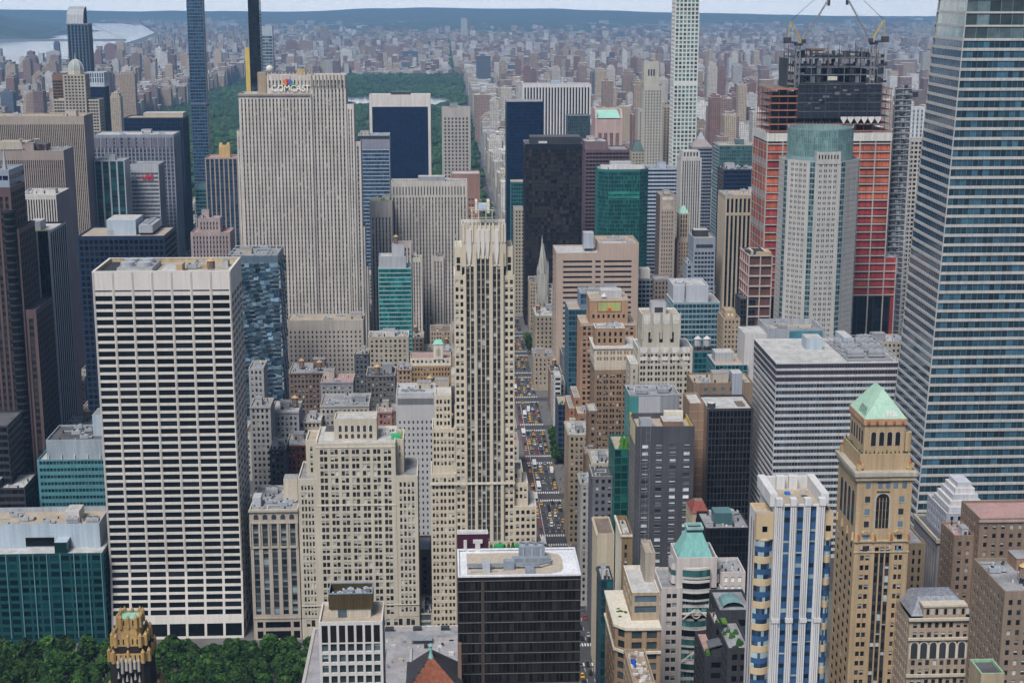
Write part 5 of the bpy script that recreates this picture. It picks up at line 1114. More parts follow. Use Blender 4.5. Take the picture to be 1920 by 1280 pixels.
m = b.part('roof', 'sunken pale green metal roof'); m.quads([[(x0 + 2.2, Y + 3, zt_ + .1), (x1 - 2.2, Y + 3, zt_ + .1), (x1 - 2.2, Y + 38, zt_ + 7), (x0 + 2.2, Y + 38, zt_ + 7)]], wall((.33, .60, .50), .05, .5)); m.box(x0 + 2.2, x1 - 2.2, Y, Y + 3, zt_ - 1, zt_ + .05, PKG); b.done()
b = bx('office_block', 'plum brown block with ribbon windows and a raised end beside the black brown tower', 1097, 1181, 281, 52.9, 44, style(PLUM, G_BLACK, 'p', 3.3, ((.06, .94),), 3.9, 2.0, .8, 3.2, 0, .3), R_GREY, 0)
b.box(b.x0, b.x0 + 24, b.y0 + 6, b.y0 + 43, b.z - 1, b.z + 8, style(wall((.17, .12, .13), .1), None), R_WHITE, 'SENW'); kit(b, 'the plum brown block', 2); b.done()
# --- pencil tower of square windows
WP = style(wall((.62, .62, .58), .03, streak=.03), glass((.115, .22, .205), (.33, .46, .42), lo=.16, hi=1.25, rough=.1), 'p', 4.85, ((.16, .84),), 4.85, 3.3, .55, 1, 0, .7)
b = bx('residential_tower', 'very tall slim white tower with a grid of big square windows', 1263, 1308, 160, 56.4, 28.5, WP, None, 0, nbs={0: 6, 3: 6})
b.box(b.x0, b.x1, b.y0, b.y1, b.z, 426, WP, R_GREY, nbs={0: 6, 3: 6}); b.done()
b = bx('residential_tower', 'pale stone tower with a slotted crown left of the slim white tower', 1207, 1243, 161, 57.2, 24, style(wall((.44, .42, .37), .05), G_MAS, 'p', 3.6, ((.28, .72),), 3.7, 2, 1.2, 6), R_TAN)
b.box(b.x0, b.x1 - 5, b.y0 + .5, b.y0 + 20, b.z - 1, Z(1220, 117, b.y0), style(wall((.44, .42, .37), .05), None), R_TAN, 'SENW'); m = b.part('crown_slot')
for u in (5, 8.3, 11.6): m.box(b.x0 + u, b.x0 + u + 2, b.y0 + .4, b.y0 + .6, b.z + 12, b.z + 20, CHAR)
b.box(b.x0 - 6, b.x1 + 2, b.y0 + 2, b.y0 + 28, 0, Z(1220, 205, b.y0), style(wall((.42, .39, .34), .05), G_MAS, 'p', 3.6, ((.28, .72),), 3.7, 2, 1.2, 4), R_GREY); b.done()
b = bx('residential_tower', 'narrow tan tower between the pale stone tower and the slim white tower', 1243, 1258, 200, 58.2, 22, style(TAN2, G_MAS, 'p', 3.4, fl=3.6), R_TAN); b.done()
b = bx('hotel', 'pale hotel with a stepped dark copper roof below the pale stone tower', 1184, 1210, 285, 55.0, 24, style(CREAM2, G_MAS, 'p', 3.2, fl=3.6, bl=.2), R_GREY); m = b.part('roof'); m.loft([(b.x0 + 1, b.y0 + 2, b.z), (b.x1 - 1, b.y0 + 2, b.z), (b.x1 - 1, b.y0 + 20, b.z), (b.x0 + 1, b.y0 + 20, b.z)], [(b.x0 + 5, b.y0 + 7, b.z + 12), (b.x1 - 5, b.y0 + 7, b.z + 12), (b.x1 - 5, b.y0 + 15, b.z + 12), (b.x0 + 5, b.y0 + 15, b.z + 12)], wall((.10, .14, .14), .1), CHAR); b.done()
# --- green glass tower with chamfered corners
Y = S(51.0); GT = style(wall((.035, .15, .145), .06, .35), G_GREEN, 'p', 1.55, ((.06, .94),), 3.75, 3.3, .2, 2.4, 0, .08)
x0, x1 = X(1141, 318, Y), X(1200, 318, Y); c = 9; zt_ = Z(1170, 318, Y); b = Bld('glass_tower', 'dark green glass tower with cut corners and a white ringed roof', (x0 + x1) / 2, Y)
pts = [(x0, Y), (x1, Y), (x1 + c, Y + c), (x1 + c, Y + 34), (x1, Y + 43), (x0, Y + 43), (x0 - c, Y + 34), (x0 - c, Y + c)]
b.prism(pts, 0, zt_, GT, R_GREY, blank=(3, 4, 5)); m = b.part('lit_floor')
for zz in (zt_ - 23, zt_ - 27): m.box(x0 + .2, x1 - .2, Y - .05, Y - .01, zz, zz + 2.6, glass((.03, .20, .16), lo=1, hi=1), r=.5)  # lit look put into a brighter glass colour, nothing glows
m = b.part('roof_ring'); m.box(x0 - 6, x1 + 6, Y + 14, Y + 20, zt_ - 1, zt_ + 2.6, WHITE2, R_WHITE); m.box(x0 + 4, x1 - 6, Y + 20, Y + 30, zt_ - 1, zt_ + 5, ALU, R_WHITE)
kit(b, 'the dark green tower', 3, hut=False); b.done(); FOOT.append((x0 - c, x1 + c, Y, Y + 43, zt_))
b = bx('office_tower', 'blue and white banded tower right of the dark green tower', 1213, 1272, 316, 52.3, 34, style(wall((.40, .45, .52), .05, .3), G_NAVY, 'h', 3, ((.02, .98),), 3.8, 2.0, .2, 1.4, 0, .3), R_GREY); kit(b, 'the blue white banded tower', 2); b.done()
b = bx('office_tower', 'white ribbed tower with a dark arched crown', 1277, 1316, 296, 51.6, 26, style(wall((.47, .455, .43), .05), G_MAS, 'v', 2.3, ((.28, .72),), 3.7, 2.4, 1.2, 3, 0, .5, DGREY), R_GREY)
b.box(b.x0 + 1.5, b.x1 - 1.5, b.y0 + 3, b.y0 + 22, b.z - 1, b.z + 6, style(wall((.47, .455, .43), .05), CHAR, 'p', 3, ((.25, .75),), 6, 4, 1, 1), R_WHITE); b.done()
b = bx('office_tower', 'grey tower with a lattice pyramid roof behind the white ribbed tower', 1298, 1336, 276, 54.3, 26, style(wall((.22, .235, .26), .06), G_NAVY, 'h', 3, ((.04, .96),), 3.8, 2.2, .4, 2), R_GREY); m = b.part('roof'); cx_, cy_ = (b.x0 + b.x1) / 2, b.y0 + 13; m.cyl(cx_, cy_, 16, 6, b.z, b.z + 8, wall((.30, .26, .24), .08), 4, ph=.5); m.cyl(cx_, cy_, 6, .2, b.z + 8, b.z + 16, SILVER, 4, ph=.5); b.done()
b = bx('glass_tower', 'grey green glass tower with a pale west side', 1349, 1423, 273, 53.7, 40, style(wall((.10, .17, .175), .06, .4), glass((.035, .085, .085), (.22, .32, .32), lo=.5, hi=1.7), 'p', 2.2, ((.06, .94),), 3.8, 3.2, .3, 1.2, 0, .1, coping=SILVER), R_TAN, 0, sts={3: style(wall((.27, .36, .36), .06, .4), glass((.18, .27, .27), lo=.7, hi=1.3), 'h', 2, ((.05, .95),), 3.8, 2.6, .3, 1)})
kit(b, 'the grey green glass tower', 2); b.done()
b = bx('office_tower', 'black topped block with pale pipes on its roof in front of the grey green tower', 1357, 1420, 318, 51.2, 32, style(wall((.030, .034, .045), .1, .4), G_NAVY, 'h', 3, ((.03, .97),), 3.8, 2.7, .3, 1.4), R_DARK); kit(b, 'the black topped block', 4); b.done()
b = bx('office_tower', 'tan tower with close vertical piers and dark glass strips', 1360, 1434, 366, 48.9, 34, style(wall((.40, .34, .265), .06), G_BLACK, 'v', 3.6, ((.24, .80),), 3.8, 3.1, .7, 3, 0, .7, BLACKW), R_TAN, 40)
m = b.wall; m.box(b.x0 - .1, b.x1 + .1, b.y0 - .15, b.y0 - .005, b.z - 17, b.z - 14.5, wall((.40, .34, .265), .06)); kit(b, 'the tan piered tower', 3); b.done()
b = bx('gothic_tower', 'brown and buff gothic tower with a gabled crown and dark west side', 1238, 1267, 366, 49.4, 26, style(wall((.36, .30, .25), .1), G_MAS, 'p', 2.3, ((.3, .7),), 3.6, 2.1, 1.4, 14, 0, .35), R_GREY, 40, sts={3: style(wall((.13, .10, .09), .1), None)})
m = b.part('gable'); m.poly([(b.x0 + 1, b.y0 - .1, b.z - 12), (b.x1 - 1, b.y0 - .1, b.z - 12), ((b.x0 + b.x1) / 2, b.y0 - .1, b.z - 6)], wall((.44, .38, .32), .1)); m.box(b.x0 + 2, b.x1 - 2, b.y0 - .06, b.y0 + .04, b.z - 4, b.z - 1.6, CREAMW); m.box(b.x0 + 4, b.x1 - 4, b.y0 + 5, b.y0 + 15, b.z, b.z + 3, BEIGE, R_GREY); b.done()
b = bx('stepped_tower', 'buff stepped tower with a tiny green pyramid cap', 1270, 1298, 452, 49.6, 24, style(wall((.35, .275, .21), .1), G_MAS, 'p', 2.4, ((.3, .7),), 3.5, 2, 1, 1.6, bl=.2), R_GREY, 30)
b.box(b.x0 + 1.5, b.x1 - 3, b.y0 + 3, b.y0 + 16, b.z - 1, Z(1283, 402, b.y0), style(wall((.38, .31, .24), .1), G_MAS, 'p', 2.4, ((.25, .75),), 4, 3, 1, 1), None)
m = b.part('cap'); z_ = Z(1283, 402, b.y0); m.cyl(b.x0 + 6, b.y0 + 9, 6.4, .5, z_, z_ + 7, wall((.30, .50, .42), .08), 4, ph=.5); b.done()
b = bx('stepped_building', 'blue grey stepped office building with a blank top band', 1301, 1342, 446, 48.8, 30, style(wall((.27, .31, .36), .07, .4), G_NAVY, 'p', 3, ((.12, .88),), 3.7, 2, .8, 12, 0, .3), R_TAN, 40)
b.box(b.x0 - 5, b.x0, b.y0 + 3, b.y0 + 24, 0, b.z - 22, style(wall((.27, .31, .36), .07, .4), G_NAVY, 'p', 3, ((.12, .88),), 3.7, 2, .8, 2, 0, .3), R_WHITE)
m = b.part('louvre'); m.box(b.x0 + 2, b.x1 - 2, b.y0 - .05, b.y0 + .1, b.z - 8.5, b.z - 5.5, CHAR); m.box(b.x0 + 2, b.x1 - 4, b.y0 + 12, b.y0 + 24, b.z - 1, b.z + 4.5, CHAR, R_WHITE); kit(b, 'the blue grey stepped building', 2); b.done()
b = bx('office_tower', 'grey green slab with a tall white roof box beside the pink banded block', 1195, 1228, 522, 48.7, 22, style(wall((.25, .29, .31), .07), G_NAVY, 'p', 3, ((.1, .9),), 3.8, 2.4, .6, 2, 0, .3), R_WHITE, 30); m = b.part('penthouse'); m.box(b.x0 + 3, b.x0 + 11, b.y0 + 4, b.y0 + 14, b.z - 1, b.z + 7, WHITE, R_WHITE); b.done()
b = bx('row_building', 'brown stone base building below the brown and buff gothic tower', 1226, 1262, 524, 48.6, 22, style(wall((.24, .19, .16), .1), G_MAS, 'p', 2.8, ((.25, .75),), 3.8, 2.3, .8, 2), R_GREY, 20); b.done()
# --- pink granite banded block on the avenue
PB = style(wall((.43, .335, .275), .05, streak=.05), wall((.022, .018, .022), .1, .4), 'h', 9, ((.04, .96),), 4.15, 1.75, 3.2, 6.2, 0, .5, wall((.43, .335, .275), .05, streak=.05))
Y = S(48.2); xa, xb, xm = X(1043, 474, Y), X(1198, 461, Y), X(1123, 461, Y); za, zb = Z(1080, 474, Y), Z(1160, 461, Y)
b = Bld('office_block', 'pink granite block with long black window bands along the avenue', (xa + xb) / 2, Y, parts=60)
b.box(xa, xb, Y, Y + 40, 0, za - 3.2, dict(PB, mt=3.0), None, nbs={0: 1})
for u in (X(1112, 600, Y), X(1128, 600, Y)): b.wall.box(u - 1.3, u + 1.3, Y - .12, Y - .005, 0, za - 3.2, PB['wall'])
b.box(xa, xm, Y, Y + 40, za - 3.2, za, style(PB['wall'], None), R_WHITE, 'SENW'); b.box(xm, xb, Y, Y + 40, za - 3.2, zb + 2.2, style(PB['wall'], None), R_TAN, 'SENW', par=1.5)
m = b.part('plant'); m.box(xm - 11, xm - 3, Y + 12, Y + 22, za + 1.5, za + 14, wall((.36, .40, .45), .06, .4), R_WHITE); [m.bar((u, v, za - 1), (u, v, za + 1.6), .3, SILVER) for u in (xm - 10.5, xm - 3.5) for v in (Y + 12.5, Y + 21.5)]; m.box(xm + 3, xm + 22, Y + 6, Y + 16, zb + .7, zb + 2.6, WHITE2, R_GREY)
kit(b, 'the pink banded block', 3, hut=False); b.done(); FOOT.append((xa, xb, Y, Y + 40, za))
# --- blue glass block with framed roof, white boxed glass block
b = bx('glass_block', 'blue glass block with an open framed roof in front of the pink banded block', 1066, 1170, 580, 47.0, 34, style(wall((.07, .13, .17), .06, .4), glass((.02, .055, .075), (.16, .28, .32), lo=.5), 'p', 2.4, ((.05, .95),), 3.9, 3.2, .3, 1, 0, .1, coping=SILVER), R_TAN, 30)
b.box(b.x0 + 9, b.x1 - 2, b.y0 + 5, b.y0 + 30, b.z - 1, Z(1120, 552, b.y0), style(wall((.14, .20, .26), .06, .4), G_BLUE, 'p', 2.4, ((.06, .94),), 4, 3.4, .3, .8, coping=SILVER), R_GREY)
kit(b, 'the framed blue glass block', 3, 0, 1); b.done()
b = bx('glass_block', 'blue glass office block topped by a bright white plant box with an antenna', 1262, 1350, 567, 47.0, 36, style(wall((.22, .32, .36), .05, .4), glass((.020, .055, .075), (.20, .30, .33), lo=.5, hi=2.2), 'p', 2.9, ((.06, .94),), 3.9, 2.6, .4, 1.6, 0, .25, coping=WHITE2), R_GREY, 60)
b.box(b.x0 + .5, b.x1 - 8, b.y0 + 4, b.y0 + 33, b.z - 1, b.z + 12, style(wall((.44, .46, .50), .05, .3), None), R_WHITE, 'SENW', par=1.8)
m = b.part('antenna'); m.cyl(b.x0 + 9, b.y0 + 2.4, .35, .25, b.z - 1, b.z + 14, CHAR, 8); m.cyl(b.x0 + 9, b.y0 + 2.4, 1.3, .8, b.z - 1, b.z + 2.2, GREY, 8)
kit(b, 'the white boxed glass block', 2, hut=False, zz=b.z + 10); b.done()
# --- orange brick art deco tower with coloured panel
Y = S(45.4); OR = style(wall((.37, .225, .145), .1), G_MAS2, 'p', 3.1, ((.2, .8),), 3.6, 2.1, 1.0, 2.2, 0, .35, bl=.4, coping=CREAM)
x0, x1 = X(1106, 562, Y), X(1178, 562, Y); zt_ = Z(1140, 560, Y); z2 = Z(1140, 606, Y)
b = Bld('art_deco_tower', 'orange brick setback tower with a green and gold panel on its crown', (x0 + x1) / 2, Y, parts=60)
xL, xR = X(1089, 606, Y), X(1192, 606, Y)
b.box(xL, xR, Y, Y + 28, 0, z2, OR, R_TAN)
b.box(x0, x1, Y + .5, Y + 24, z2 - 1, zt_, style(wall((.40, .25, .16), .1), G_MAS2, 'v', 3.2, ((.25, .7),), 3.6, 2.3, 1, 10.5, 0, .5, ORANGE, coping=CREAM), R_TAN)
m = b.part('crown_panel', 'green and gold panel with a rising sun'); pa, pb, pz0, pz1 = X(1122, 572, Y), X(1164, 572, Y), zt_ - 8.2, zt_ - 2.6
m.box(pa - .7, pb + .7, Y + .3, Y + .48, pz0 - .6, pz1 + .6, wall((.34, .15, .08), .1)); m.box(pa, pb, Y + .2, Y + .3, pz0, pz1, wall((.36, .40, .16), .1)); cc_ = (pa + pb) / 2
m.poly([(cc_ + 2.6 * math.cos(t), Y + .15, pz0 + .3 + 3.6 * math.sin(t)) for t in np.linspace(0, math.pi, 9)], wall((.52, .33, .10), .1)); m.poly([(cc_ + 1.3 * math.cos(t), Y + .1, pz0 + .3 + 1.8 * math.sin(t)) for t in np.linspace(0, math.pi, 9)], wall((.40, .12, .05), .1))
m = b.part('frieze'); m.box(x0 - .2, x1 + .2, Y + .25, Y + .48, zt_ - 1.6, zt_ - .4, CREAM); m.box(xL - .2, xR + .2, Y - .25, Y - .01, z2 - 1.6, z2 - .5, CREAM)
m = b.part('bulkhead'); m.box(x0 + 8, x1 - 3, Y + 10, Y + 20, zt_ - 1, zt_ + 3.5, PALEG, R_WHITE); m.cyl(x0 + 10, Y + 8, 2.0, .1, zt_, zt_ + 2.5, WHITE, 10)
# stepped lower wings toward the avenue
OW = dict(OR, wall=wall((.33, .17, .105), .12), bl=.2)
for k, (p0, yt, dy) in enumerate(((1076, 745, 0), (1067, 765, 3))):
    b.box(X(p0, yt, Y - dy), xL if k == 0 else X(1077, 745, Y) - .02, Y - dy, Y + 30, 0, Z(p0, yt, Y - dy), OW, R_GREY)
b.done(); FOOT.append((X(1067, 765, Y), xR, Y - 6, Y + 30, zt_))
b = bx('row_building', 'stepped red brown building with arched windows along the avenue below the orange tower', 1072, 1112, 800, 44.9, 22, OW, R_GREY, 20); b.box(b.x0 + 4, b.x1, b.y0 + 2, b.y0 + 20, b.z - 1, b.z + 8, OW, R_TAN); kit(b, 'the stepped red brown building', 1); b.done()
b = bx('row_building', 'dark glass corner building with a planted terrace by the avenue', 1046, 1086, 758, 45.9, 26, style(wall((.055, .075, .095), .1, .4), G_NAVY, 'p', 2.6, ((.08, .92),), 3.8, 3, .4, 1), R_TAN, 20); m = b.part('planter'); [m.cyl(b.x0 + 2 + i * 1.6, b.y0 + 4 + (i * 3) % 6, .9, .3, b.z - 1, b.z + .9, wall((.045, .11, .03), .3), 6) for i in range(6)]; b.done()
b = bx('row_building', 'white balconied house facing the avenue traffic', 1040, 1052, 705, 46.9, 16, style(wall((.5, .5, .5), .06), G_BLACK, 'h', 3, ((.05, .95),), 3.6, 1.8, .3, 1.4), R_WHITE); b.done()
# --- brown tower with cream top storeys
CT = wall((.52, .46, .37), .05); b = bx('apartment_tower', 'brown brick tower with cream upper storeys and a pale cornice', 1115, 1196, 652, 44.5, 28, style(wall((.24, .165, .11), .12), G_MAS2, 'p', 4.2, ((.16, .44), (.56, .84)), 3.6, 2.1, 1.0, 16.5, 0, .35, bl=.5, coping=CREAMW), R_WHITE, 60)
zz = b.z; b.wall.quads([[(b.x0, b.y0 - .03, zz - 13.6), (b.x1, b.y0 - .03, zz - 13.6), (b.x1, b.y0 - .03, zz - 12.7), (b.x0, b.y0 - .03, zz - 12.7)]], CREAMW)
up = style(CT, G_MAS2, 'p', 4.2, ((.16, .44), (.56, .84)), 3.6, 2.1, 1.0, 2.6, 0, .35, bl=.3)
b.box(b.x0 - .2, b.x1 + .2, b.y0 - .2, b.y1 + .2, zz - 12.7, zz + .5, up, R_WHITE); m = b.part('cornice'); m.box(b.x0 - .8, b.x1 + .8, b.y0 - .9, b.y0 - .22, zz - .6, zz + .5, WHITE); m.box(b.x0 - .9, b.x0 - .22, b.y0 - .2, b.y1, zz - .6, zz + .5, WHITE)
b.box(b.x0 + 1, b.x1 - 7, b.y0 + 8, b.y0 + 22, zz - 1, Z(1150, 615, b.y0 + 8), style(wall((.30, .20, .13), .1), G_BLACK, 'p', 3, ((.3, .7),), 4, 2.6, .8, 2.4, coping=WHITE), R_WHITE); kit(b, 'the cream topped brown tower', 2, hut=False); b.done()
# --- scalloped white art deco tower
Y = S(44.2); SW = wall((.46, .425, .355), .06, streak=.08); SW2 = wall((.62, .60, .56), .04)
SWs = style(SW, G_MAS2, 'p', 4.5, ((.16, .45), (.55, .84)), 3.6, 2.1, .8, 3.6, 0, .4, bl=.45, coping=SW2)
x0, x1 = X(1182, 655, Y), X(1299, 655, Y); z1_ = Z(1240, 652, Y); xa, xb = X(1206, 592, Y), X(1276, 592, Y); za = Z(1240, 592, Y)
b = Bld('art_deco_tower', 'off white art deco tower with scalloped parapets and fluted piers', (x0 + x1) / 2, Y, parts=70)
b.box(x0 + 4.5, x1, Y, Y + 26, 0, z1_, SWs, R_GREY); b.box(x0, x0 + 4.48, Y - 1.5, Y + 20, 0, z1_ - 9, dict(SWs, nb=1, pat=((.35, .65),)), R_WHITE)
b.box(xa, xb, Y + 1.2, Y + 24, z1_ - 1, za, style(SW, G_MAS2, 'v', 6.2, ((.34, .66),), 3.6, 2.6, 1.2, 10, 2, .7, DGREY, coping=SW2), R_TAN)
m = b.part('scallop')
for i in range(4):
    c_ = xa + 2.4 + i * (xb - xa - 4.8) / 3; m.poly([(c_ + 2.0 * math.cos(t), Y + 1.1, za - 3.4 - 1.8 * math.sin(t)) for t in np.linspace(0, math.pi, 9)][::-1] + [], SW2); m.box(c_ - 2.0, c_ + 2.0, Y + .95, Y + 1.15, za - 3.4, za + .3, SW2); m.box(c_ - 2.9, c_ - 2.2, Y + .7, Y + 1.19, za - 14, za + 1.6, SW); m.box(c_ + 2.2, c_ + 2.9, Y + .7, Y + 1.19, za - 14, za + 1.6, SW)
for i in range(5):
    c_ = x0 + 8 + i * (x1 - x0 - 12) / 4; m.poly([(c_ - 2.2, Y - .12, z1_ + .5)] + [(c_ - 2.2 * math.cos(t), Y - .12, z1_ - 1.2 - 2.0 * math.sin(t)) for t in np.linspace(0, math.pi, 9)] + [(c_ + 2.2, Y - .12, z1_ + .5)], SW2); m.box(c_ - 2, c_ + 2, Y - .35, Y - .01, z1_ - 7.5, z1_ - 5.2, SW2)
m = b.part('bulkhead'); m.box(xa + 6, xb - 7, Y + 10, Y + 18, za - 1, za + 6, PALEG, R_GREY); m.box(xa + 8, xb - 9, Y + 9.9, Y + 10, za, za + 3, CHAR)
b.done(); FOOT.append((x0, x1, Y - 2, Y + 26, za))
for i, p in enumerate((1307, 1323)): pass
# --- teal and brown blocks behind the black grid tower
b = bx('glass_block', 'dark teal glass block with a navy roof right of the scalloped tower', 1301, 1341, 660, 45.3, 24, style(wall((.06, .16, .20), .06, .4), G_TEAL, 'p', 2.6, ((.06, .94),), 3.8, 3.0, .3, .6, 0, .1), R_DARK, 30); tank(b.x0 + 4, b.y0 + 10, b.z - 1, 'the dark teal block', False, 1.2); tank(b.x0 + 10, b.y0 + 10, b.z - 1, 'the dark teal block', False, 1.2); b.done()
b = bx('glass_block', 'teal glass block with a tan roof and pale plant box', 1341, 1402, 684, 44.9, 30, style(wall((.12, .26, .30), .06, .4), G_TEAL, 'p', 2.6, ((.06, .94),), 3.8, 3.0, .3, .6, 0, .1, coping=WHITE2), R_TAN, 30); m = b.part('penthouse'); m.box(b.x0 + 2, b.x0 + 14, b.y0 + 12, b.y0 + 24, b.z - 1, b.z + 5, ALU, R_WHITE); m.box(b.x0 - 1.5, b.x0 + 10, b.y0 - 2.5, b.y0 - .01, 0, b.z - 5, WHITE2, R_WHITE); b.done()
b = bx('row_building', 'brown brick building with a grey lift tower behind the black grid tower', 1300, 1412, 718, 43.9, 24, style(wall((.23, .17, .125), .1), G_SKY, 'p', 5, ((.3, .7),), 3.7, 2.2, 5, 3), R_TAN, 20); m = b.part('lift_tower'); m.box(X(1373, 700, b.y0), X(1392, 700, b.y0), b.y0 - .6, b.y0 + 10, 0, b.z + 5.5, wall((.33, .36, .41), .06), R_WHITE); kit(b, 'the brown lift tower building', 3, 0, 1); b.done()
b = bx('stepped_building', 'tan narrow setback building left of the orange and steel construction site', 1356, 1388, 596, 46.6, 24, style(wall((.34, .27, .19), .1), G_MAS, 'p', 2.6, ((.28, .72),), 3.6, 2, .8, 2, bl=.2), R_GREY, 30); b.box(b.x0 + 2, b.x1 - 3, b.y0 + 3, b.y0 + 16, b.z - 1, b.z + 5, style(TAN, None), R_TAN); b.done()
b = bx('office_block', 'black slab strip between the tan narrow building and the striped white roofed block', 1388, 1417, 560, 46.9, 20, style(CHAR, G_BLACK, 'v', 2.2, ((.1, .9),), 3.8, 3, .3, 1), R_DARK); b.done()
# --- glass panel tower with grey top
b = bx('office_block', 'glass fronted block with a blank pale grey upper wall and open roof plant', 1180, 1274, 740, 43.1, 22, style(wall((.40, .405, .42), .04, streak=.05), None), R_GREY, 30, blank='SEN', par=1.6, sts={3: style(wall((.10, .24, .24), .06, .4), G_TEAL, 'p', 2.2, ((.06, .94),), 3.8, 3.2, .2, .6, 0, .1)})
m = b.wall; m.box(b.x0, b.x0 + 5, b.y0 - .06, b.y0 - .005, 0, b.z - 1, wall((.06, .24, .23), .08, .4)); m.box(b.x0 + 16.5, b.x1, b.y0 - .05, b.y0 - .005, 0, b.z - .4, wall((.26, .265, .28), .05)); [m.box(b.x0 + 5 + i * 1.6, b.x0 + 5.12 + i * 1.6, b.y0 - .05, b.y0 - .004, 0, b.z, wall((.34, .345, .36), .04)) for i in range(14)]
m = b.part('ledge'); m.box(b.x0, b.x1, b.y0 - .2, b.y0 - .005, b.z - .5, b.z + .2, ALU); kit(b, 'the pale grey walled block', 4, 0, 2, hut=False); b.done()
# --- near dark brick tower with white windows
Y = S(41.8); DB = style(wall((.075, .075, .085), .1, streak=.12), glass((.05, .055, .06), (.66, .69, .69), lo=.4, hi=2.5), 'p', 6.3, ((.36, .80),), 3.5, 1.9, .8, 8.5, 0, .3, bl=.85)
b = bx('brick_tower', 'dark grey brick tower with bright sash windows and a yellow edged sunken roof', 1192, 1303, 800, 41.8, 24, DB, R_TAN, 80, nbs={0: 4, 3: 5}, par=2.6, lip=.7, sts={3: dict(DB, wall=wall((.16, .155, .15), .1))})
m = b.part('yellow_wall'); YL = wall((.52, .38, .08), .08); m.box(b.x1 - 3, b.x1 - .75, b.y0 + .8, b.y0 + 1.0, b.z - 2.6, b.z + .02, YL); m.box(b.x1 - .95, b.x1 - .72, b.y0 + 1, b.y0 + 22, b.z - 2.6, b.z + .02, YL); m.box(b.x0 - .12, b.x0 - .02, b.y0 + 2, b.y0 + 20, b.z - 9, b.z - .1, wall((.55, .47, .28), .06)); m.box(b.x0 - .14, b.x0 + .6, b.y0 + 21, b.y0 + 23.5, b.z - 3, b.z + .6, YL)
m = b.wall
for j in range(30):
    for i in range(4): u = b.x0 + .8 + (b.x1 - b.x0 - 1.6) / 4 * (i + .33); zz = b.z - 8.5 - j * 3.5 - 1.75; zz > 4 and m.box(u, u + 3.1, b.y0 - .15, b.y0 - .005, zz - .14, zz, GREY)
m = b.part('scaffold_rail')
for u in (2.4, 5.0, 6.8): m.bar((b.x0 + u, b.y0 - .3, b.z - 90), (b.x0 + u, b.y0 - .3, b.z), .06, ALU)
for k in range(24): m.bar((b.x0 + 5.0, b.y0 - .3, b.z - 3 - 3.5 * k), (b.x0 + 6.8, b.y0 - .3, b.z - 3 - 3.5 * k), .05, ALU)
m = b.part('bulkhead'); m.box(b.x0 + 3, b.x0 + 8.5, b.y0 + 6, b.y0 + 13, b.z - 2.6, b.z + 1.2, wall((.30, .33, .38), .06), R_GREY); m.box(b.x0 + 14, b.x1 - 4, b.y0 + 9, b.y0 + 19, b.z - 2.6, b.z - .2, BROWN, R_WHITE)
m.box(b.x0 + 16, b.x0 + 25, b.y0 + 20, b.y0 + 23, b.z - 2.6, b.z + 1.6, CREAMW); tank(b.x0 + 12, b.y0 + 4, b.z - 8, 'the dark grey brick tower', True, .9, ); b.done()
# --- black grid tower with brown brick side
BG = style(wall((.050, .046, .046), .08, .4), G_BLACK, 'p', 1.75, ((.09, .91),), 3.45, 3.05, .9, 1.2, 0, .22)
b = bx('office_tower', 'black grid tower with a brown brick west wall and patched white roof', 1326, 1413, 766, 42.1, 26, BG, R_WHITE, 60, nbs={0: 12}, sts={3: style(BROWN2, G_BLACK, 'p', 10, ((.42, .5),), 4, 1, 1, 3)})
b.box(b.x0 - 7, b.x0, b.y0 + 9, b.y0 + 30, 0, b.z + .3, style(BROWN2, None), R_WHITE, 'SENW')
m = b.wall
for j in range(24): m.box(b.x0 - 7.1, b.x0 - .02, b.y0 + 8.9, b.y0 + 8.995, b.z - 4 - j * 4.6, b.z - 3.6 - j * 4.6, wall((.36, .27, .21), .06))
m = b.part('fan'); m.cyl(b.x0 + 3, b.y0 + 6, 2.0, 2.0, b.z - 1, b.z + 1.3, CHAR, 14); m.cyl(b.x0 + 3, b.y0 + 6, 1.8, 1.8, b.z + 1.3, b.z + 1.5, WHITE2, 14)
m = b.part('grating'); m.box(b.x1 - 6.5, b.x1 - 2.5, b.y0 + 7, b.y0 + 16, b.z - 1, b.z - .6, R_BRN); b.done()
b = bx('office_block', 'black glass block with a teal skylight box on a grey roof', 1322, 1408, 990, 40.9, 22, style(wall((.020, .020, .024), .08, .4), G_BLACK, 'p', 1.5, ((.08, .92),), 3.5, 3.0, .4, .8, 0, .2), R_GREY, 40); m = b.part('skylight'); m.box(b.x0 + 5, b.x0 + 12.5, b.y0 + 6, b.y0 + 14, b.z - 1, b.z + 4.5, wall((.06, .12, .13), .06, .3), wall((.10, .19, .20), .05, .4)); kit(b, 'the black skylight block', 2, hut=False); b.done()
b = bx('row_building', 'small buff gothic building with a red tile roof between dark towers', 1297, 1330, 962, 41.25, 16, style(wall((.42, .35, .25), .08), G_BLACK, 'p', 3.6, ((.3, .7),), 3.8, 2.4, 1.0, 2), None, 20); m = b.part('roof'); m.loft([(b.x0, b.y0 - .3, b.z), (b.x1, b.y0 - .3, b.z), (b.x1, b.y1, b.z), (b.x0, b.y1, b.z)], [(b.x0 + 2, b.y0 + 5, b.z + 4), (b.x1 - 2, b.y0 + 5, b.z + 4), (b.x1 - 2, b.y0 + 9, b.z + 4), (b.x0 + 2, b.y0 + 9, b.z + 4)], wall((.24, .075, .06), .12), R_BRN); b.done()
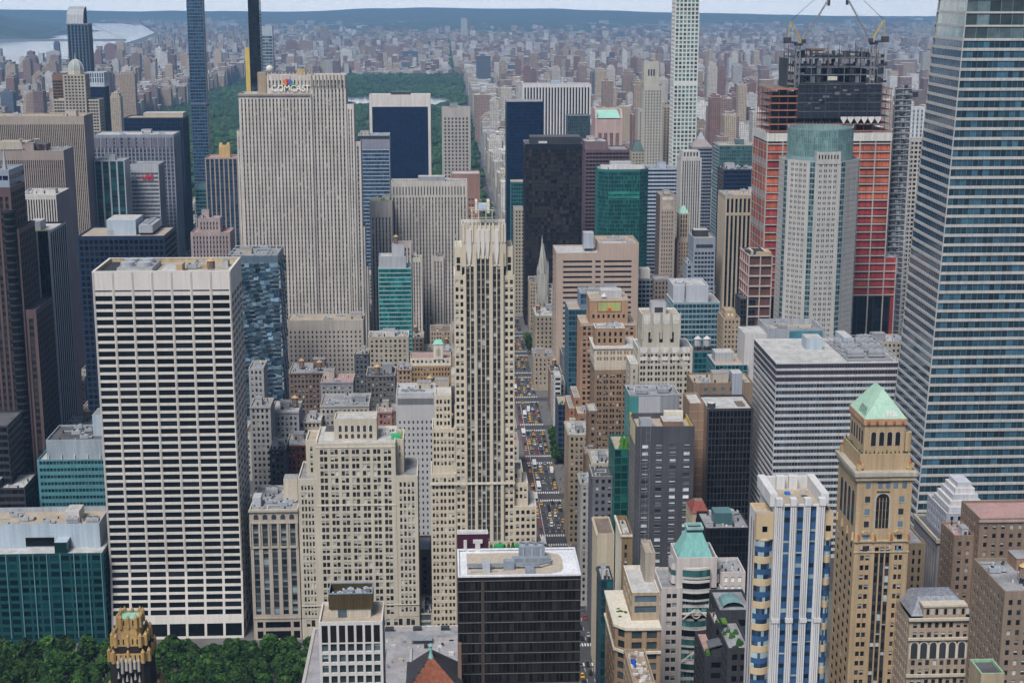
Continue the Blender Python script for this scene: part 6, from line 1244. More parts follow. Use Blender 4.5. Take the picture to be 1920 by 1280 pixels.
# --- green glass infill with roof garden
b = bx('glass_block', 'narrow green glass infill with a planted terrace left of the dark grey brick tower', 1152, 1191, 842, 42.2, 26, style(wall((.025, .11, .10), .08, .4), G_GREEN, 'p', 3.2, ((.05, .95),), 3.8, 3.3, .2, .5, 0, .1), R_TAN, 40); m = b.part('planter'); rr_ = random.Random(2); [m.cyl(b.x0 + 3.2 + rr_.random() * 5, b.y0 + 4 + rr_.random() * 12, .9 + rr_.random() * .6, .1, b.z - 1, b.z + 1.5 + rr_.random() * 2, wall((.06, .17, .035), .3), 7) for i in range(22)]; b.done()
# --- walls along the avenue's east pavement
av = [('row_building', 'tan corner building with a jumble of white plant on its roof by the avenue', 1066, 1106, 815, 43.9, 30, wall((.36, .29, .21), .1), R_WHITE, 4, 1),
 ('row_building', 'tall narrow brown building beside the cream topped brown tower', 1104, 1120, 770, 43.4, 16, BROWN2, R_WHITE, 0, 0),
 ('row_building', 'grey stone building with white window heads in the avenue row', 1089, 1113, 905, 42.75, 18, wall((.34, .33, .31), .1), R_GREY, 1, 0),
 ('row_building', 'buff stepped building with white railed terraces in the avenue row', 1111, 1152, 868, 42.9, 26, wall((.40, .35, .27), .08), R_WHITE, 2, 0),
 ('row_building', 'brown brick building with a pale roof in the avenue row', 1098, 1127, 850, 43.3, 14, wall((.25, .17, .12), .12), R_GREY, 2, 0),
 ('row_building', 'scaffold wrapped grey building with a slanted dark roof in the avenue row', 1111, 1152, 893, 42.3, 20, wall((.13, .13, .145), .14), R_DARK, 1, 0),
 ('row_building', 'plain cream slab with a rusty roof at the avenue corner', 1120, 1152, 1000, 41.7, 24, wall((.47, .41, .31), .05), R_BRN, 0, 0),
 ('row_building', 'small dark glass corner shop building with a white roof terrace', 1126, 1150, 1086, 41.0, 16, wall((.04, .06, .075), .1), R_WHITE, 2, 0)]
for nm, lb, xl, xr, yt, n, D, c, rf, nh, tk in av:
    if 'glass' in lb: s_ = style(c, G_TEAL, 'p', 3, ((.06, .94),), 4, 3.3, .3, .8, 0, .15)
    elif 'cream slab' in lb: s_ = style(c, None)
    else: s_ = ML(c, .4, 3.0)
    b = bx(nm, lb, xl, xr, yt, n, D, s_, rf, 20, blank='NS' if 'cream slab' in lb else 'N', sts={3: ML(c, .2, 2.8)} if 'cream slab' in lb else None)
    b.wall.box(b.x0 - .5, b.x0 - .005, b.y0, b.y1, b.z - 1.3, b.z - .5, c)
    if 'shop' in lb: m = b.part('shop_sign', 'blue shop sign over the pavement'); m.box(b.x0 - 1.4, b.x0 - .02, b.y0 + 1, b.y0 + 9, 6, 9, wall((.02, .06, .30), .1)); m.box(b.x0 - 1.45, b.x0 - 1.4, b.y0 + 2, b.y0 + 8, 7, 7.9, WHITE2)
    if nh: kit(b, 'the ' + ' '.join(lb.split(' with ')[0].split(' in the ')[0].split(' beside ')[0].split()[:6]), nh, tk, 0, hut=nh > 1)
    b.done()
b = bx('apartment_house', 'slim cream fronted building with a brown brick south wall by the black block', 1166, 1186, 1000, 41.2, 24, style(wall((.22, .155, .09), .1), G_MAS2, 'p', 4, ((.2, .5),), 3.7, 2.4, .6, 5, 0, .3, bl=.3), R_WHITE, 20, sts={3: style(CREAMW, G_MAS2, 'p', 2.4, ((.25, .7),), 3.7, 2.2, .8, 4, 0, .4, bl=.4)}, par=2.2)
m = b.part('cornice'); m.box(b.x0 - .8, b.x0 - .01, b.y0 - .4, b.y1, b.z - 1.2, b.z + .2, CREAMW); m.box(b.x0, b.x1, b.y0 - .5, b.y0 - .01, b.z - 1.4, b.z - .4, CREAMW); kit(b, 'the slim cream fronted building', 1, hut=False); b.done()

# ================================================================== RIGHT FOREGROUND AND THE TOWERS AROUND THE STATION
# --- yellow, white and blue tower
Y = S(38.3); YW = wall((.52, .40, .25), .06, streak=.06); WH = wall((.57, .565, .56), .05, streak=.06); BLU = wall((.035, .088, .19), .12, .4); BG_ = glass((.028, .05, .09), (.34, .44, .46), lo=.4, hi=2.2)
fx = lambda p, y=940: X(p, y, Y)
zt_ = Z(1500, 945, Y); zL = Z(1430, 965, Y)
b = Bld('apartment_tower', 'yellow tower with white fluted piers, blue strips and rounded blue bay windows', fx(1500), Y, parts=100)
x0, x1 = fx(1454), fx(1548); xL, xR = fx(1421), fx(1566)
cen = style(WH, BG_, 'v', 3.3, ((.28, .78),), 3.3, 1.3, 0, .6, 0, .35, BLU, bl=.25)
zm = Z(1500, 1158, Y)
b.box(x0, x1, Y, Y + 20, 0, zt_, dict(cen, mu=1.6), R_TAN, 'NEW', nbs={0: 3})
m = b.part('pier')
for i in range(4):
    u = x0 + 1.0 + (x1 - x0 - 2.0) / 3 * i
    for d in (-.55, 0, .55): m.box(u + d - .2, u + d + .2, Y - .75, Y - .002, 6, zt_ + (1.0 if i in (0, 3) else .6), WH)
    m.box(u - 1.0, u + 1.0, Y - 1.0, Y - .002, zm - 1.0, zm + .2, WH); m.box(u - .9, u + .9, Y - 1.0, Y + 1.2, zt_ - .2, zt_ + 1.8, WH)
# stepped white roof walls
m = b.part('roof_wall'); m.box(x0 - 1.2, x0 + .9, Y + 1.4, Y + 19, zt_ - 1, zt_ + 2.6, WH); m.box(x1 - .9, x1 + 1.2, Y + 1.4, Y + 19, zt_ - 1, zt_ + 2.6, WH); m.box(x0 + .9, x1 - .9, Y + 18, Y + 19, zt_ - 1, zt_ + 2.2, WH)
for u in (.36, .62): c_ = x0 + (x1 - x0) * u; m.box(c_ - 1.2, c_ + 1.2, Y + 16.2, Y + 18, zt_ - 1, zt_ + 2.8, WH)
m = b.part('parasol', 'closed grey umbrellas and blue cover on the roof deck'); m.cyl(x1 - 4, Y + 9, 1.1, .05, zt_ + .6, zt_ + 1.3, GREY, 8); m.box(x0 + 5.2, x0 + 6.6, Y + 11, Y + 12.4, zt_ - 1, zt_ - .3, wall((.03, .14, .45), .1))
# yellow flanks with rounded bays
FL_ = style(YW, None)
b.box(xL, x0 - .01, Y + 3.2, Y + 10.5, 0, zL, FL_, R_TAN, 'SEN', sts={3: style(WH, wall((.09, .09, .11), .1), 'v', 3.4, ((.45, .95),), 3.3, 3.3, .4, 3, 0, .12, wall((.16, .15, .14), .1))}); b.box(x1 + .01, xR, Y + 3.2, Y + 20, 0, zL, FL_, R_TAN, 'SEN')
nf = int((zL - 9) / 6.6)
for side, (ua, ub) in ((-1, (xL, x0 - .03)), (1, (x1 + .03, xR))):
    w_ = ub - ua; ring = lambda zz, g=0.0: [(ua + w_ * t, Y + 3.2 - (2.9 + g) * math.sin(math.pi * (.12 + .76 * t)) ** .55 + .4, zz) for t in np.linspace(0, 1, 7)]
    by = b.wall
    for j in range(nf):
        bw = bs = b.part('bay_window')
        z1_ = zL - 7.8 - 6.6 * j
        for (lo, hi, mm, mat) in ((z1_ - 1.7, z1_, bw, BG_), (z1_ - 3.3, z1_ - 1.7, bs, BLU), (z1_ - 4.6, z1_ - 3.3, bw, BG_), (z1_ - 6.6, z1_ - 4.6, by, YW)):
            g_ = .12 if mat is YW else 0; lo_, hi_ = ring(lo, g_), ring(hi, g_)
            for k in range(6): mm.quads([[lo_[k], lo_[k + 1], hi_[k + 1], hi_[k]]], mat, RNG.random() * .75 if RNG.random() < .6 else .9)
            if mat is YW: by.poly(ring(hi, g_) + [(ub, Y + 3.4, hi), (ua, Y + 3.4, hi)], CREAMW)
    by.box(ua + .02, ub - .02, Y + .9, Y + 3.19, zL - 7.4, zL, YW, R_TAN); by.box((ua + ub) / 2 - .7, (ua + ub) / 2 + .7, Y + .84, Y + .9, zL - 5.2, zL - 3.6, G_BLACK)
    by.poly(ring(zL - 7.4, .12) + [(ub, Y + 4, zL - 7.4), (ua, Y + 4, zL - 7.4)], CREAMW); tp, tq = ring(zL - 7.8, .12), ring(zL - 7.4, .12)
    for k in range(6): by.quads([[tp[k], tp[k + 1], tq[k + 1], tq[k]]], YW)
b.done(); FOOT.append((xL, xR, Y - 1, Y + 20, zt_))

# --- tan tower with green pyramid roof
Y = S(39.7); MC = wall((.40, .295, .18), .08, streak=.1); MG = glass((.020, .022, .026), (.44, .50, .52), lo=.5, hi=2.2); MCW = dict(bl=.35)
x1 = X(1711, 900, Y); x0 = X(1608, 900, Y); D = 26; zc = Z(1660, 884, Y)
b = Bld('landmark_tower', 'tan brick tower with a pale green copper pyramid roof and gilded ornaments', (x0 + x1) / 2, Y, parts=100)
pat = style(MC, MG, 'p', 6.6, ((.14, .42), (.56, .84)), 3.65, 2.0, .6, 2, 0, .45, bl=.35)
z9 = Z(1660, 1012, Y)
w3 = (x1 - x0) / 3.0
# shaft: flanks with paired windows, centre of full-height strips
wst = style(MC, MG, 'p', 5.2, ((.24, .72),), 3.65, 2.2, 1.2, 2, 0, .12, bl=.1)
b.box(x0, x0 + w3 * 1.08, Y, Y + D, 0, z9, dict(pat, nb=1, pat=((.30, .54), (.62, .86))), None, 'NE', sts={3: dict(wst, nb=4)})
b.box(x0 + w3 * 2.05, x1, Y, Y + D, 0, z9, dict(pat, nb=1, pat=((.14, .38), (.46, .70))), None, 'NW')
b.box(x0 + w3 * 1.08, x0 + w3 * 2.05, Y + .02, Y + D, 0, z9, style(MC, MG, 'v', 2.2, ((.12, .88),), 3.65, 2.5, .2, 2.6, 0, .5, wall((.05, .05, .055), .1), bl=.3), None, 'NEW', nbs={0: 3})
b.box(x0, x1, Y, Y + D, z9, zc - 3, dict(pat, mt=200), None, 'NE', sts={3: dict(pat, mt=200)})
m = b.part('arched_window')
w_ = x1 - x0
arch(m, (x0, Y), (x1, Y), w_ * .36, w_ * .60, z9 + 4.5, zc - 8.0, MG, .07, CREAM2, .7)
for k in range(3): m.box(x0 + w_ * (.42 + .06 * k) - .1, x0 + w_ * (.42 + .06 * k) + .1, Y - .15, Y - .07, z9 + 4.5, zc - 9.5, MC)
for j in range(5): m.box(x0 + w_ * .36, x0 + w_ * .60, Y - .14, Y - .07, z9 + 7.5 + j * 3.4, z9 + 8 + j * 3.4, CHAR)
for k in range(4): a_ = 4.5 + k * 5.2; arch(m, (x0, Y + D), (x0, Y), a_, a_ + 3.2, z9 + 4.5, zc - 8, MG, .07, CREAM2, .5)
m = b.part('square_window')
for uu in (.20, .82):
    for j in range(5): zz = zc - 9 - j * 4.6; m.box(x0 + w_ * uu - .9, x0 + w_ * uu + .9, Y - .1, Y - .02, zz - 2.2, zz, G_SKY if (j + (uu > .5)) % 2 else MG, r=.6); m.box(x0 + w_ * uu - 1.1, x0 + w_ * uu + 1.1, Y - .16, Y - .02, zz - 2.5, zz - 2.2, CREAM2)
for uu in (.2, .42, .56, .7, .86): m.box(x0 + w_ * uu - .8, x0 + w_ * uu + .8, Y - .1, Y - .02, zc - 6, zc - 3.8, G_SKY, r=.5)
m = b.part('ornament', 'gilded and red terracotta ornaments'); m = b.wall; GO = wall((.44, .31, .17), .25); RO = wall((.33, .11, .05), .2)
for uu in (.03, .33, .63, .95): m.cyl(x0 + w_ * uu, Y - .25, .6, .3, z9 - .5, z9 + 2.6, GO, 6); m.cyl(x0 + w_ * uu + .8, Y - .2, .6, .1, z9 + .2, z9 + 2.4, RO, 6)
for k in range(4): m.cyl(x0 - .25, Y + 2 + k * 7.2, .5, .3, z9 - .5, z9 + 2.4, GO, 6)
for uu in (.19, .78): m.box(x0 + w_ * uu - 1.3, x0 + w_ * uu + 1.3, Y - .9, Y - .02, z9 + 2.4, z9 + 3.0, MC); m.loft([(x0 + w_ * uu - 1.5, Y - 1, z9 + 3), (x0 + w_ * uu + 1.5, Y - 1, z9 + 3), (x0 + w_ * uu + 1.5, Y, z9 + 3), (x0 + w_ * uu - 1.5, Y, z9 + 3)], [(x0 + w_ * uu - .1, Y - 1, z9 + 4), (x0 + w_ * uu + .1, Y - 1, z9 + 4), (x0 + w_ * uu + .1, Y, z9 + 4), (x0 + w_ * uu - .1, Y, z9 + 4)], MC, MC)
m = b.part('cornice'); CO = wall((.44, .36, .25), .1)
m.box(x0 - .3, x1 + .3, Y - .5, Y - .02, z9 - .5, z9 + .1, CO); m.box(x0 - .2, x1 + .2, Y - .3, Y - .02, z9 - 4.6, z9 - 4.1, CO)
m.box(x0 - 1.3, x1 + 1.3, Y - 1.4, Y + D + 1, zc - 1.4, zc, wall((.40, .37, .31), .1)); m.box(x0 - .8, x1 + .8, Y - .8, Y + D + .5, zc - 3, zc - 1.4, CO)
for uu in (.13, .31, .67, .85): c_ = x0 + w_ * uu; m.box(c_ - .7, c_ + .7, Y - .1, Y - .02, z9 - 3.4, z9 - 2.0, PINKW)
# upper setbacks
i1 = 2.6; xa, xb, ya, yb = x0 + 1.0, x1 - .6, Y + 2.0, Y + D - 1; zmid = Z(1660, 851, Y + 2)
UPS = style(MC, MG, 'p', 3.2, ((.27, .70),), 3.6, 2.0, 1.2, 2.4, 0, .4, bl=.5)
b.box(xa, xb, ya, yb, zc, zmid, UPS, R_GREY, 'NE', sts={3: UPS}, par=.8)
for p in ((xa, ya), (xb, ya), (xa, yb)): m = b.part('eagle', 'gilded eagle'); m.cyl(p[0], p[1] - .3, .9, .7, zc, zc + 2.4, GO, 6); m.cyl(p[0], p[1] - .3, .75, .1, zc + 2.4, zc + 3.8, RO, 6); m.box(p[0] - 1.3, p[0] + 1.3, p[1] - .7, p[1] - .2, zc + .8, zc + 2.6, GO)
xc, xd, yc_, yd = X(1622, 793, Y + 4.5), X(1698, 792, Y + 4.5), Y + 4.5, Y + D - 2.5; ztop = Z(1660, 796, Y + 4.5)
b.box(xc, xd, yc_, yd, zmid - .8, ztop, style(MC, MG, 'p', 3.6, ((.28, .68),), 8.5, 2.0, 1.4, 8.2, 0, .4, bl=.3), None, 'NE')
m = b.part('arched_window')
for k in range(4): u = (xd - xc) * (.17 + .2 * k); arch(m, (xc, yc_), (xd, yc_), u, u + 1.7, ztop - 7.6, ztop - 2.6, MG, .07, CREAM2, .3)
for k in range(5): u = (yd - yc_) * (.10 + .18 * k); arch(m, (xc, yd), (xc, yc_), u, u + 1.7, ztop - 7.6, ztop - 2.4, MG, .07, CREAM2, .3)
m.cyl(xd + 1.5, yc_ + 1.5, 1.4, 1.4, zmid, ztop - 3, MC, 8)
m = b.part('eaves', 'red and gilt terracotta eaves band'); m.box(xc - .5, xd + .5, yc_ - .5, yd + .5, ztop, ztop + 2.2, wall((.42, .25, .15), .15))
for k in range(5): m.cyl(xc + (xd - xc) * (.08 + .21 * k), yc_ - .6, .5, .4, ztop + .5, ztop + 1.5, RO, 8)
m = b.part('roof', 'pale green copper pyramid roof'); GRN = wall((.36, .53, .42), .08, .6, streak=.05); e0 = (xc - .3, yc_ - .3, ztop + 2.2)
R1 = [(xc - .3, yc_ - .3), (xd + .3, yc_ - .3), (xd + .3, yd + .3), (xc - .3, yd + .3)]; zr2 = ztop + 2.2; za_ = Z(1653, 728, Y + 9.5); rx = (xc + xd) / 2; ra, rb = Y + 9.5, Y + 19.0
A, B = (rx, ra, za_), (rx, rb, za_)
P3 = [(*p, zr2) for p in R1]
m.poly([P3[0], P3[1], A], GRN); m.quads([[P3[1], P3[2], B, A]], GRN); m.poly([P3[2], P3[3], B], GRN); m.quads([[P3[3], P3[0], A, B]], GRN)
for k in range(17):                                           # standing seams
    t = (k + .5) / 17; q = np.array(P3[0]) * (1 - t) + np.array(P3[1]) * t; f_ = 1 - abs(2 * t - 1); e_ = q + (np.array(A) - np.array([(xc + xd) / 2, yc_ - .3, zr2])) * f_; m.bar(q + (0, -.05, .05), e_ + (0, -.05, .05), .09, GRN)
    q = np.array(P3[3]) * (1 - t) + np.array(P3[0]) * t; yy = q[1]; f_ = min(1, (yy - (yc_ - .3)) / (ra - yc_ + .3), (yd + .3 - yy) / (yd + .3 - rb)); e_ = np.array((q[0] + (rx - q[0]) * f_, yy, zr2 + (za_ - zr2) * f_)); m.bar(q + (-.06, 0, .06), e_ + (-.06, 0, .06), .09, GRN)
m = b.part('skylight')
def on_front(u, v0, v1, w2): 
    q = lambda uu, vv: (xc + (xd - xc) * uu, yc_ - .3 + (ra - yc_ + .3) * vv - .12, zr2 + (za_ - zr2) * vv + .12)
    return [q(u, v0), q(u + w2, v0), q(u + w2, v1), q(u, v1)]
for u in (.54, .61, .68, .74): m.quads([on_front(u, .06, .26, .045)], WHITE2)
m.quads([on_front(.42, .05, .15, .035)], WHITE2)
for k in range(6): m.quads([[(xc - .3 + (rx - xc) * (.06 + .02) - .1, yc_ + 1.4 + k * 1.5, zr2 + (za_ - zr2) * .08 + .12), (xc - .3 + (rx - xc) * .3 - .1, yc_ + 4.2 + k * 1.2, zr2 + (za_ - zr2) * .3 + .12), (xc - .3 + (rx - xc) * .3 - .1, yc_ + 4.7 + k * 1.2, zr2 + (za_ - zr2) * .3 + .12), (xc - .3 + (rx - xc) * .08 - .1, yc_ + 1.9 + k * 1.5, zr2 + (za_ - zr2) * .08 + .12)]], CHAR)
m = b.part('terrace_plant'); rr_ = random.Random(8)
for k in range(12): m.cyl(xa + .8 + k * (xb - xa - 1.6) / 11, ya + .9, .35, .1, zmid, zmid + .5 + rr_.random() * .9, wall((.035, .07, .03), .3), 5)
for k in range(12): m.cyl(xa + .5, ya + 1 + k * 1.8, .35, .1, zmid, zmid + .5 + rr_.random() * .9, wall((.035, .07, .03), .3), 5)
b.done(); FOOT.append((x0, x1, Y, Y + D, za_))

# --- pinkish white tower with green pyramid and white crossbraces
Y = S(40.2); PW = wall((.52, .475, .45), .05); PWs = style(PW, glass((.025, .03, .032), (.40, .44, .44)), 'p', 5.2, ((.24, .47), (.53, .76)), 3.75, 1.9, .4, 2.4, 0, .35, bl=.2, nb=1)
x0, x1 = X(1240, 1100, Y), X(1355, 1100, Y); xa, xb = X(1280, 1100, Y), X(1331, 1100, Y); zs = Z(1300, 1101, Y); zt_ = Z(1300, 1049, Y)
b = Bld('office_tower', 'pinkish white tower with a green glass pyramid roof and white crossed braces', (x0 + x1) / 2, Y, parts=70)
b.box(x0, xa, Y, Y + 22, 0, zs, PWs, R_GREY, 'NE', sts={3: dict(PWs, nb=4)}); b.box(xb, x1, Y, Y + 22, 0, zs - 1, PWs, R_GREY, 'NW')
AQ = glass((.04, .12, .12), (.22, .42, .40), lo=.35, hi=2.2)
b.box(xa, xb, Y + .6, Y + 22, 0, zs, style(wall((.47, .47, .45), .05), AQ, 'h', 1.3, ((.06, .94),), 3.75, 2.5, .1, 1.0, 0, .25, wall((.2, .3, .3), .1), bl=.1), None, 'NEW')
ux0, ux1 = X(1269, 1049, Y + 2), X(1345, 1049, Y + 2)
b.box(ux0, ux1, Y + 2.2, Y + 19, zs - 1, zt_, style(PW, None), R_DARK, 'SENW', par=1.4)
for zz0, h_, g_ in ((zs + 4.5, 2.7, AQ), (zs - .4, 2.4, G_BLACK), (zs - 4.6, 2.4, G_BLACK), (zs - 12.5, 1.4, G_BLACK), (zs - 15.8, 2.4, AQ), (zs - 19.8, 2.6, G_BLACK), (zs - 23.4, 2.4, AQ), (zs - 33.6, 2.4, AQ)):
    bwm = b.part('bow_window'); rg = lambda zz, o=0: [(xa - .1 + (xb - xa + .2) * t, Y + .4 - o - 1.3 * math.sin(math.pi * t), zz) for t in np.linspace(0, 1, 8)]
    for k in range(7): bwm.quads([[rg(zz0)[k], rg(zz0)[k + 1], rg(zz0 + h_)[k + 1], rg(zz0 + h_)[k]]], g_, .1 + .6 * RNG.random()); bwm.quads([[rg(zz0 - .9, .1)[k], rg(zz0 - .9, .1)[k + 1], rg(zz0, .1)[k + 1], rg(zz0, .1)[k]]], wall((.46, .46, .44), .05)); bwm.quads([[rg(zz0 + h_, .1)[k], rg(zz0 + h_, .1)[k + 1], rg(zz0 + h_ + .9, .1)[k + 1], rg(zz0 + h_ + .9, .1)[k]]], WHITE)
    bwm.poly(rg(zz0 + h_ + .9, .1), WHITE)
m = b.part('brace', 'white crossed brace with ring')
for z0_ in (zs - 12.5, zs - 30):
    cx_ = (xa + xb) / 2
    for s_ in (-1, 1): m.bar((cx_ + s_ * .6, Y - 1.6, z0_ + 4.2), (cx_ + s_ * (xb - xa) * .48, Y - 1.0, z0_ + .2), .42, WHITE)
    for k in range(14): a0, a1 = k * math.pi / 7, (k + 1) * math.pi / 7; m.bar((cx_ + 1.5 * math.cos(a0), Y - 1.7, z0_ + 2.2 + 1.5 * math.sin(a0)), (cx_ + 1.5 * math.cos(a1), Y - 1.7, z0_ + 2.2 + 1.5 * math.sin(a1)), .25, WHITE)
for z0_ in (zs - 12, zs - 30, zs - 48, zs - 64): m.bar((x0 - .4, Y + 3, z0_), (x0 - .4, Y + 9, z0_ + 8), .4, WHITE); m.bar((x0 - .4, Y + 15, z0_), (x0 - .4, Y + 9, z0_ + 8), .4, WHITE)
m = b.part('pyramid_roof', 'green ribbed pyramid roof with open top'); q0, q1, v0, v1 = ux0 + 1, ux1 - 1.2, Y + 3.6, Y + 17.5; zp = Z(1300, 995, Y + 9); cx_, cy_ = (q0 + q1) / 2, (v0 + v1) / 2
lo = [(q0, v0, zt_ - 1), (q1, v0, zt_ - 1), (q1, v1, zt_ - 1), (q0, v1, zt_ - 1)]; hi = [(cx_ - 2.8, cy_ - 2.4, zp), (cx_ + 2.8, cy_ - 2.4, zp), (cx_ + 2.8, cy_ + 2.4, zp), (cx_ - 2.8, cy_ + 2.4, zp)]
m.loft(lo, hi, COPPER2, CHAR)
for k in range(16):
    t = (k + .5) / 16; a_ = np.array(lo[0]) * (1 - t) + np.array(lo[1]) * t; c_ = np.array(hi[0]) * (1 - t) + np.array(hi[1]) * t; m.bar(a_ + (0, -.05, .03), c_ + (0, -.05, .03), .07, wall((.15, .34, .32), .05))
m.box(cx_ - 3.0, cx_ + 3.0, cy_ - 2.7, cy_ + 2.7, zp, zp + .9, CHAR); 
for (a0, a1, b0, b1) in ((-3.3, 3.3, -3, -2.3), (-3.3, 3.3, 2.3, 3), (-3.3, -2.6, -2.3, 2.3), (2.6, 3.3, -2.3, 2.3)): m.box(cx_ + a0, cx_ + a1, cy_ + b0, cy_ + b1, zp + .9, zp + 1.9, wall((.26, .44, .42), .05))
for s_, xx in ((-1, ux0), (1, ux1)):
    m = b.part('curved_flank')
    rg = lambda zz: [(xx + s_ * .02, Y + 4, zz), (xx + s_ * 1.5, Y + 5.0, zz), (xx + s_ * 2.0, Y + 9, zz), (xx + s_ * 1.5, Y + 13.2, zz), (xx + s_ * .02, Y + 14.5, zz)]
    rg2 = (lambda zz: rg(zz)[::-1]) if s_ < 0 else rg
    for zz, h_, mt_ in ((zs, 3.4, PW), (zs + 3.4, 2.2, AQ), (zs + 5.6, zt_ - 3 - zs - 5.6, PW)):
        for k in range(4): m.quads([[rg2(zz)[k], rg2(zz)[k + 1], rg2(zz + h_)[k + 1], rg2(zz + h_)[k]]], mt_, .4)
    m.poly(rg2(zt_ - 3), R_GREY)
b.box(x1, X(1398, 1070, Y + 6), Y + 6, Y + 22, 0, Z(1370, 1072, Y + 6), style(PW, None), R_GREY, 'NW'); kit(b, 'the pinkish white tower wing', 2, hut=False)
b.done(); FOOT.append((x0, X(1398, 1070, Y + 6), Y, Y + 22, zt_))

# --- brown and cream curved corner building with a broken-up roof terrace
Y = S(39.45); BC = style(wall((.30, .21, .135), .1), glass((.05, .07, .075), (.32, .40, .38), lo=.5, hi=2), 'p', 5.5, ((.16, .84),), 3.9, 2.7, .6, 1.4, 0, .4, bl=.2, coping=CREAMW)
x0, x1 = X(1177, 1175, Y), X(1240, 1175, Y); zt_ = Z(1200, 1176, Y)
b = Bld('corner_building', 'brown and cream corner building with a rounded end and a rubble strewn terrace', (x0 + x1) / 2, Y, parts=40)
c = 3.5; pts = [(x0, Y), (x1, Y), (x1, Y + 34), (x0 - 4, Y + 34), (x0 - 4, Y + c)]
b.prism(pts, 0, zt_, BC, R_WHITE, blank=(1, 2)); m = b.part('cornice')
for zz in (zt_ - .8, zt_ - 9.5): m.loft([(p[0] - (.6 if i in (0, 3, 4) else 0), p[1] - (.6 if i in (0, 1) else 0), zz) for i, p in enumerate(pts)], [(p[0] - (.6 if i in (0, 3, 4) else 0), p[1] - (.6 if i in (0, 1) else 0), zz + .9) for i, p in enumerate(pts)], CREAMW, CREAMW)
b.box(x0 + 2, x1, Y + 6, Y + 32, zt_ - 1, Z(1210, 1110, Y + 6), style(wall((.34, .27, .19), .1), G_SKY, 'p', 6, ((.06, .94),), 3.8, 2.5, .5, 1.2, 0, .4, coping=CREAMW), R_WHITE, 'NE')
b.box(x0 + 8, x1, Y + 18, Y + 31, Z(1210, 1110, Y + 6) - 1, Z(1210, 1110, Y + 6) + 10, style(wall((.36, .32, .27), .08), G_SKY, 'h', 2, ((.1, .9),), 9, 2.6, 1, 6), R_TAN, 'NE')
m = b.part('shrub'); [m.cyl(x0 - 2 + rr_.random() * 3, Y + 9 + rr_.random() * 8, .9, .6, zt_ - 1, zt_ + .3, wall((.05, .13, .03), .3), 6) for _ in range(8)]
b.done(); FOOT.append((x0 - 4, x1, Y, Y + 34, zt_))
b = bx('construction_terrace', 'open roof terrace strewn with rubble and a blue tarpaulin at the bottom of the view', 1190, 1232, 1290, 38.9, 30, style(wall((.32, .24, .165), .1), G_SKY, 'p', 4, ((.2, .8),), 3.8, 2.2, .5, 2), roofing((.36, .28, .21), (.22, .19, .16), .7)); rr_ = random.Random(4); m = b.part('rubble'); inn, zz = b.tops[-1]
for k in range(46): u, v = b.x0 + 1 + rr_.random() * (b.x1 - b.x0 - 2), b.y0 + 2 + rr_.random() * 26; w_ = .2 + rr_.random() * .7; m.box(u - w_, u + w_, v - .4, v + .4, zz, zz + .2 + rr_.random() * .9, rr_.choice([WHITE2, TAN, GREY, CREAMW, BROWN]))
m = b.part('tarpaulin', 'crumpled blue tarpaulin'); m.loft([(b.x0 + 1.2, b.y0 + 17, zz), (b.x0 + 2.6, b.y0 + 16, zz), (b.x0 + 3.2, b.y0 + 22, zz), (b.x0 + 1.6, b.y0 + 24, zz)], [(b.x0 + 1.7, b.y0 + 18, zz + 1.4), (b.x0 + 2.2, b.y0 + 17.5, zz + 1.0), (b.x0 + 2.7, b.y0 + 21, zz + 1.6), (b.x0 + 1.9, b.y0 + 22.5, zz + .9)], wall((.02, .08, .42), .15), wall((.02, .08, .42), .15)); b.done()
# --- black terraced house cluster
b = bx('office_block', 'black walled block with a glass barrel skylight beside the yellow tower', 1348, 1412, 1144, 39.7, 20, style(CHAR, G_BLACK, 'p', 4, ((.1, .9),), 5, 2.6, 2, 3.5, 0, .2), R_GREY, 20); m = b.part('skylight')
for k in range(6): t0, t1 = k * math.pi / 6, (k + 1) * math.pi / 6; m.quads([[(b.x0 + 6 + 4 * -math.cos(t0), b.y0 + 4, b.z - 1 + 2.4 * math.sin(t0)), (b.x0 + 6 + 4 * -math.cos(t1), b.y0 + 4, b.z - 1 + 2.4 * math.sin(t1)), (b.x0 + 6 + 4 * -math.cos(t1), b.y0 + 13, b.z - 1 + 2.4 * math.sin(t1)), (b.x0 + 6 + 4 * -math.cos(t0), b.y0 + 13, b.z - 1 + 2.4 * math.sin(t0))][::-1]], G_AQUA, .2 + .1 * k)
b.done()
b = bx('terrace_building', 'black building with stepped planted terraces and pink roofs at the bottom edge', 1322, 1364, 1230, 38.9, 20, style(wall((.035, .036, .04), .12), G_BLACK, 'p', 3.4, ((.2, .8),), 3.6, 2, 1, 2), R_PINK, 20)
b.box(b.x0 + 3.5, b.x1 - .5, b.y0 + 7, b.y0 + 19, b.z - 1, b.z + 8, style(wall((.035, .036, .04), .12), G_BLACK, 'p', 3.4, ((.2, .8),), 3.6, 2, 1, 2), R_PINK); m = b.part('planter', 'square bed of bright green turf'); m.box(b.x0 + 5, b.x0 + 8.5, b.y0 + 9, b.y0 + 13, b.z + 6.8, b.z + 7.3, wall((.09, .20, .03), .2)); m.box(b.x0 + .8, b.x0 + 2, b.y0 + 2, b.y0 + 5, b.z - 1, b.z + .4, wall((.05, .12, .03), .3)); kit(b, 'the black terraced building', 2, hut=False); b.done()
b = bx('terrace_building', 'dark building with railed planted roof deck left of the yellow tower', 1364, 1408, 1215, 38.8, 22, style(wall((.045, .045, .05), .12), G_BLACK, 'p', 3.4, ((.2, .8),), 3.6, 2, 1, 2), R_GREY, 20); m = b.part('planter'); rr_ = random.Random(6)
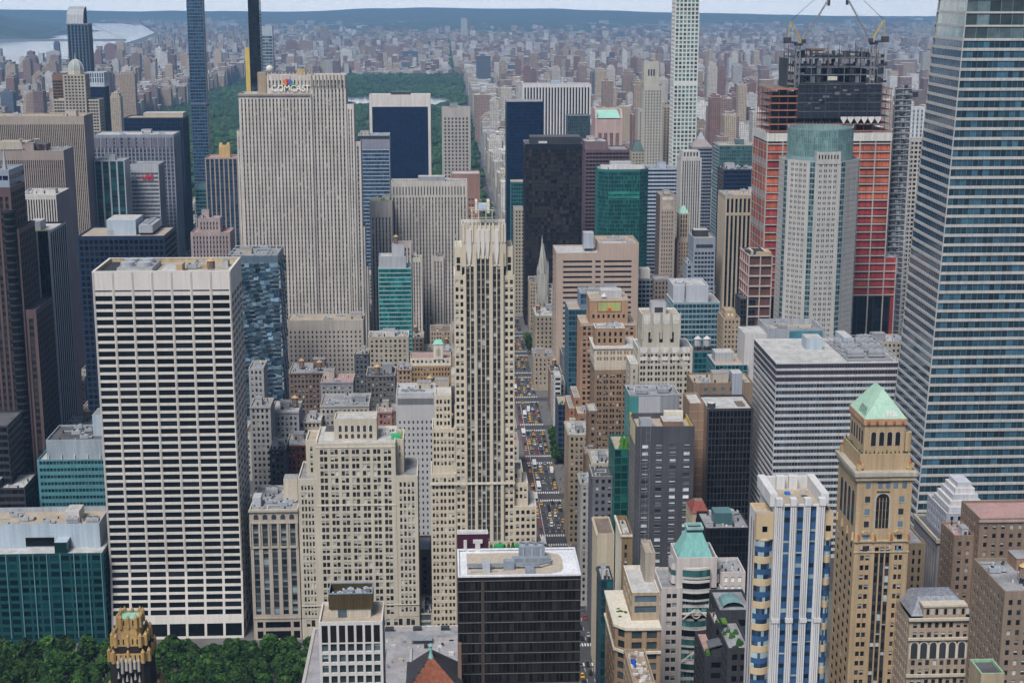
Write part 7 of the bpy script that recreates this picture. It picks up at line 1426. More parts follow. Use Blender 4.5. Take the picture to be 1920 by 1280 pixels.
for k in range(16): m.cyl(b.x0 + .8 + rr_.random() * (b.x1 - b.x0 - 1.6), b.y0 + 1.5 + rr_.random() * 14, .75, .5, b.z - 1, b.z - .4 + rr_.random() * .6, wall((.035, .09, .025), .3), 6)
m = b.part('lift_hood'); ux, uz = X(1331, 1208, b.y0 + 10), Z(1340, 1214, b.y0 + 10); m.box(ux + .5, ux + 3.6, b.y0 + 10, b.y0 + 14, uz - 6, uz, CHAR); m.loft([(ux - .3, b.y0 + 9.4, uz), (ux + 4.2, b.y0 + 9.4, uz + 1.2), (ux + 4.2, b.y0 + 15, uz + 1.2), (ux - .3, b.y0 + 15, uz)], [(ux - .3, b.y0 + 9.4, uz + .35), (ux + 4.2, b.y0 + 9.4, uz + 1.55), (ux + 4.2, b.y0 + 15, uz + 1.55), (ux - .3, b.y0 + 15, uz + .35)], CHAR, DGREY); b.done()

# --- right hand foreground houses
b = bx('office_tower', 'grey and white tower with a stepped white pyramid roof', 1775, 1852, 962, 40.9, 26, style(wall((.36, .38, .43), .06), G_MAS, 'p', 3.3, ((.3, .7),), 3.6, 1.9, .8, 1.4, 0, .35, bl=.3, coping=WHITE2), R_DARK, 40)
for k, (ins, dz_) in enumerate(((.6, 2.2), (1.6, 4.6), (2.8, 7.0), (4.0, 9.4), (5.2, 11.6))): b.wall.box(b.x0 + ins + .6, b.x1 - ins - .6, b.y0 + ins + .6, b.y0 + 22 - ins, b.z - 1, b.z + dz_, WHITE2 if k % 2 else wall((.46, .47, .50), .06))
LG = style(wall((.20, .195, .20), .1), G_MAS, 'v', 3.2, ((.25, .72),), 3.6, 2.2, 1, 6, 0, .5, wall((.12, .12, .125), .1), coping=CREAM2)
b.box(b.x0 - 4, b.x1 + 2, b.y0 - 2.5, b.y0 + 30, 0, b.z - 10.5, LG, R_DARK, 'N'); m = b.part('cornice'); m.box(b.x0 - 4.8, b.x1 + 2.6, b.y0 - 3.4, b.y0 - 2.52, b.z - 12, b.z - 10.3, CREAM2); m.box(b.x0 - 4.6, b.x0 - 4.02, b.y0 - 2.5, b.y0 + 30, b.z - 12, b.z - 10.3, CREAM2); b.done()
BRP = style(wall((.225, .165, .125), .1), G_MAS2, 'p', 3.3, ((.3, .72),), 3.6, 1.9, .8, 2.6, 0, .35, bl=.5)
b = bx('loft_building', 'brown brick block with a pink roof beside the white pyramid tower', 1838, 1990, 972, 40.3, 22, BRP, R_PINK, 40); b.box(b.x0 - 8, b.x0, b.y0 + 5, b.y0 + 21, 0, Z(1815, 1003, b.y0 + 5), BRP, R_PINK); m = b.part('cornice'); m.box(b.x0 - .5, b.x1, b.y0 - .6, b.y0 - .01, b.z - 1.4, b.z - .6, PINK); kit(b, 'the pink roofed brown block', 2, 1); b.done()
b = bx('loft_building', 'dull brown building with arched windows behind the tan pyramid tower', 1704, 1736, 1018, 40.6, 20, style(wall((.24, .185, .125), .1), G_MAS, 'p', 3, ((.3, .7),), 3.7, 2.3, 1, 3), R_GREY, 20); b.done()
MS = style(wall((.36, .29, .225), .08), G_MAS2, 'p', 2.6, ((.22, .76),), 3.5, 2.1, .8, 1.8, 0, .35, bl=.5, coping=CREAM)
b = bx('hotel', 'tan hotel with a grey metal mansard roof and white arched arcade', 1706, 1836, 1158, 39.5, 22, MS, None, 60); zz = b.z
MR = wall((.25, .265, .30), .12, .5, .3, streak=.2); m = b.part('mansard_roof', 'grey ribbed mansard roof'); zr_ = Z(1770, 1112, b.y0 + 10)
lo = [(b.x0 + 1, b.y0 + 1.5, zz), (b.x1 - 1, b.y0 + 1.5, zz), (b.x1 - 1, b.y1 - 1, zz), (b.x0 + 1, b.y1 - 1, zz)]; hi = [(b.x0 + 5, b.y0 + 8, zr_), (b.x1 - 6, b.y0 + 8, zr_), (b.x1 - 6, b.y1 - 6, zr_), (b.x0 + 5, b.y1 - 6, zr_)]; m.loft(lo, hi, MR, MR)
for k in range(15): t = (k + .5) / 15; m.bar(np.array(lo[0]) * (1 - t) + np.array(lo[1]) * t, np.array(hi[0]) * (1 - t) + np.array(hi[1]) * t, .12, wall((.36, .37, .40), .08))
m = b.part('dormer'); m.box(b.x0 + 5, b.x1 - 4.5, b.y0 + .8, b.y0 + 5, zz - .5, zz + 3.6, wall((.36, .29, .225), .08)); m.box(b.x0 + 4.6, b.x1 - 4.1, b.y0 + .4, b.y0 + 5, zz + 3.6, zz + 4.3, CREAM); [m.box(b.x0 + 6 + i * 1.55, b.x0 + 7.0 + i * 1.55, b.y0 + .72, b.y0 + .82, zz + .8, zz + 2.9, G_MAS2, r=.1 + .8 * (i % 2)) for i in range(10)]
m = b.part('arcade'); n_ = 7; w_ = (b.x1 - b.x0 - 1) / n_
for i in range(n_): arch(m, (b.x0, b.y0), (b.x1, b.y0), .5 + w_ * i + .5, .5 + w_ * (i + 1) - .5, zz - 15.2, zz - 9.2, CHAR, .08, CREAMW, .5)
m.box(b.x0 - .3, b.x1 + .3, b.y0 - .7, b.y0 - .01, zz - 8.2, zz - 7.4, CREAM); m.box(b.x0 - .3, b.x1 + .3, b.y0 - .7, b.y0 - .01, zz - 22, zz - 21, CREAM); m.box(b.x0 - .5, b.x1 + .5, b.y0 - 1, b.y0 - .01, zz - .9, zz, CREAM)
b.wall.box(b.x0 - .05, b.x1 + .05, b.y0 - .04, b.y0 - .004, 0, zz - 27, wall((.22, .16, .12), .1)) if False else None
b.done()
b = bx('loft_building', 'brown brick corner block cut by the right picture edge', 1884, 1990, 1108, 39.1, 30, style(wall((.25, .195, .15), .1), G_MAS2, 'p', 3.1, ((.28, .74),), 3.5, 1.9, .8, 3, 0, .35, bl=.45), R_GREY, 20); kit(b, 'the brown corner block', 2, 1, hm=BROWN2); b.done()
b = bx('bulkhead_house', 'red brick house with a dark tank behind the mansard roofed hotel', 1849, 1886, 1136, 39.85, 14, style(wall((.20, .075, .055), .12), None), R_DARK, 0, blank='SENW'); tank(b.x0 + 4, b.y0 + 7, b.z - 1, 'the small red brick house', True, 1.1, (.1, .1, .1)); b.done()
b = bx('loft_building', 'grey brown loft with a dark lattice of pipes beside the mansard roofed hotel', 1842, 1870, 1170, 39.6, 16, style(wall((.18, .15, .125), .1), G_MAS, 'p', 3, fl=3.6, bl=.2), R_GREY, 20); kit(b, 'the grey brown loft', 3, 0, 1, hut=False); b.done()
b = bx('tank_house', 'small flat roofed block with a green rim at the bottom edge', 1840, 1884, 1262, 38.9, 11, style(wall((.36, .30, .20), .1), None, coping=wall((.26, .42, .28), .08)), R_DARK, 0, blank='SENW'); b.done()

# --- striped office block with a big white roof
SO = style(wall((.54, .54, .55), .05, .5), glass((.018, .035, .050), (.20, .26, .29), lo=.4, hi=2.4), 'h', 1.75, ((.05, .95),), 3.78, 2.15, .25, .6, 0, .25, wall((.24, .25, .27), .05, .4))
b = bx('office_block', 'broad striped office block with a big flat white roof and framed cooling plant', 1456, 1691, 681, 43.55, 62, SO, R_WHITE, 0, par=.6, coping=None) if False else bx('office_block', 'broad striped office block with a big flat white roof and framed cooling plant', 1456, 1691, 681, 43.55, 62, SO, R_WHITE, 100, par=.6)
m = b.wall
for k in range(3): zz = b.z - .5 - 3.78 * k; m.box(b.x0 - .06, b.x1 + .06, b.y0 - .1, b.y0 - .004, zz - 2.3, zz, wall((.035, .03, .04), .08, .3)); m.box(b.x0 - .1, b.x0 - .004, b.y0 - .1, b.y1, zz - 2.3, zz, wall((.06, .055, .06), .08, .4))
for i in range(47): u = b.x0 + .25 + i * (b.x1 - b.x0 - .5) / 46; m.box(u - .04, u + .04, b.y0 - .16, b.y0 - .1, 0, b.z, wall((.30, .31, .33), .05, .4))
m = b.part('penthouse'); zz = b.z - .6; m.box(X(1510, 655, b.y0 + 36), X(1540, 655, b.y0 + 36), b.y0 + 34, b.y0 + 46, zz, zz + 7, PALEB, R_WHITE); m.box(X(1580, 655, b.y0 + 36), X(1597, 655, b.y0 + 36), b.y0 + 34, b.y0 + 54, zz, zz + 7, PALEB, R_WHITE)
m = b.part('plant_frame'); fx0, fx1 = b.x1 - 30, b.x1 - 2
for i in range(5): v = b.y0 + 4 + i * 13; m.bar((fx0, v, zz + 3.5), (fx1, v, zz + 3.5), .4, SILVER); m.bar((fx0, v, zz), (fx0, v, zz + 3.5), .3, SILVER); m.bar((fx1, v, zz), (fx1, v, zz + 3.5), .3, SILVER)
for u in (fx0, fx1): m.bar((u, b.y0 + 4, zz + 3.5), (u, b.y0 + 56, zz + 3.5), .4, SILVER)
m.box(fx0 + 1, fx1 - 1, b.y0 + 5, b.y0 + 55, zz, zz + .3, GREY)
for i in range(3):
    for j in range(2): cooler(fx0 + 7 + j * 12, b.y0 + 14 + i * 14, zz + .3, 'the striped white roofed block', 0, 1.5)
b.done()
b = bx('glass_block', 'blue glass block with an open rimmed roof behind the striped white roofed block', 1440, 1545, 616, 44.9, 30, style(wall((.34, .36, .39), .05, .3), None), R_TAN, 0, blank='SENW', par=4, lip=.9)
m = b.part('glass_front'); m.box(X(1480, 625, b.y0), b.x1 - .8, b.y0 - .2, b.y0 - .01, 0, b.z - 1.6, glass((.07, .20, .25), lo=.9, hi=1.2), r=.5); m.box(b.x0 - 14, b.x0 - .01, b.y0 + 2, b.y0 + 26, 0, b.z - 4, WHITE2, R_WHITE); kit(b, 'the open rimmed glass block', 4, 0, 1, hut=False); b.done()
b = bx('row_building', 'low pale building with cluttered roof at the foot of the construction site', 1622, 1700, 640, 45.6, 22, style(CREAM2, G_MAS, 'p', 3, fl=3.6), R_WHITE, 0); kit(b, 'the low pale cluttered building', 4, 1); b.done()

# --- octagonal stone tower with glass drum
Y = S(46.4); s_ = 22.0; Rr = s_ / (2 * math.sin(math.pi / 8)); cx_, cy_ = X(1527, 400, Y) - 1, Y + Rr * math.cos(math.pi / 8)
x_ = (X(1519, 500, Y) + X(1570, 500, Y)) / 2; cx_ = x_
OC = wall((.43, .415, .39), .05); OS = style(OC, glass((.030, .036, .040), (.35, .38, .38)), 'p', 3.3, ((.22, .42), (.58, .78)), 3.75, 1.9, 2.2, 2, 0, .4, bl=.15); OGl = style(wall((.24, .32, .33), .05, .4), glass((.05, .09, .10), (.2, .32, .33), lo=.3, hi=2.0), 'h', 2, ((.05, .95),), 3.75, 2.9, .1, 1, 0, .2)
zt_ = Z(1545, 285, Y); zd = Z(1540, 243, Y + 4); zsh = Z(1460, 300, Y + 10)
b = Bld('office_tower', 'octagonal pale stone tower crowned by a pale green glass drum', cx_, cy_, parts=60)
oc = lambda r_: [(cx_ + r_ * math.cos(math.pi * (2 * k + 1) / 8 - math.pi * .75), cy_ + r_ * math.sin(math.pi * (2 * k + 1) / 8 - math.pi * .75)) for k in range(8)]
P8 = oc(Rr)
# chamfer each corner with a narrow glass strip
P16, gl_ = [], {}
for k in range(8):
    a_, p_, n_ = np.array(P8[k - 1]), np.array(P8[k]), np.array(P8[(k + 1) % 8])
    P16 += [tuple(p_ + (a_ - p_) / np.linalg.norm(a_ - p_) * 2.0), tuple(p_ + (n_ - p_) / np.linalg.norm(n_ - p_) * 2.0)]; gl_[2 * k] = OGl
b.prism(P16, 0, zsh, OS, R_GREY, sts=gl_)
# widened foot
b.prism([(cx_ + (p[0] - cx_) * 1.12, cy_ + (p[1] - cy_) * 1.12) for p in P8], 0, 62, dict(OS, pat=((.2, .8),), mode='v', sp=OC), R_GREY, blank=(3, 4, 5, 6))
P8d = [(cx_ + Rr * .80 * math.cos(math.pi * k / 10 - 2.2), cy_ + Rr * .80 * math.sin(math.pi * k / 10 - 2.2)) for k in range(20)]; b.prism(P8d, zsh - 1, zd, style(wall((.20, .30, .30), .05, .35), glass((.13, .225, .22), (.30, .42, .41), lo=.8, hi=1.25), 'p', 1.5, ((.07, .93),), 4.6, 4.4, .1, 1.0, 0, .12), R_DARK, par=4, lip=.8)
fr = [(cx_ - 8.5, cy_ - Rr * math.cos(math.pi / 8) - .3), (cx_ + 8.5, cy_ - Rr * math.cos(math.pi / 8) - .3), (cx_ + 8.5, cy_ - 12), (cx_ - 8.5, cy_ - 12)]
b.prism(fr, zsh - 2, zt_, style(OC, G_MAS, 'v', 2.2, ((.25, .7),), 3.75, 3, 1, 2, 0, .4, GREY), R_GREY, blank=(2,))
m = b.part('drum_post')
for k in range(20):
    a_, n_ = P8d[k], P8d[(k + 1) % 20]
    for t in (0, .33, .67): q = np.array(a_) * (1 - t) + np.array(n_) * t; m.bar((*q, zd), (*q, zd + 1.6), .15, PALEG)
b.done(); FOOT.append((cx_ - 27, cx_ + 27, cy_ - 27, cy_ + 27, zt_))

# --- great tower under construction
Y = S(47.6); ST = wall((.42, .36, .33), .08); RED = wall((.30, .045, .045), .28, streak=.2); ORG = wall((.44, .115, .066), .3, streak=.25); STEEL = wall((.26, .085, .05), .15); ORD = wall((.34, .09, .045), .2); NET = wall((.022, .024, .034), .2, streak=.2)
x0, x1 = X(1440, 250, Y), X(1672, 250, Y); zO = Z(1640, 262, Y); zS = Z(1640, 178, Y); zB = Z(1560, 90, Y + 6); zK = Z(1640, 553, Y)
b = Bld('construction_tower', 'skyscraper under construction with orange panels, bare red steel and black netted top', (x0 + x1) / 2, Y, parts=0)
fl = 6.0; cols = np.linspace(x0, x1, 9); D = 52
b.box(x0, x1, Y + 1.2, Y + D, zK, zO, style(wall((.14, .05, .045), .2), None), None, 'SENW')
pn = b.part('orange_panel', 'orange and dark red temporary wall panels'); nfl = int((zO - zK) / 6.1)
rr_ = random.Random(12)
for j in range(nfl):
    z0_ = zK + j * 6.1
    for i in range(8):
        t = j / nfl; mt_ = (ORG if rr_.random() < .7 else RED if rr_.random() < .5 else ORD) if t > .62 else (RED if rr_.random() < .85 else ORD)
        pn.box(cols[i] + .5, cols[i + 1] - .5, Y + .9, Y + 1.15, z0_ + .9, z0_ + 5.3 - (rr_.random() < .3) * 1.2, mt_)
    for i in range(5): v = Y + i * D / 5; pn.box(x0 - .25, x0 - .02, v + 1.4, v + D / 5 - .4, z0_ + .9, z0_ + 5.3, ORG if j % 4 else ST)
fr_ = b.part('steel_frame')
for u in cols: fr_.box(u - .45, u + .45, Y, Y + .85, 0, zO, ST)
for j in range(nfl + 1): z0_ = zK + j * 6.1; fr_.box(x0 - .4, x1 + .4, Y - .05, Y + .8, z0_ - .45, z0_ + .45, ST); fr_.box(x0 - .45, x0 - .3, Y + .8, Y + D, z0_ - .45, z0_ + .45, ST)
for i in range(6): v = Y + i * D / 5; fr_.box(x0 - .5, x0 - .27, v + .9, v + 1.5, zK, zO, ST)
b.box(x0, x1 + 6, Y + .6, Y + D, 0, zK - .6, style(wall((.020, .022, .028), .1, .3), G_BLACK, 'p', 12, ((.05, .95),), 9, 8.6, .4, 1.5, 0, .2), None)
lw = b.part('shoulder'); zsd = Z(1680, 483, Y); lw.box(x1 + .4, x1 + 9, Y + .9, Y + 30, 0, zsd, RED, GREY)
for j in range(int((zsd - zK) / 6.1) + 1): lw.box(x1 + .4, x1 + 9.4, Y - .05, Y + .85, zK + j * 6.1 - .45, zK + j * 6.1 + .45, ST)
lw.box(x1 + 8.6, x1 + 9.4, Y, Y + .84, 0, zsd, ST)
dr = b.part('white_drape', 'white weather drapes'); DRP = wall((.60, .58, .54), .08)
dr.box(x0 - .6, x1 + .6, Y - .25, Y - .06, zO - 1.0, zO + 5.2, DRP); dr.box(x0 - .8, x0 - .6, Y - .2, Y + D, zO - 1, zO + 5, DRP)
st = b.part('bare_steel', 'bare rust red steel floors'); zz = zO + 6
while zz < zS:
    st.box(x0 + 1, x1 - 1, Y + .2, Y + D - 2, zz, zz + .7, wall((.42, .15, .09), .15), R_BRN, bottom=True)
    for i in range(15): u = x0 + 1.2 + (x1 - x0 - 3) / 14 * i; st.bar((u, Y + .8, zz + .7), (u, Y + .8, zz + 5.2), .3, STEEL); i % 2 == 0 and st.bar((u, Y + 14, zz + .7), (u, Y + 14, zz + 5.2), .35, CHAR); i % 3 == 0 and st.bar((u, Y + 30, zz + .7), (u, Y + 30, zz + 5.2), .4, CHAR)
    for k in range(8): v = Y + 1 + k * (D - 5) / 7; st.bar((x0 + 1.4, v, zz + .7), (x0 + 1.4, v, zz + 5.2), .3, STEEL)
    zz += 5.2
st.box(x0 + 10, x1 - 10, Y + 16, Y + D - 8, zO, zS, wall((.05, .045, .05), .2))
st.box(x0 + .6, x1 - .6, Y - .1, Y + D - 2, zz, zz + .9, wall((.46, .17, .10), .15), R_BRN)
net = b.part('black_netting', 'black safety netting round the topmost floors'); nx0, nx1 = X(1493, 200, Y + 4), X(1648, 200, Y + 4); zN = Z(1560, 222, Y)
DS, LS = wall((.05, .055, .065), .2), wall((.15, .16, .17), .2)
net.box(nx0, nx1, Y - .7, Y - .4, zN, zS + 8, NET)
for k in range(7): zz2 = zN + 5 + k * (zS + 6 - zN) / 7; net.box(nx0, nx1, Y - .9, Y - .72, zz2, zz2 + .35, DS if k % 2 else LS)
for i in range(13): u = nx0 + (nx1 - nx0) / 12 * i; net.box(u - (.4 if i % 2 == 0 else .15), u + (.4 if i % 2 == 0 else .15), Y - 1.0, Y - .92, zN, zS + 8, DS)
for k in range(30): u = nx0 + rr_.random() * (nx1 - nx0 - 6); zz2 = zN + 6 + rr_.random() * (zS - zN); net.box(u, u + .5 + rr_.random() * 5, Y - .95, Y - .93, zz2, zz2 + .5 + rr_.random() * 2, rr_.choice([DS, LS, CHAR]))
tf = b.part('top_steel', 'open dark steel floors of the top'); tf.box(nx0 + 6, nx1 - 6, Y + 22, Y + 40, zS, zB - 16, wall((.028, .03, .038), .2), R_DARK); zz2 = zS + 8; lv = 0
while zz2 < zB - 5:
    tf.box(nx0 - 2, nx1 + 2, Y + 5, Y + 44, zz2, zz2 + .7, LS if lv % 2 else DS, R_DARK, bottom=True)
    for i in range(17):
        u = nx0 - 2 + (nx1 - nx0 + 4) / 16 * i; tf.bar((u, Y + 5.2, zz2 + .7), (u, Y + 5.2, zz2 + 6.2), .5 if i % 3 == 0 else .22, DS if i % 3 else LS); i % 2 and tf.bar((u, Y + 24, zz2), (u, Y + 24, zz2 + 6.2), .5, CHAR)
        if rr_.random() < .62: tf.box(u, u + 3.2, Y + 5.6, Y + 6, zz2 + .7, zz2 + 2 + rr_.random() * 4, rr_.choice([NET, NET, DS, CHAR, LS]))
        if rr_.random() < .55: tf.box(u, u + 2.5, Y + 12, Y + 13, zz2 + .7, zz2 + 2 + rr_.random() * 4, rr_.choice([NET, DS, STEEL, wall((.30, .30, .31), .3)]))
    for k in range(6): tf.bar((nx0 - 2, Y + 6 + k * 7, zz2 + .7), (nx0 - 2, Y + 6 + k * 7, zz2 + 6.2), .4, DS)
    zz2 += 6.2; lv += 1
net.box(X(1475, 200, Y + 8), nx0 - 6, Y + 10, Y + 40, zS, zB - 8, wall((.06, .065, .075), .2))
for i in range(5): u = X(1475, 200, Y + 8) + i * 2.4; net.bar((u, Y + 9.6, zS), (u, Y + 9.6, zB - 4), .25, LS)
net.box(nx0 + 23, nx0 + 30, Y + 3.9, Y + 4.6, zS + 10.5, zS + 13.5, wall((.52, .51, .42), .1)); net.box(nx0 + 20, nx0 + 33, Y + 3.8, Y + 4.6, zS + 5, zS + 9.5, CHAR)
col = b.part('raw_column')
for k in range(34):
    u = nx0 - 6 + rr_.random() * (nx1 - nx0 + 10); v = Y + 6 + rr_.random() * 34; h_ = zB - 10 + rr_.random() * 14; col.bar((u, v, zB - 13), (u, v, h_), .3 + .25 * rr_.random(), rr_.choice([CHAR, STEEL, DGREY, CHAR]))
for k in range(8): u = nx0 + rr_.random() * (nx1 - nx0 - 16); zz2 = zB - 9 + rr_.random() * 8; col.box(u, u + 8 + rr_.random() * 9, Y + 8, Y + 9 + rr_.random() * 20, zz2, zz2 + .7, rr_.choice([CHAR, DGREY, BROWN]))
tp = b.part('draped_sheet', 'row of hanging white sheets')
for i in range(6): u = X(1575, 228, Y) + i * 5.2; tp.poly([(u, Y - 1.0, zN), (u + 2.5, Y - 1.3, zN - 4.2), (u + 5.0, Y - 1.0, zN), (u + 4.8, Y - 1.0, zN + 1.2), (u + .2, Y - 1.0, zN + 1.2)], DRP)
b.done(); FOOT.append((x0, x1 + 9, Y, Y + D, zB))
# west podium of the site
Yw = S(46.9); xa, xb = X(1404, 480, Yw), X(1449, 480, Yw); zw = Z(1425, 478, Yw)
b = Bld('construction_block', 'lower steel framed block with orange panels left of the octagonal tower', (xa + xb) / 2, Yw)
b.box(xa + .8, xb, Yw + 1, Yw + 34, 0, zw, style(wall((.12, .06, .05), .2), None), R_GREY, 'SENW'); m = b.part('steel_frame')
for j in range(9):
    z0_ = zw - .5 - 7.5 * j; m.box(xa, xb, Yw - .2, Yw + .98, z0_ - .5, z0_ + .5, ST); m.box(xa - .2, xa + .78, Yw + 1, Yw + 34, z0_ - .5, z0_ + .5, ST)
    for i in range(5): v = Yw + i * 8; m.box(xa - .1, xa + .7, v, v + .8, z0_ - 7.4, z0_ - .5, ST); i < 4 and m.box(xa + .4, xa + .78, v + 1.2, v + 7.4, z0_ - 6.2, z0_ - .9, ORG if (i * 3 + j * 5) % 4 else RED)
    for i in range(3): u = xa + i * (xb - xa - .8) / 2; m.box(u, u + .8, Yw - .1, Yw + .9, z0_ - 7.4, z0_ - .5, ST)
m = b.part('site_clutter'); [m.box(xa + rr_.random() * 14, xa + 1.5 + rr_.random() * 16, Yw + 3 + rr_.random() * 8, Yw + 12 + rr_.random() * 14, zw - 1, zw + rr_.random() * 2.2, rr_.choice([TAN, WHITE2, CHAR, CREAMW])) for _ in range(14)]
m = b.part('dark_base'); m.box(xa + 1.5, xb - .2, Yw - .4, Yw + .95, 0, zw - 70, CHAR); b.done()
# tower cranes
def crane(px_, py_, side, label):
    Yc = S(47.6) + 3.2; x_, _, z_ = at(px_, py_, Yc); YE = wall((.56, .38, .03), .08, .5); o = root('tower_crane', (x_, Yc, z_), label, 'crane', 'cranes on the construction tower'); LT = wall((.24, .245, .26), .08)
    m = MB(); h_ = 26
    for sx_ in (-1.2, 1.2):
        for sy_ in (-1.2, 1.2): m.bar((sx_, sy_, -h_), (sx_, sy_, 0), .28, LT)
    for k in range(7): zz = -h_ + k * 3.7; m.bar((-1.2, -1.25, zz), (1.2, -1.25, zz + 3.6), .18, LT); m.bar((1.2, -1.25, zz), (-1.2, -1.25, zz + 3.6), .18, LT); m.bar((side * 1.25, -1.2, zz), (side * 1.25, 1.2, zz + 3.6), .18, LT)
    m.build('mast', o)
    m = MB(); m.box(-2.2, 2.2, -2.2, 2.2, 0, 1.4, CHAR); m.box(-side * 9 if side > 0 else 1, -1 if side > 0 else 9, -1.8, 1.8, 1.4, 2.4, CHAR) ; m.build('turntable', o)
    m = MB(); m.box(*sorted((-side * 9, -side * 5)), -2, 2, 1.5, 5.0, wall((.06, .06, .07), .1)); m.build('counterweight', o)
    m = MB(); m.box(*sorted((side * 1.5, side * 3.8)), -3.6, -1.4, 1.4, 4.0, CHAR, WHITE2); m.build('cab', o)
    m = MB(); top = (-side * 5.5, 0, 15)
    for v in (-1.1, 1.1): m.bar((side * 1.6, v, 2), (top[0], v * .3, top[2]), .42, YE); m.bar((-side * 7, v, 2.4), (top[0], v * .3, top[2]), .3, YE)
    for k in range(4): t = (k + 1) / 5; m.bar((side * 1.6 + (top[0] - side * 1.6) * t, -1, 2 + 13 * t), (side * 1.6 + (top[0] - side * 1.6) * t, 1, 2 + 13 * t), .2, YE)
    m.build('apex_frame', o)
    m = MB(); tip = np.array((side * 29.0, 0, 46.0)); base = np.array((side * 2.2, 0, 2.4)); dv = (tip - base)
    off = [np.array((0, -.9, -.6)), np.array((0, .9, -.6)), np.array((-side * .7, 0, .9))]
    for o_ in off: m.bar(base + o_ * .6, tip + o_ * .5, .3, LT)
    n_ = 22
    for k in range(n_): p_, q_ = base + dv * k / n_, base + dv * (k + 1) / n_; m.bar(p_ + off[0] * .6, q_ + off[1] * .6, .16, LT); m.bar(p_ + off[0] * .6, q_ + off[2] * .6, .16, LT); m.bar(p_ + off[1] * .6, q_ + off[2] * .6, .16, LT)
    m.build('jib', o)
    m = MB()
    for v in (-.4, .4): m.bar((top[0], v, top[2]), tip, .16, CHAR)
    m.box(*sorted((side * 17, side * 18.6)), -.5, .5, 24, 28.5, CHAR); m.build('pendant_line', o); o.scale = (1.2,) * 3
crane(1497, 86, 1, 'yellow and white luffing crane with its jib leaning right on the black netted top')
crane(1638, 84, -1, 'yellow and white luffing crane with its jib leaning left on the black netted top')
# hoist tower and neighbours
Yh = S(47.9); xa, xb = X(1680, 160, Yh), X(1716, 160, Yh); m_ = root('hoist_tower', ((xa + xb) / 2, Yh, 0), 'grey lattice hoist tower standing against the construction tower', 'hoist'); HG = wall((.34, .35, .37), .15); zh = Z(1700, 160, Yh)
m = MB(); m.box(xa + 2, xb - 2, Yh + 1, Yh + 9, 0, zh - 2, wall((.12, .125, .145), .25, streak=.2)); m.build('shaft', m_, ((xa + xb) / 2, Yh, 0))
m = MB(); zz = 4
while zz < zh:
    m.box(xa, xb, Yh - .3, Yh + .98, zz, zz + .55, HG); m.bar((xa + .3, Yh, zz), (xb - .3, Yh, zz + 4), .2, HG); m.bar((xb - .3, Yh + .2, zz), (xa + .3, Yh + .2, zz + 4), .2, HG); m.box(xa + 3 + (zz * 7) % 5, xa + 5.4 + (zz * 7) % 5, Yh - .1, Yh + .9, zz + .8, zz + 3, wall((.34, .35, .37), .1) if int(zz) % 3 else CHAR); zz += 4.2
for u in (xa, (xa + xb) / 2 - 1.5, (xa + xb) / 2 + 1.5, xb): m.bar((u, Yh + .1, 0), (u, Yh + .1, zh), .28, HG)
m.build('lattice', m_, ((xa + xb) / 2, Yh, 0)); m = MB(); m.box(xa + 13, xa + 17, Yh - 2, Yh - .32, zh - 9, zh - 5, CHAR); m.build('hoist_cage', m_, ((xa + xb) / 2, Yh, 0))
b = bx('office_tower', 'black and white grid tower glimpsed behind the hoist tower', 1705, 1748, 262, 49.6, 24, style(wall((.45, .42, .38), .05), G_BLACK, 'p', 3.6, ((.2, .86),), 3.9, 2.3, .8, 2, 0, .5), R_GREY); b.done()
b = bx('office_tower', 'white and grey striped tower top beside the glass tower', 1709, 1742, 202, 51.5, 20, style(wall((.58, .58, .58), .04), G_SKY, 'v', 4.5, ((.3, .75),), 3.8, 3, .6, 2), R_GREY); b.done()

# --- tall tapering glass tower with white bands
Y = S(42.55); VG = glass((.022, .060, .088), (.16, .27, .34), lo=.35, hi=2.2, rough=.08, coat=.3); VW = wall((.43, .42, .40), .05, .55)
tl, tr = X(1811, 25, Y + 3), X(1990, 25, Y + 3); bl_, br = X(1711, 1040, Y), X(1990, 1040, Y); zt_ = 340.0
z0_, z1_ = Z(1711, 1040, Y), Z(1811, 25, Y + 3)
k_ = (tl - bl_) / (z1_ - z0_); X0 = lambda zz: bl_ + k_ * (zz - z0_)
b = Bld('glass_tower', 'huge tapering blue glass tower with white horizontal bands at the right edge', bl_ + 30, Y, parts=0)
VS = style(VW, VG, 'h', 3.1, ((.03, .97),), 4.75, 3.35, .3, .2, 0, .45, wall((.12, .18, .21), .05, .35)); VS2 = dict(VS, glass=glass((.040, .080, .125), lo=.8, hi=1.2, rough=.08, coat=.3))
D = 58
lo = [(X0(0), Y), (br + 6, Y), (br + 6, Y + D), (X0(0) - 0, Y + D)]; hi = [(X0(292), Y + 3), (br + 2, Y + 3), (br + 2, Y + D - 2), (X0(292) + 2, Y + D - 2)]
b.prism(lo, 0, 292, VS, None, top=hi, blank=(1, 2), sts={3: VS2})
lo2 = hi; hi2 = [(X0(330) + .5, Y + 5), (br, Y + 5), (br, Y + D - 4), (X0(330) + 3.5, Y + D - 4)]
b.prism(lo2, 292, 330, dict(VS, glass=glass((.07, .10, .11), (.30, .42, .42), lo=.4, hi=2.0), fl=6.3, wh=5.4, pu=6), R_GREY, top=hi2, blank=(1, 2), sts={3: dict(VS2, fl=6.3, wh=5.4, glass=G_AQUA)})
m = b.part('corner_rail'); m.bar((X0(0) - .1, Y - .1, 0), (X0(292) - .1, Y + 2.9, 292), .22, wall((.50, .50, .50), .04)); m.bar((X0(292), Y + 2.9, 292), (X0(330) + .5, Y + 4.9, 330), .25, ALU)
b.done(); FOOT.append((bl_ - 4, br + 6, Y, Y + D, 330))

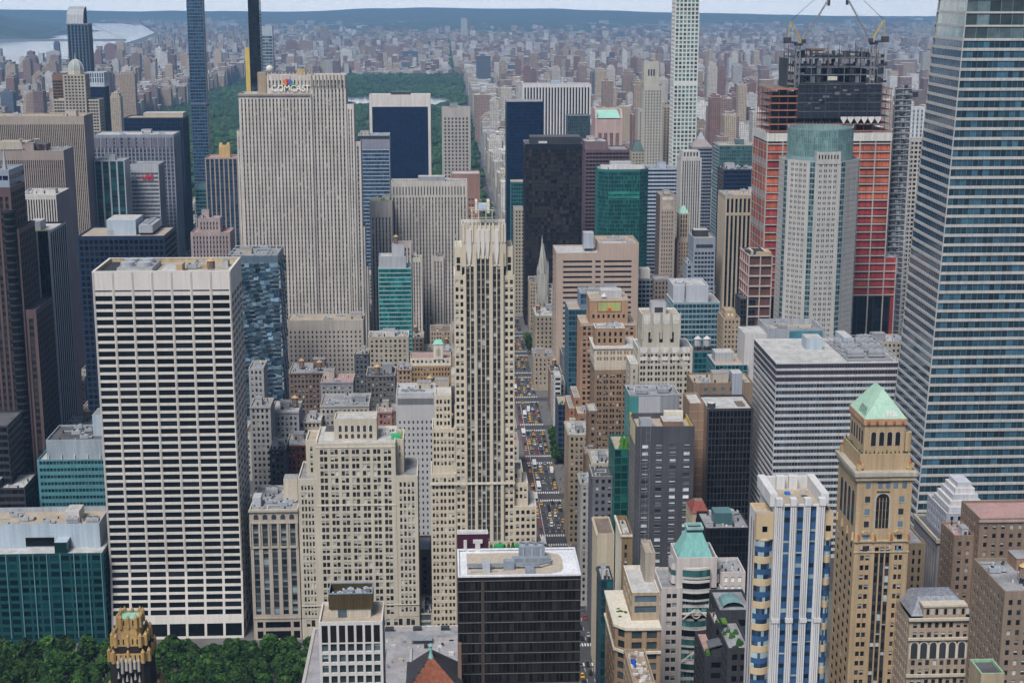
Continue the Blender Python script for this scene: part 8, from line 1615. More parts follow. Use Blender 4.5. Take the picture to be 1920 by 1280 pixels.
# ================================================================== THE BRIDGE OVER THE RIVER
Yb = 8800.0; o = root('suspension_bridge', (X(110, 75, Yb), Yb, 0), 'grey suspension bridge crossing the wide river far beyond the dark curved tower', 'bridge'); bx0 = X(110, 75, Yb); BM = plain((.22, .23, .25), .7)
m = MB(); m.box(X(-120, 75, Yb), X(236, 75, Yb), Yb - 9, Yb + 9, Z(100, 78, Yb), Z(100, 73.5, Yb), BM, bottom=True); m.build('deck', o, (bx0, Yb, 0))
for p in (-70, 150):
    m = MB(); x_ = X(p, 75, Yb)
    for v in (-10, 10): m.bar((x_, Yb + v, 0), (x_, Yb + v, Z(p, 36, Yb)), 4, BM)
    for zz in (Z(p, 40, Yb), Z(p, 56, Yb)): m.bar((x_, Yb - 10, zz), (x_, Yb + 10, zz), 3, BM)
    m.build('tower', o, (bx0, Yb, 0))
for v in (-10, 10):
    m = MB(); P = [at(150 + (p - 150), 36 + 36 * (1 - abs((p - 40) / 110.0) ** 2) if p <= 150 else 36 + 38 * (p - 150) / 82, Yb) for p in range(-70, 233, 8)]
    for a, c in zip(P[:-1], P[1:]): m.bar((a[0], Yb + v, a[2]), (c[0], Yb + v, c[2]), 1.3, BM)
    m.build('cable', o, (bx0, Yb, 0))

# ================================================================== INFILL HOUSES BETWEEN THE TOWERS
INF = random.Random(21); LAND = []
for r_ in list(COL.objects):
    if r_.parent is None and r_.type == 'EMPTY' and r_.get('category') in ('building',): LAND.append((r_.location.x, r_.location.y, r_['label']))
def short(lb):
    for k in (' with ', ' of ', ' that ', ' right ', ' left ', ' behind', ' beside', ' in front', ' below', ' beyond', ' between', ' along', ' standing', ' rising', ' carrying', ' before', ' at ', ' by ', ' on ', ' and ', ' crowned', ' cut ', ' tucked', ' peeping', ' squeezed', ' above', ' pierced', ' under', ' facing', ' framed', ' glimpsed', ' topped', ' strewn', ' wrapped'): lb = lb.split(k)[0]
    return lb
def near_name(x, y):
    d = sorted((math.hypot(x - a, (y - b_) * .6) - (30 if b_ < y else 0), l, b_) for a, b_, l in LAND)[0]
    return ('behind the ' if d[2] < y else 'in front of the ') + short(d[1])
ICOL = [((.26, .17, .13), 'brown'), ((.36, .29, .22), 'tan'), ((.33, .32, .31), 'grey'), ((.43, .41, .37), 'pale stone'), ((.22, .10, .08), 'red brick'), ((.16, .155, .165), 'dark grey'), ((.39, .35, .28), 'buff')]
IWALL = [(wall(c, .11), n_) for c, n_ in ICOL]; IROOF = [R_GREY, R_WHITE, R_TAN, R_DARK, R_GREY, R_BRN, R_PINK]
n_inf = 0
def clear(x0, x1, y0, y1): return all(x1 < f[0] - .4 or x0 > f[1] + .4 or y1 < f[2] - .4 or y0 > f[3] + .4 for f in FOOT)
CAMP = np.array((0, 0, CAM_H))
def seen(box, occ, skip=None, need=1):
    """how many of a sample of points on the box's camera side have a clear line to the camera past the boxes in occ"""
    x0, x1, y0, y1, z = box; xs = np.linspace(x0 + .3, x1 - .3, 5); ex = x0 if x0 > 0 else x1
    P = [(x, y0, zz) for x in xs for zz in (z, z * .85, z * .6, z * .3)] + [(ex, y0 + (y1 - y0) * t, zz) for t in (.3, .7, 1) for zz in (z, z * .7, z * .3)] + [(x, y0 + (y1 - y0) * t, z + .5) for x in xs[::2] for t in (.4, .8)]
    P = np.array(P); O = occ if skip is None else np.delete(occ, skip, 0); d = P - CAMP
    t0 = np.zeros((len(P), len(O))); t1 = np.full((len(P), len(O)), .9985)
    for k, (a, c) in enumerate(((O[:, 0], O[:, 1]), (O[:, 2], O[:, 3]), (np.zeros(len(O)), O[:, 4]))):
        dk = np.where(abs(d[:, k]) < 1e-9, 1e-9, d[:, k])[:, None]; u, v = (a[None] - CAMP[k]) / dk, (c[None] - CAMP[k]) / dk
        t0 = np.maximum(t0, np.minimum(u, v)); t1 = np.minimum(t1, np.maximum(u, v))
    q = np.array([(F_ := math.cos(_P) * (x * math.sin(_Y) + y * math.cos(_Y)) - math.sin(_P) * (zz - CAM_H), x * math.cos(_Y) - y * math.sin(_Y), math.sin(_P) * (x * math.sin(_Y) + y * math.cos(_Y)) + math.cos(_P) * (zz - CAM_H)) for x, y, zz in P])
    inn = (abs(q[:, 1] / q[:, 0]) < 965 / FPX) & (abs(q[:, 2] / q[:, 0]) < 645 / FPX)
    return int((inn & ~(t1 > t0 + 1e-6).any(1)).sum())
spec = []
for n_ in range(40, 59):
    for x_lo, x_hi in ((-400, -238), (-212, AVE - 16.5), (AVE + 16.5, 204), (227, 336)):
        for half in (0, 1):
            y0 = S(n_) + (12 if n_ in (42, 57) else 9) if half == 0 else S(n_) + 41; y1 = S(n_) + 39.5 if half == 0 else S(n_ + 1) - (12 if n_ + 1 in (42, 57) else 9)
            if y0 < S(42.2) and x_lo < AVE: continue
            x = x_lo
            while x < x_hi - 8:
                xe = min(x + INF.choice([9, 12, 15, 18, 22, 26]), x_hi); h_ = INF.uniform(16, 34) if x < AVE else INF.uniform(18, 42)
                if n_ >= 52: h_ += INF.uniform(5, 35)
                elif n_ >= 47 and x > AVE: h_ += INF.uniform(0, 20)
                if x_lo > 200 and n_ < 47: h_ = INF.uniform(14, 26)
                ya, yb = y0 + INF.uniform(0, 1.5), y1 - INF.uniform(0, 6)
                if xe - x > 7 and -20.5 < math.degrees(math.atan2((x + xe) / 2, ya)) - YAW < 19.8 and clear(x, xe, ya, yb): spec.append((x, xe, ya, yb, h_))
                x = xe + INF.choice([0, 0, .05, .1])
OCC = np.array(FOOT + spec, float); nf_ = len(FOOT)
vis = [seen(s_, OCC, nf_ + i) for i, s_ in enumerate(spec)]
keep = sorted([i for i in range(len(spec)) if vis[i] > 0], key=lambda i: -vis[i] / spec[i][2])[:285]
for i in keep:
    x, xe, ya, yb, h_ = spec[i]; wm, cn = INF.choice(IWALL); rf = INF.choice(IROOF); sty = ML(wm, .35, INF.choice([2.4, 2.8, 3.2]), 3.6)
    lb = f"{'low' if h_ < 24 else 'mid rise' if h_ < 45 else 'tall'} {cn} loft building {near_name((x + xe) / 2, ya)}"; lb = ' '.join(lb.split()[:15])
    b = Bld('loft_building', lb, (x + xe) / 2, ya, group='low lofts between the towers')
    b.box(x, xe, ya, yb, 0, h_, sty, rf, blank='N' + ('W' if x < AVE - 60 else '') + ('E' if x > AVE else ''))
    inn, zz = b.tops[-1]; mm = b.part('bulkhead'); bw = (xe - x) * INF.uniform(.2, .4); u = INF.uniform(x + 1, xe - bw - 1); v = INF.uniform(ya + 2, yb - 8)
    mm.box(u, u + bw, v, v + 5, zz, zz + INF.uniform(2.5, 5), INF.choice([wm, WHITE2, GREY]), R_GREY)
    for _ in range(4): mm = b.part('roof_vent'); u2, v2 = INF.uniform(x + 1, xe - 2.5), INF.uniform(ya + 1, yb - 2.5); mm.box(u2, u2 + INF.uniform(.6, 2.4), v2, v2 + INF.uniform(.6, 2), zz, zz + INF.uniform(.5, 2), INF.choice([ALU, WHITE2, CHAR, SILVER]))
    b.done(); FOOT.append(spec[i])
    if INF.random() < .28 and yb - ya > 14: tank((x + xe) / 2, yb - 4, zz, 'the ' + lb.split(' behind ')[0].split(' in front')[0], True, .9)
OCC = np.array(FOOT, float)

# ================================================================== THE FAR CITY
def far_mat():
    m, n, b = _new('far_facades')
    a = n.nodes.new('ShaderNodeAttribute'); a.attribute_name = 'col'
    g = n.nodes.new('ShaderNodeNewGeometry'); sp = n.nodes.new('ShaderNodeSeparateXYZ'); n.links.new(g.outputs['Position'], sp.inputs[0]); sn = n.nodes.new('ShaderNodeSeparateXYZ'); n.links.new(g.outputs['True Normal'], sn.inputs[0])
    s_ = _math(n, 'ADD', sp.outputs['X'], sp.outputs['Y'])
    fu = _math(n, 'FRACT', _math(n, 'DIVIDE', s_, 3.4)); fv = _math(n, 'FRACT', _math(n, 'DIVIDE', sp.outputs['Z'], 3.2))
    win = _math(n, 'MULTIPLY', _math(n, 'GREATER_THAN', fu, .52), _math(n, 'GREATER_THAN', fv, .45))
    win = _math(n, 'MULTIPLY', win, _math(n, 'LESS_THAN', sn.outputs['Z'], .5))
    d = _map(n, win, 0, 1, 1.0, .22)
    spk = _map(n, _noise(n, _pos(n, (.15, .15, .15)), 1, 2, .7), .3, .7, .8, 1.25)
    k = _math(n, 'MULTIPLY', d, spk)
    cc = n.nodes.new('ShaderNodeCombineColor')
    for i in range(3): n.links.new(k, cc.inputs[i])
    n.links.new(_mix(n, 1.0, a.outputs['Color'], cc.outputs[0], 'MULTIPLY'), b.inputs['Base Color'])
    b.inputs['Roughness'].default_value = .85
    return m
FARM = far_mat()
def boxes_mesh(name, B, parent=None, o=(0, 0, 0)):
    """B: rows of x0,x1,y0,y1,z0,z1, wall rgb, roof rgb -> one mesh of open-bottomed boxes"""
    B = np.asarray(B, float); n = len(B); x0, x1, y0, y1, z0, z1 = B[:, :6].T
    P = lambda x, y, z: np.stack([x, y, z], -1)
    F = [np.stack(q, 1) for q in ((P(x0, y0, z0), P(x1, y0, z0), P(x1, y0, z1), P(x0, y0, z1)), (P(x1, y0, z0), P(x1, y1, z0), P(x1, y1, z1), P(x1, y0, z1)), (P(x1, y1, z0), P(x0, y1, z0), P(x0, y1, z1), P(x1, y1, z1)), (P(x0, y1, z0), P(x0, y0, z0), P(x0, y0, z1), P(x0, y1, z1)), (P(x0, y0, z1), P(x1, y0, z1), P(x1, y1, z1), P(x0, y1, z1)))]
    V = np.concatenate(F).reshape(-1, 3) - np.asarray(o, float); nq = 5 * n
    me = bpy.data.meshes.new(name); me.vertices.add(len(V)); me.vertices.foreach_set('co', V.astype(np.float32).ravel())
    me.loops.add(4 * nq); me.loops.foreach_set('vertex_index', np.arange(4 * nq, dtype=np.int32))
    me.polygons.add(nq); me.polygons.foreach_set('loop_start', np.arange(nq, dtype=np.int32) * 4); me.polygons.foreach_set('loop_total', np.full(nq, 4, np.int32))
    me.materials.append(FARM)
    c = np.concatenate([np.repeat(B[None, :, 6:9], 4, 0).reshape(-1, 3), B[:, 9:12]]); c = np.concatenate([c, np.ones((nq, 1))], 1)
    at_ = me.attributes.new('col', 'FLOAT_COLOR', 'FACE'); at_.data.foreach_set('color', c.astype(np.float32).ravel())
    me.update(calc_edges=True); ob = bpy.data.objects.new(name, me); COL.objects.link(ob)
    if parent: ob.parent = parent
    return ob
FR = np.random.default_rng(99); far = []
PALC = np.array([(.22, .125, .105), (.28, .20, .16), (.42, .34, .25), (.48, .45, .40), (.25, .175, .16), (.36, .27, .20), (.44, .43, .42), (.18, .115, .105), (.60, .59, .57), (.09, .11, .15), (.36, .25, .21)])
PALN = ['red brick', 'brown brick', 'tan', 'pale stone', 'russet', 'buff brick', 'light grey', 'dark red brick', 'white', 'dark glass', 'pinkish brick']
ROFC = np.array([(.34, .33, .33), (.50, .49, .48), (.40, .36, .32), (.24, .23, .23), (.62, .61, .60)])
def fill(xa, xb, ya, yb, dx, dy, hfun, keep=.93, pal=None, avoid=()):
    y = ya
    while y < yb:
        x = xa
        while x < xb:
            w_ = FR.uniform(.55, 1.35) * dx; d_ = FR.uniform(.75, .98) * dy
            if FR.random() < keep:
                h_ = hfun(x, y); cx_, cy_ = x + w_ / 2, y + d_ / 2
                if not any(inside(A_, cx_, cy_) for A_ in avoid):
                    k = FR.choice([2, 3, 3, 5, 6, 8, 2]) if xa > 0 and x < AVE + 90 and y < 6000 else FR.choice(len(PALC), p=pal); c = PALC[k] * FR.uniform(.8, 1.2); rf = ROFC[FR.integers(5)] * FR.uniform(.8, 1.15)
                    far.append((x, x + w_ * .95, y, y + d_, 0, h_, *c, *rf, k))
            x += w_ + (FR.uniform(8, 18) if FR.random() < .12 else .2)
        y += dy + (7 if int(y / dy) % 2 else 1.5)
def inview(x, y): return abs(math.degrees(math.atan2(x, y)) - YAW) < 19.5
p1 = np.array([.14, .16, .17, .13, .09, .1, .07, .05, .04, .02, .03]); p1 /= p1.sum(); p2 = np.array([.17, .15, .13, .11, .1, .08, .09, .06, .08, .01, .02]); p2 /= p2.sum()
def h_ues(x, y):
    a = min(abs(x - k) for k in (215, 355, 490, 640, 840, 1040))
    r = FR.random()
    if x < 130: return FR.uniform(42, 62) if r < .8 else FR.uniform(18, 30)
    if a < 30: return FR.uniform(40, 70) if r < .55 else FR.uniform(75, 118) if r < .68 and x > 380 else FR.uniform(18, 36)
    return FR.uniform(14, 24) if r < .72 else FR.uniform(35, 60) if r < .95 else FR.uniform(80, 110)
def h_uws(x, y):
    r = FR.random()
    if x > -850: return FR.uniform(45, 72) if r < .8 else FR.uniform(22, 40)
    return FR.uniform(14, 30) if r < .55 else FR.uniform(40, 65) if r < .93 else FR.uniform(75, 120)
def h_har(x, y):
    r = FR.random() * (1 if math.sin(x / 170) * math.sin(y / 210 + x / 900) < .55 else 1) + (.13 if math.sin(x / 210 + 1) * math.sin(y / 260 + x / 900) > .6 else 0); return FR.uniform(13, 22) if r < .84 else FR.uniform(28, 44) if r < .955 else FR.uniform(42, 68)
def h_brx(x, y):
    r = FR.random(); return FR.uniform(8, 18) if r < .84 else FR.uniform(20, 32) if r < .96 else FR.uniform(38, 62)
fill(AVE + 15, 1900, S(59) + 8, 6180, 24, 37, h_ues, .97, p1, (EAST,))
fill(-1900, -772, S(59) + 8, 6200, 25, 37, h_uws, .95, p1, (HUX,))
fill(-3600, AVE - 60, 6230, 11000, 27, 38, h_har, .84, p2, (HUX,)); fill(AVE - 20, 3600, 6200, 11000, 27, 38, h_har, .84, p2, (EAST,))
fill(-5200, 6800, 11000, 15000, 44, 56, h_brx, .55, p2, (HUX,)); fill(-6500, 8800, 15000, 19800, 70, 110, h_brx, .34, p2, (HUX,))
# a few big slabs and groups the photograph shows plainly, as photograph column, row of the top, street distance, width
def slab(px_, pw, py_, Y, dd, k, roofc=1, label=None):
    x0, x1, z = X(px_, py_, Y), X(px_ + pw, py_, Y), Z(px_, py_, Y); far.append((x0, x1, Y, Y + dd, 0, z, *PALC[k], *ROFC[roofc], k))
for args in ((893, 27, 105, 5000, 30, 9), (755, 28, 96, 6900, 40, 9), (682, 12, 128, 6500, 20, 9), (982, 13, 124, 4600, 25, 0), (600, 16, 53, 9800, 40, 1), (864, 12, 36, 10500, 40, 6), (1064, 7, 93, 6200, 20, 9), (1106, 10, 98, 5600, 25, 8), (1128, 9, 98, 5600, 25, 8), (1144, 9, 98, 5600, 25, 9), (1167, 10, 98, 5600, 25, 8), (986, 12, 79, 8200, 20, 8), (1001, 12, 80, 8200, 20, 6), (1032, 9, 79, 8200, 20, 8), (1048, 10, 80, 8200, 20, 0), (675, 28, 87, 7600, 20, 1), (720, 28, 87, 7600, 20, 1), (535, 22, 78, 7900, 20, 0), (560, 26, 78, 7900, 20, 1), (638, 22, 96, 6600, 25, 8), (1117, 20, 133, 3900, 25, 2), (1130, 20, 152, 3500, 25, 1), (1168, 24, 140, 4100, 30, 1), (1328, 18, 125, 3700, 22, 3), (1347, 14, 130, 3800, 22, 0), (1333, 20, 183, 2600, 26, 0), (1352, 22, 185, 2700, 26, 4), (1400, 18, 155, 3600, 24, 0), (1385, 16, 160, 3300, 24, 2), (1425, 26, 150, 3500, 24, 1), (1450, 20, 205, 2400, 26, 3), (1412, 24, 210, 2250, 26, 3), (309, 14, 122, 4700, 26, 2), (303, 26, 150, 4650, 26, 2), (222, 30, 138, 3600, 24, 5), (205, 20, 182, 3000, 24, 2), (100, 10, 81, 6300, 24, 9), (86, 26, 98, 6000, 24, 6), (48, 10, 105, 5600, 24, 9), (0, 8, 117, 5300, 24, 9), (216, 16, 80, 6900, 24, 2), (196, 20, 85, 6700, 24, 0), (1676, 44, 112, 5200, 30, 1), (1690, 26, 118, 5100, 30, 5), (1690, 20, 145, 3600, 30, 4), (1740, 34, 112, 6400, 30, 0), (940, 20, 165, 3300, 30, 3), (1190, 22, 160, 3100, 28, 5), (1163, 20, 200, 2500, 28, 2), (1186, 22, 215, 2300, 28, 0), (1147, 14, 268, 2100, 24, 2), (890, 30, 178, 3400, 30, 1), (918, 16, 190, 3150, 26, 3)): slab(*args)
far = np.array(far)
cx_, cy_ = (far[:, 0] + far[:, 1]) / 2, far[:, 2]
ok = np.abs(np.degrees(np.arctan2(cx_, cy_)) - YAW) < 19.6
far = far[ok]; cx_, cy_ = cx_[ok], cy_[ok]
dist = np.hypot(cx_, cy_); size = (far[:, 1] - far[:, 0]) * np.maximum(far[:, 5] - 22, 1) ** 1.15 / dist ** 2
order = np.argsort(-size); big = [i for i in order[:900] if seen(far[i, [0, 1, 2, 3, 5]], OCC) > 3][:285]; rest = np.setdiff1d(order, big)
o = boxes_mesh('distant_city_fabric', far[rest]); tag(o, 'endless far low city blocks beyond and beside the park woods fading into haze', 'city', kind='stuff')
LM = [(r_.location.x, r_.location.y, r_['label']) for r_ in COL.objects if r_.parent is None and r_.type == 'EMPTY' and r_.get('category') == 'building' and r_.location.y > 1300 and not r_.get('group')]
LMa = [(math.degrees(math.atan2(a, b_)), l) for a, b_, l in LM]
for i in big:
    f_ = far[i]; h_ = f_[5]; x_, y_ = (f_[0] + f_[1]) / 2, f_[2]; an = math.degrees(math.atan2(x_, y_)); k = int(f_[12])
    nm = 'apartment_house' if h_ < 60 else 'apartment_tower'
    hw = 'low' if h_ < 28 else 'medium' if h_ < 48 else 'big' if h_ < 70 else 'tall' if h_ < 100 else 'very tall'
    near = sorted((abs(an - a), l) for a, l in LMa)[0][1]
    zone = 'facing the park' if (x_ < -760 and x_ > -840 or 70 < x_ < 130) and y_ < 6200 else 'north of the park' if y_ > 6200 else 'in the near rows' if y_ < 3000 else 'in the middle rows' if y_ < 4300 else 'in the far rows'
    lb = f"{hw} {PALN[k]} {'house' if h_ < 60 else 'tower'} {zone} beyond the {short(near)}"; lb = ' '.join(lb.split()[:16])
    t = root(nm, (x_, y_, 0), lb, 'building', 'apartment houses beyond the towers')
    rows = [f_[:12]]; w_, d_ = f_[1] - f_[0], f_[3] - f_[2]
    boxes_mesh('wall', rows, t, (x_, y_, 0))
    u, v = f_[0] + w_ * FR.uniform(.15, .4), f_[2] + d_ * FR.uniform(.2, .4)
    bw = [(u, u + w_ * .35, v, v + d_ * .35, h_, h_ + FR.uniform(3, 6), *(f_[6:9] * 1.05), *f_[9:12])]
    if h_ > 55 and FR.random() < .6: bw.append((f_[0] + w_ * .12, f_[1] - w_ * .12, f_[2] + d_ * .15, f_[3] - d_ * .1, h_, h_ + FR.uniform(2.5, 8), *f_[6:9], *f_[9:12])); bw[0] = (*bw[0][:5], bw[1][5] + 3.5, *bw[0][6:])
    boxes_mesh('bulkhead', bw, t, (x_, y_, 0))
# stadium like long white block north of the park
Ys_ = 9900.0; t = root('stadium', (X(822, 92, Ys_), Ys_, 0), 'long pale stadium with a columned white wall far north of the park', 'stadium'); sx0, sx1, sz = X(795, 92, Ys_), X(855, 92, Ys_), Z(800, 87, Ys_)
m = MB(); m.box(sx0, sx1, Ys_, Ys_ + 120, 0, sz, plain((.55, .53, .49), .8), plain((.4, .4, .4), .8)); m.build('wall', t, (X(822, 92, Ys_), Ys_, 0)); m = MB()
for i in range(18): u = sx0 + 4 + i * (sx1 - sx0 - 12) / 17; m.box(u, u + 5, Ys_ - 1.5, Ys_ + .2, 4, sz - 9, plain((.10, .10, .12), .8))
m.build('arcade', t, (X(822, 92, Ys_), Ys_, 0))

# ================================================================== TREES
def leaf_mat(name, ramp):
    m, n, b = _new(name); a = n.nodes.new('ShaderNodeAttribute'); a.attribute_name = 'rnd'; r = n.nodes.new('ShaderNodeValToRGB'); e = r.color_ramp.elements
    e[0].position, e[0].color = 0, (*ramp[0], 1); e[1].position, e[1].color = 1, (*ramp[2], 1); q = e.new(.5); q.color = (*ramp[1], 1)
    oi = n.nodes.new('ShaderNodeObjectInfo'); v = _map(n, oi.outputs['Random'], 0, 1, .6, 1.5); cc = n.nodes.new('ShaderNodeCombineColor')
    for i in range(3): n.links.new(v, cc.inputs[i])
    n.links.new(a.outputs['Fac'], r.inputs[0]); n.links.new(_mix(n, 1.0, r.outputs[0], cc.outputs[0], 'MULTIPLY'), b.inputs['Base Color']); b.inputs['Roughness'].default_value = .75; b.inputs['Specular IOR Level'].default_value = .2
    return m
LEAF = leaf_mat('leaves', ((.006, .022, .005), (.020, .056, .011), (.055, .115, .022))); WOODL = leaf_mat('woodland_leaves', ((.016, .056, .017), (.042, .112, .032), (.090, .180, .050))); BARK = wall((.09, .07, .055), .2)
def crown_mesh(seed, rad=5.0, hgt=5.5, n=1300, leaf=.75):
    r = np.random.default_rng(seed); k = 16
    c = r.normal(size=(k, 3)); c /= np.linalg.norm(c, axis=1)[:, None]; c *= r.uniform(.35, .8, (k, 1)); c[:, 2] = np.abs(c[:, 2]) * 1.0 - .15
    s = r.uniform(.24, .42, k); i = r.integers(0, k, n); d = r.normal(size=(n, 3)); d /= np.linalg.norm(d, axis=1)[:, None]
    p = (c[i] + d * (s[i] * r.uniform(.75, 1.05, n) ** .5)[:, None]) * (rad, rad, hgt) + (0, 0, 9)
    nrm = d * .8 + r.normal(size=(n, 3)) * .55 + (0, 0, .35); nrm /= np.linalg.norm(nrm, axis=1)[:, None]
    u = np.cross(nrm, r.normal(size=(n, 3))); u /= np.linalg.norm(u, axis=1)[:, None]; v = np.cross(nrm, u); q = leaf * r.uniform(.6, 1.3, (n, 1))
    m = MB(); m.quads(np.stack([p - u * q - v * q, p + u * q - v * q * .7, p + u * q * .8 + v * q, p - u * q * .7 + v * q * .9], 1), LEAF, np.clip(.5 + .28 * (s[i] - .33) / .09 * .4 + r.normal(size=n) * .22 + (i % 5 - 2) * .09, 0, 1))
    return m
TP = []
for sd in range(5):
    o = root('plane_tree', (0, 0, 0), '', 'tree'); m = MB(); m.cyl(0, 0, .42, .26, 0, 7, BARK, 8)
    for k in range(5): a = k * 1.26 + sd; m.bar((0, 0, 5.5), (2.6 * math.cos(a), 2.6 * math.sin(a), 9.5 + k * .3), .14, BARK)
    m.build('trunk', o); crown_mesh(sd + 40).build('crown', o); TP.append(o)
TR = random.Random(33); usedp = set()
def tree(x, y, s, label, group):
    k = TR.randrange(5)
    if k not in usedp: o = TP[k]; usedp.add(k)
    else: o = copy_tree(TP[k])
    o.location = (x, y, 0); o.rotation_euler = (0, 0, TR.uniform(0, 6.28)); o.scale = (s * TR.uniform(.9, 1.1),) * 2 + (s * TR.uniform(.9, 1.12),)
    o['label'] = label; o['group'] = group; return o
NTH = 'first second third fourth fifth sixth seventh eighth ninth tenth eleventh twelfth thirteenth fourteenth fifteenth sixteenth seventeenth eighteenth nineteenth twentieth'.split()
for rw in range(7):
    y, x, k = 690 - 8.4 * rw, -67 + TR.uniform(-3, 2), 0
    while x > -238:
        if clear(x - 2, x + 2, y - 2, y + 2):
            tree(x + TR.uniform(-2, 2), y + TR.uniform(-2.5, 1), TR.uniform(.8, 1.15), f'leafy plane tree, {NTH[k]} from the library in the {NTH[rw]} row back from the street', 'plane trees of the park'); k += 1
        x -= TR.uniform(8.2, 10.5)
for k in range(6): tree(AVE + 12 + TR.uniform(-1, 1.5), 1000 + k * 11 + TR.uniform(-2, 2), .8, 'green street tree in the clump halfway up the avenue\'s east pavement', 'street trees of the avenue')
for k in range(4): tree(AVE + 11.5 + TR.uniform(-1, 1), 1330 + k * 14, .8, 'green street tree on the avenue before the cathedral', 'street trees near the cathedral')
for k in range(3): tree(-16 + k * 6, 705, .45, 'small green tree in front of the cream paired window slab', 'small trees by the library')
# the park woods
N = 11500; pr = np.random.default_rng(5); wx = pr.uniform(AVE - 16 - 800, AVE + 1, N); wy = S(59) + 10 + (6170 - S(59) - 10) * pr.random(N) ** 1.25
k_ = ~inside(LAKE, wx, wy) & ~inside(np.array([(-420, 2900), (-250, 2900), (-250, 3150), (-420, 3150)]), wx, wy) & ~inside(np.array([(-640, 5300), (-380, 5300), (-380, 5650), (-640, 5650)]), wx, wy) & ~(np.sin(wx / 61 + 2 * np.sin(wy / 230)) * np.sin(wy / 97 + wx / 300) > .80)
k_ &= np.abs(np.degrees(np.arctan2(wx, wy)) - YAW) < 20; wx, wy = wx[k_], wy[k_]
ed = np.abs(wx - (AVE - 14)); m = MB(); rings = []
n = len(wx); rad = pr.uniform(5, 9.5, n) * (1 + (wy > 4000) * .25); hh = pr.uniform(9, 16, n) + 5 * np.sin(wx / 90) * np.sin(wy / 140)
A8 = np.linspace(0, 2 * np.pi, 9)[:-1]; lev = [(.75, .35), (1.0, .62), (.72, .86), (.25, 1.0)]
R_ = [np.stack([wx[:, None] + rad[:, None] * a * np.cos(A8) * pr.uniform(.78, 1.2, (n, 8)), wy[:, None] + rad[:, None] * a * np.sin(A8) * pr.uniform(.78, 1.2, (n, 8)), hh[:, None] * c * pr.uniform(.9, 1.1, (n, 8))], -1) for a, c in lev]
base = np.clip(.42 + .22 * np.sin(wx / 130 + wy / 300) * np.sin(wy / 170) + pr.normal(size=n) * .2, 0, 1)
for a, c in zip(R_[:-1], R_[1:]):
    for k in range(8): j = (k + 1) % 8; m.quads(np.stack([a[:, k], a[:, j], c[:, j], c[:, k]], 1), WOODL, np.clip(base + pr.normal(size=n) * .16, 0, 1))
for k in (0, 4): m.quads(np.stack([R_[3][:, k], R_[3][:, k + 1], R_[3][:, (k + 2) % 8], R_[3][:, (k + 3) % 8]], 1), WOODL, base)
# loose leafy sprays over the crowns so that they read as foliage
q = 6; ix = np.repeat(np.arange(n), q); d = pr.normal(size=(n * q, 3)); d /= np.linalg.norm(d, axis=1)[:, None]; d[:, 2] = np.abs(d[:, 2])
p = np.stack([wx[ix] + d[:, 0] * rad[ix], wy[ix] + d[:, 1] * rad[ix], hh[ix] * (.55 + .5 * d[:, 2])], -1); u = np.cross(d, pr.normal(size=d.shape)); u /= np.linalg.norm(u, axis=1)[:, None]; v = np.cross(d, u); s2 = pr.uniform(1.2, 2.6, (n * q, 1))
m.quads(np.stack([p - u * s2, p - v * s2, p + u * s2, p + v * s2], 1), WOODL, np.clip(base[ix] + pr.normal(size=n * q) * .25, 0, 1))
tag(m.build('park_woods'), 'wide dark green woods of the big park behind the towers', 'woods', kind='stuff')
m = MB(); m.quads([[(AVE - 816, S(59) + 6, .5), (AVE - 17, S(59) + 6, .5), (AVE - 17, 6190, .5), (AVE - 816, 6190, .5)]], roofing((.07, .12, .035), (.05, .085, .03), .02)); tag(m.build('park_lawn'), kind='structure')
# tree patches among the far blocks
m = MB(); n = 15000; fy = pr.uniform(6300, 15500, n); fx_ = np.tan(np.radians(pr.uniform(-17, 22, n))) * fy; kk = ~inside(HUX, fx_, fy); cl = pr.integers(0, 300, n); ccx, ccy = np.tan(np.radians(pr.uniform(-17, 22, 300))) * 9000, pr.uniform(6400, 15500, 300)
fx_ = np.where(pr.random(n) < .7, np.tan(np.arctan2(ccx[cl], 9000)) * ccy[cl] + pr.normal(size=n) * 70, fx_); fy = np.where(fx_ == fx_, np.where(pr.random(n) < .7, ccy[cl] + pr.normal(size=n) * 60, fy), fy); kk = ~inside(HUX, fx_, fy); fx_, fy = fx_[kk], fy[kk]; n = len(fx_); rad = pr.uniform(10, 27, n); hh = pr.uniform(12, 20, n)
R_ = [np.stack([fx_[:, None] + rad[:, None] * a * np.cos(A8) * pr.uniform(.78, 1.2, (n, 8)), fy[:, None] + rad[:, None] * a * np.sin(A8) * pr.uniform(.78, 1.2, (n, 8)), hh[:, None] * c * pr.uniform(.9, 1.1, (n, 8))], -1) for a, c in ((1, .1), (.9, .7), (.2, 1))]
for a, c in zip(R_[:-1], R_[1:]):
    for k in range(8): j = (k + 1) % 8; m.quads(np.stack([a[:, k], a[:, j], c[:, j], c[:, k]], 1), WOODL, pr.random(n) * .7)
tag(m.build('far_treeline'), 'scattered dark green tree patches among the far blocks', 'trees', kind='stuff')

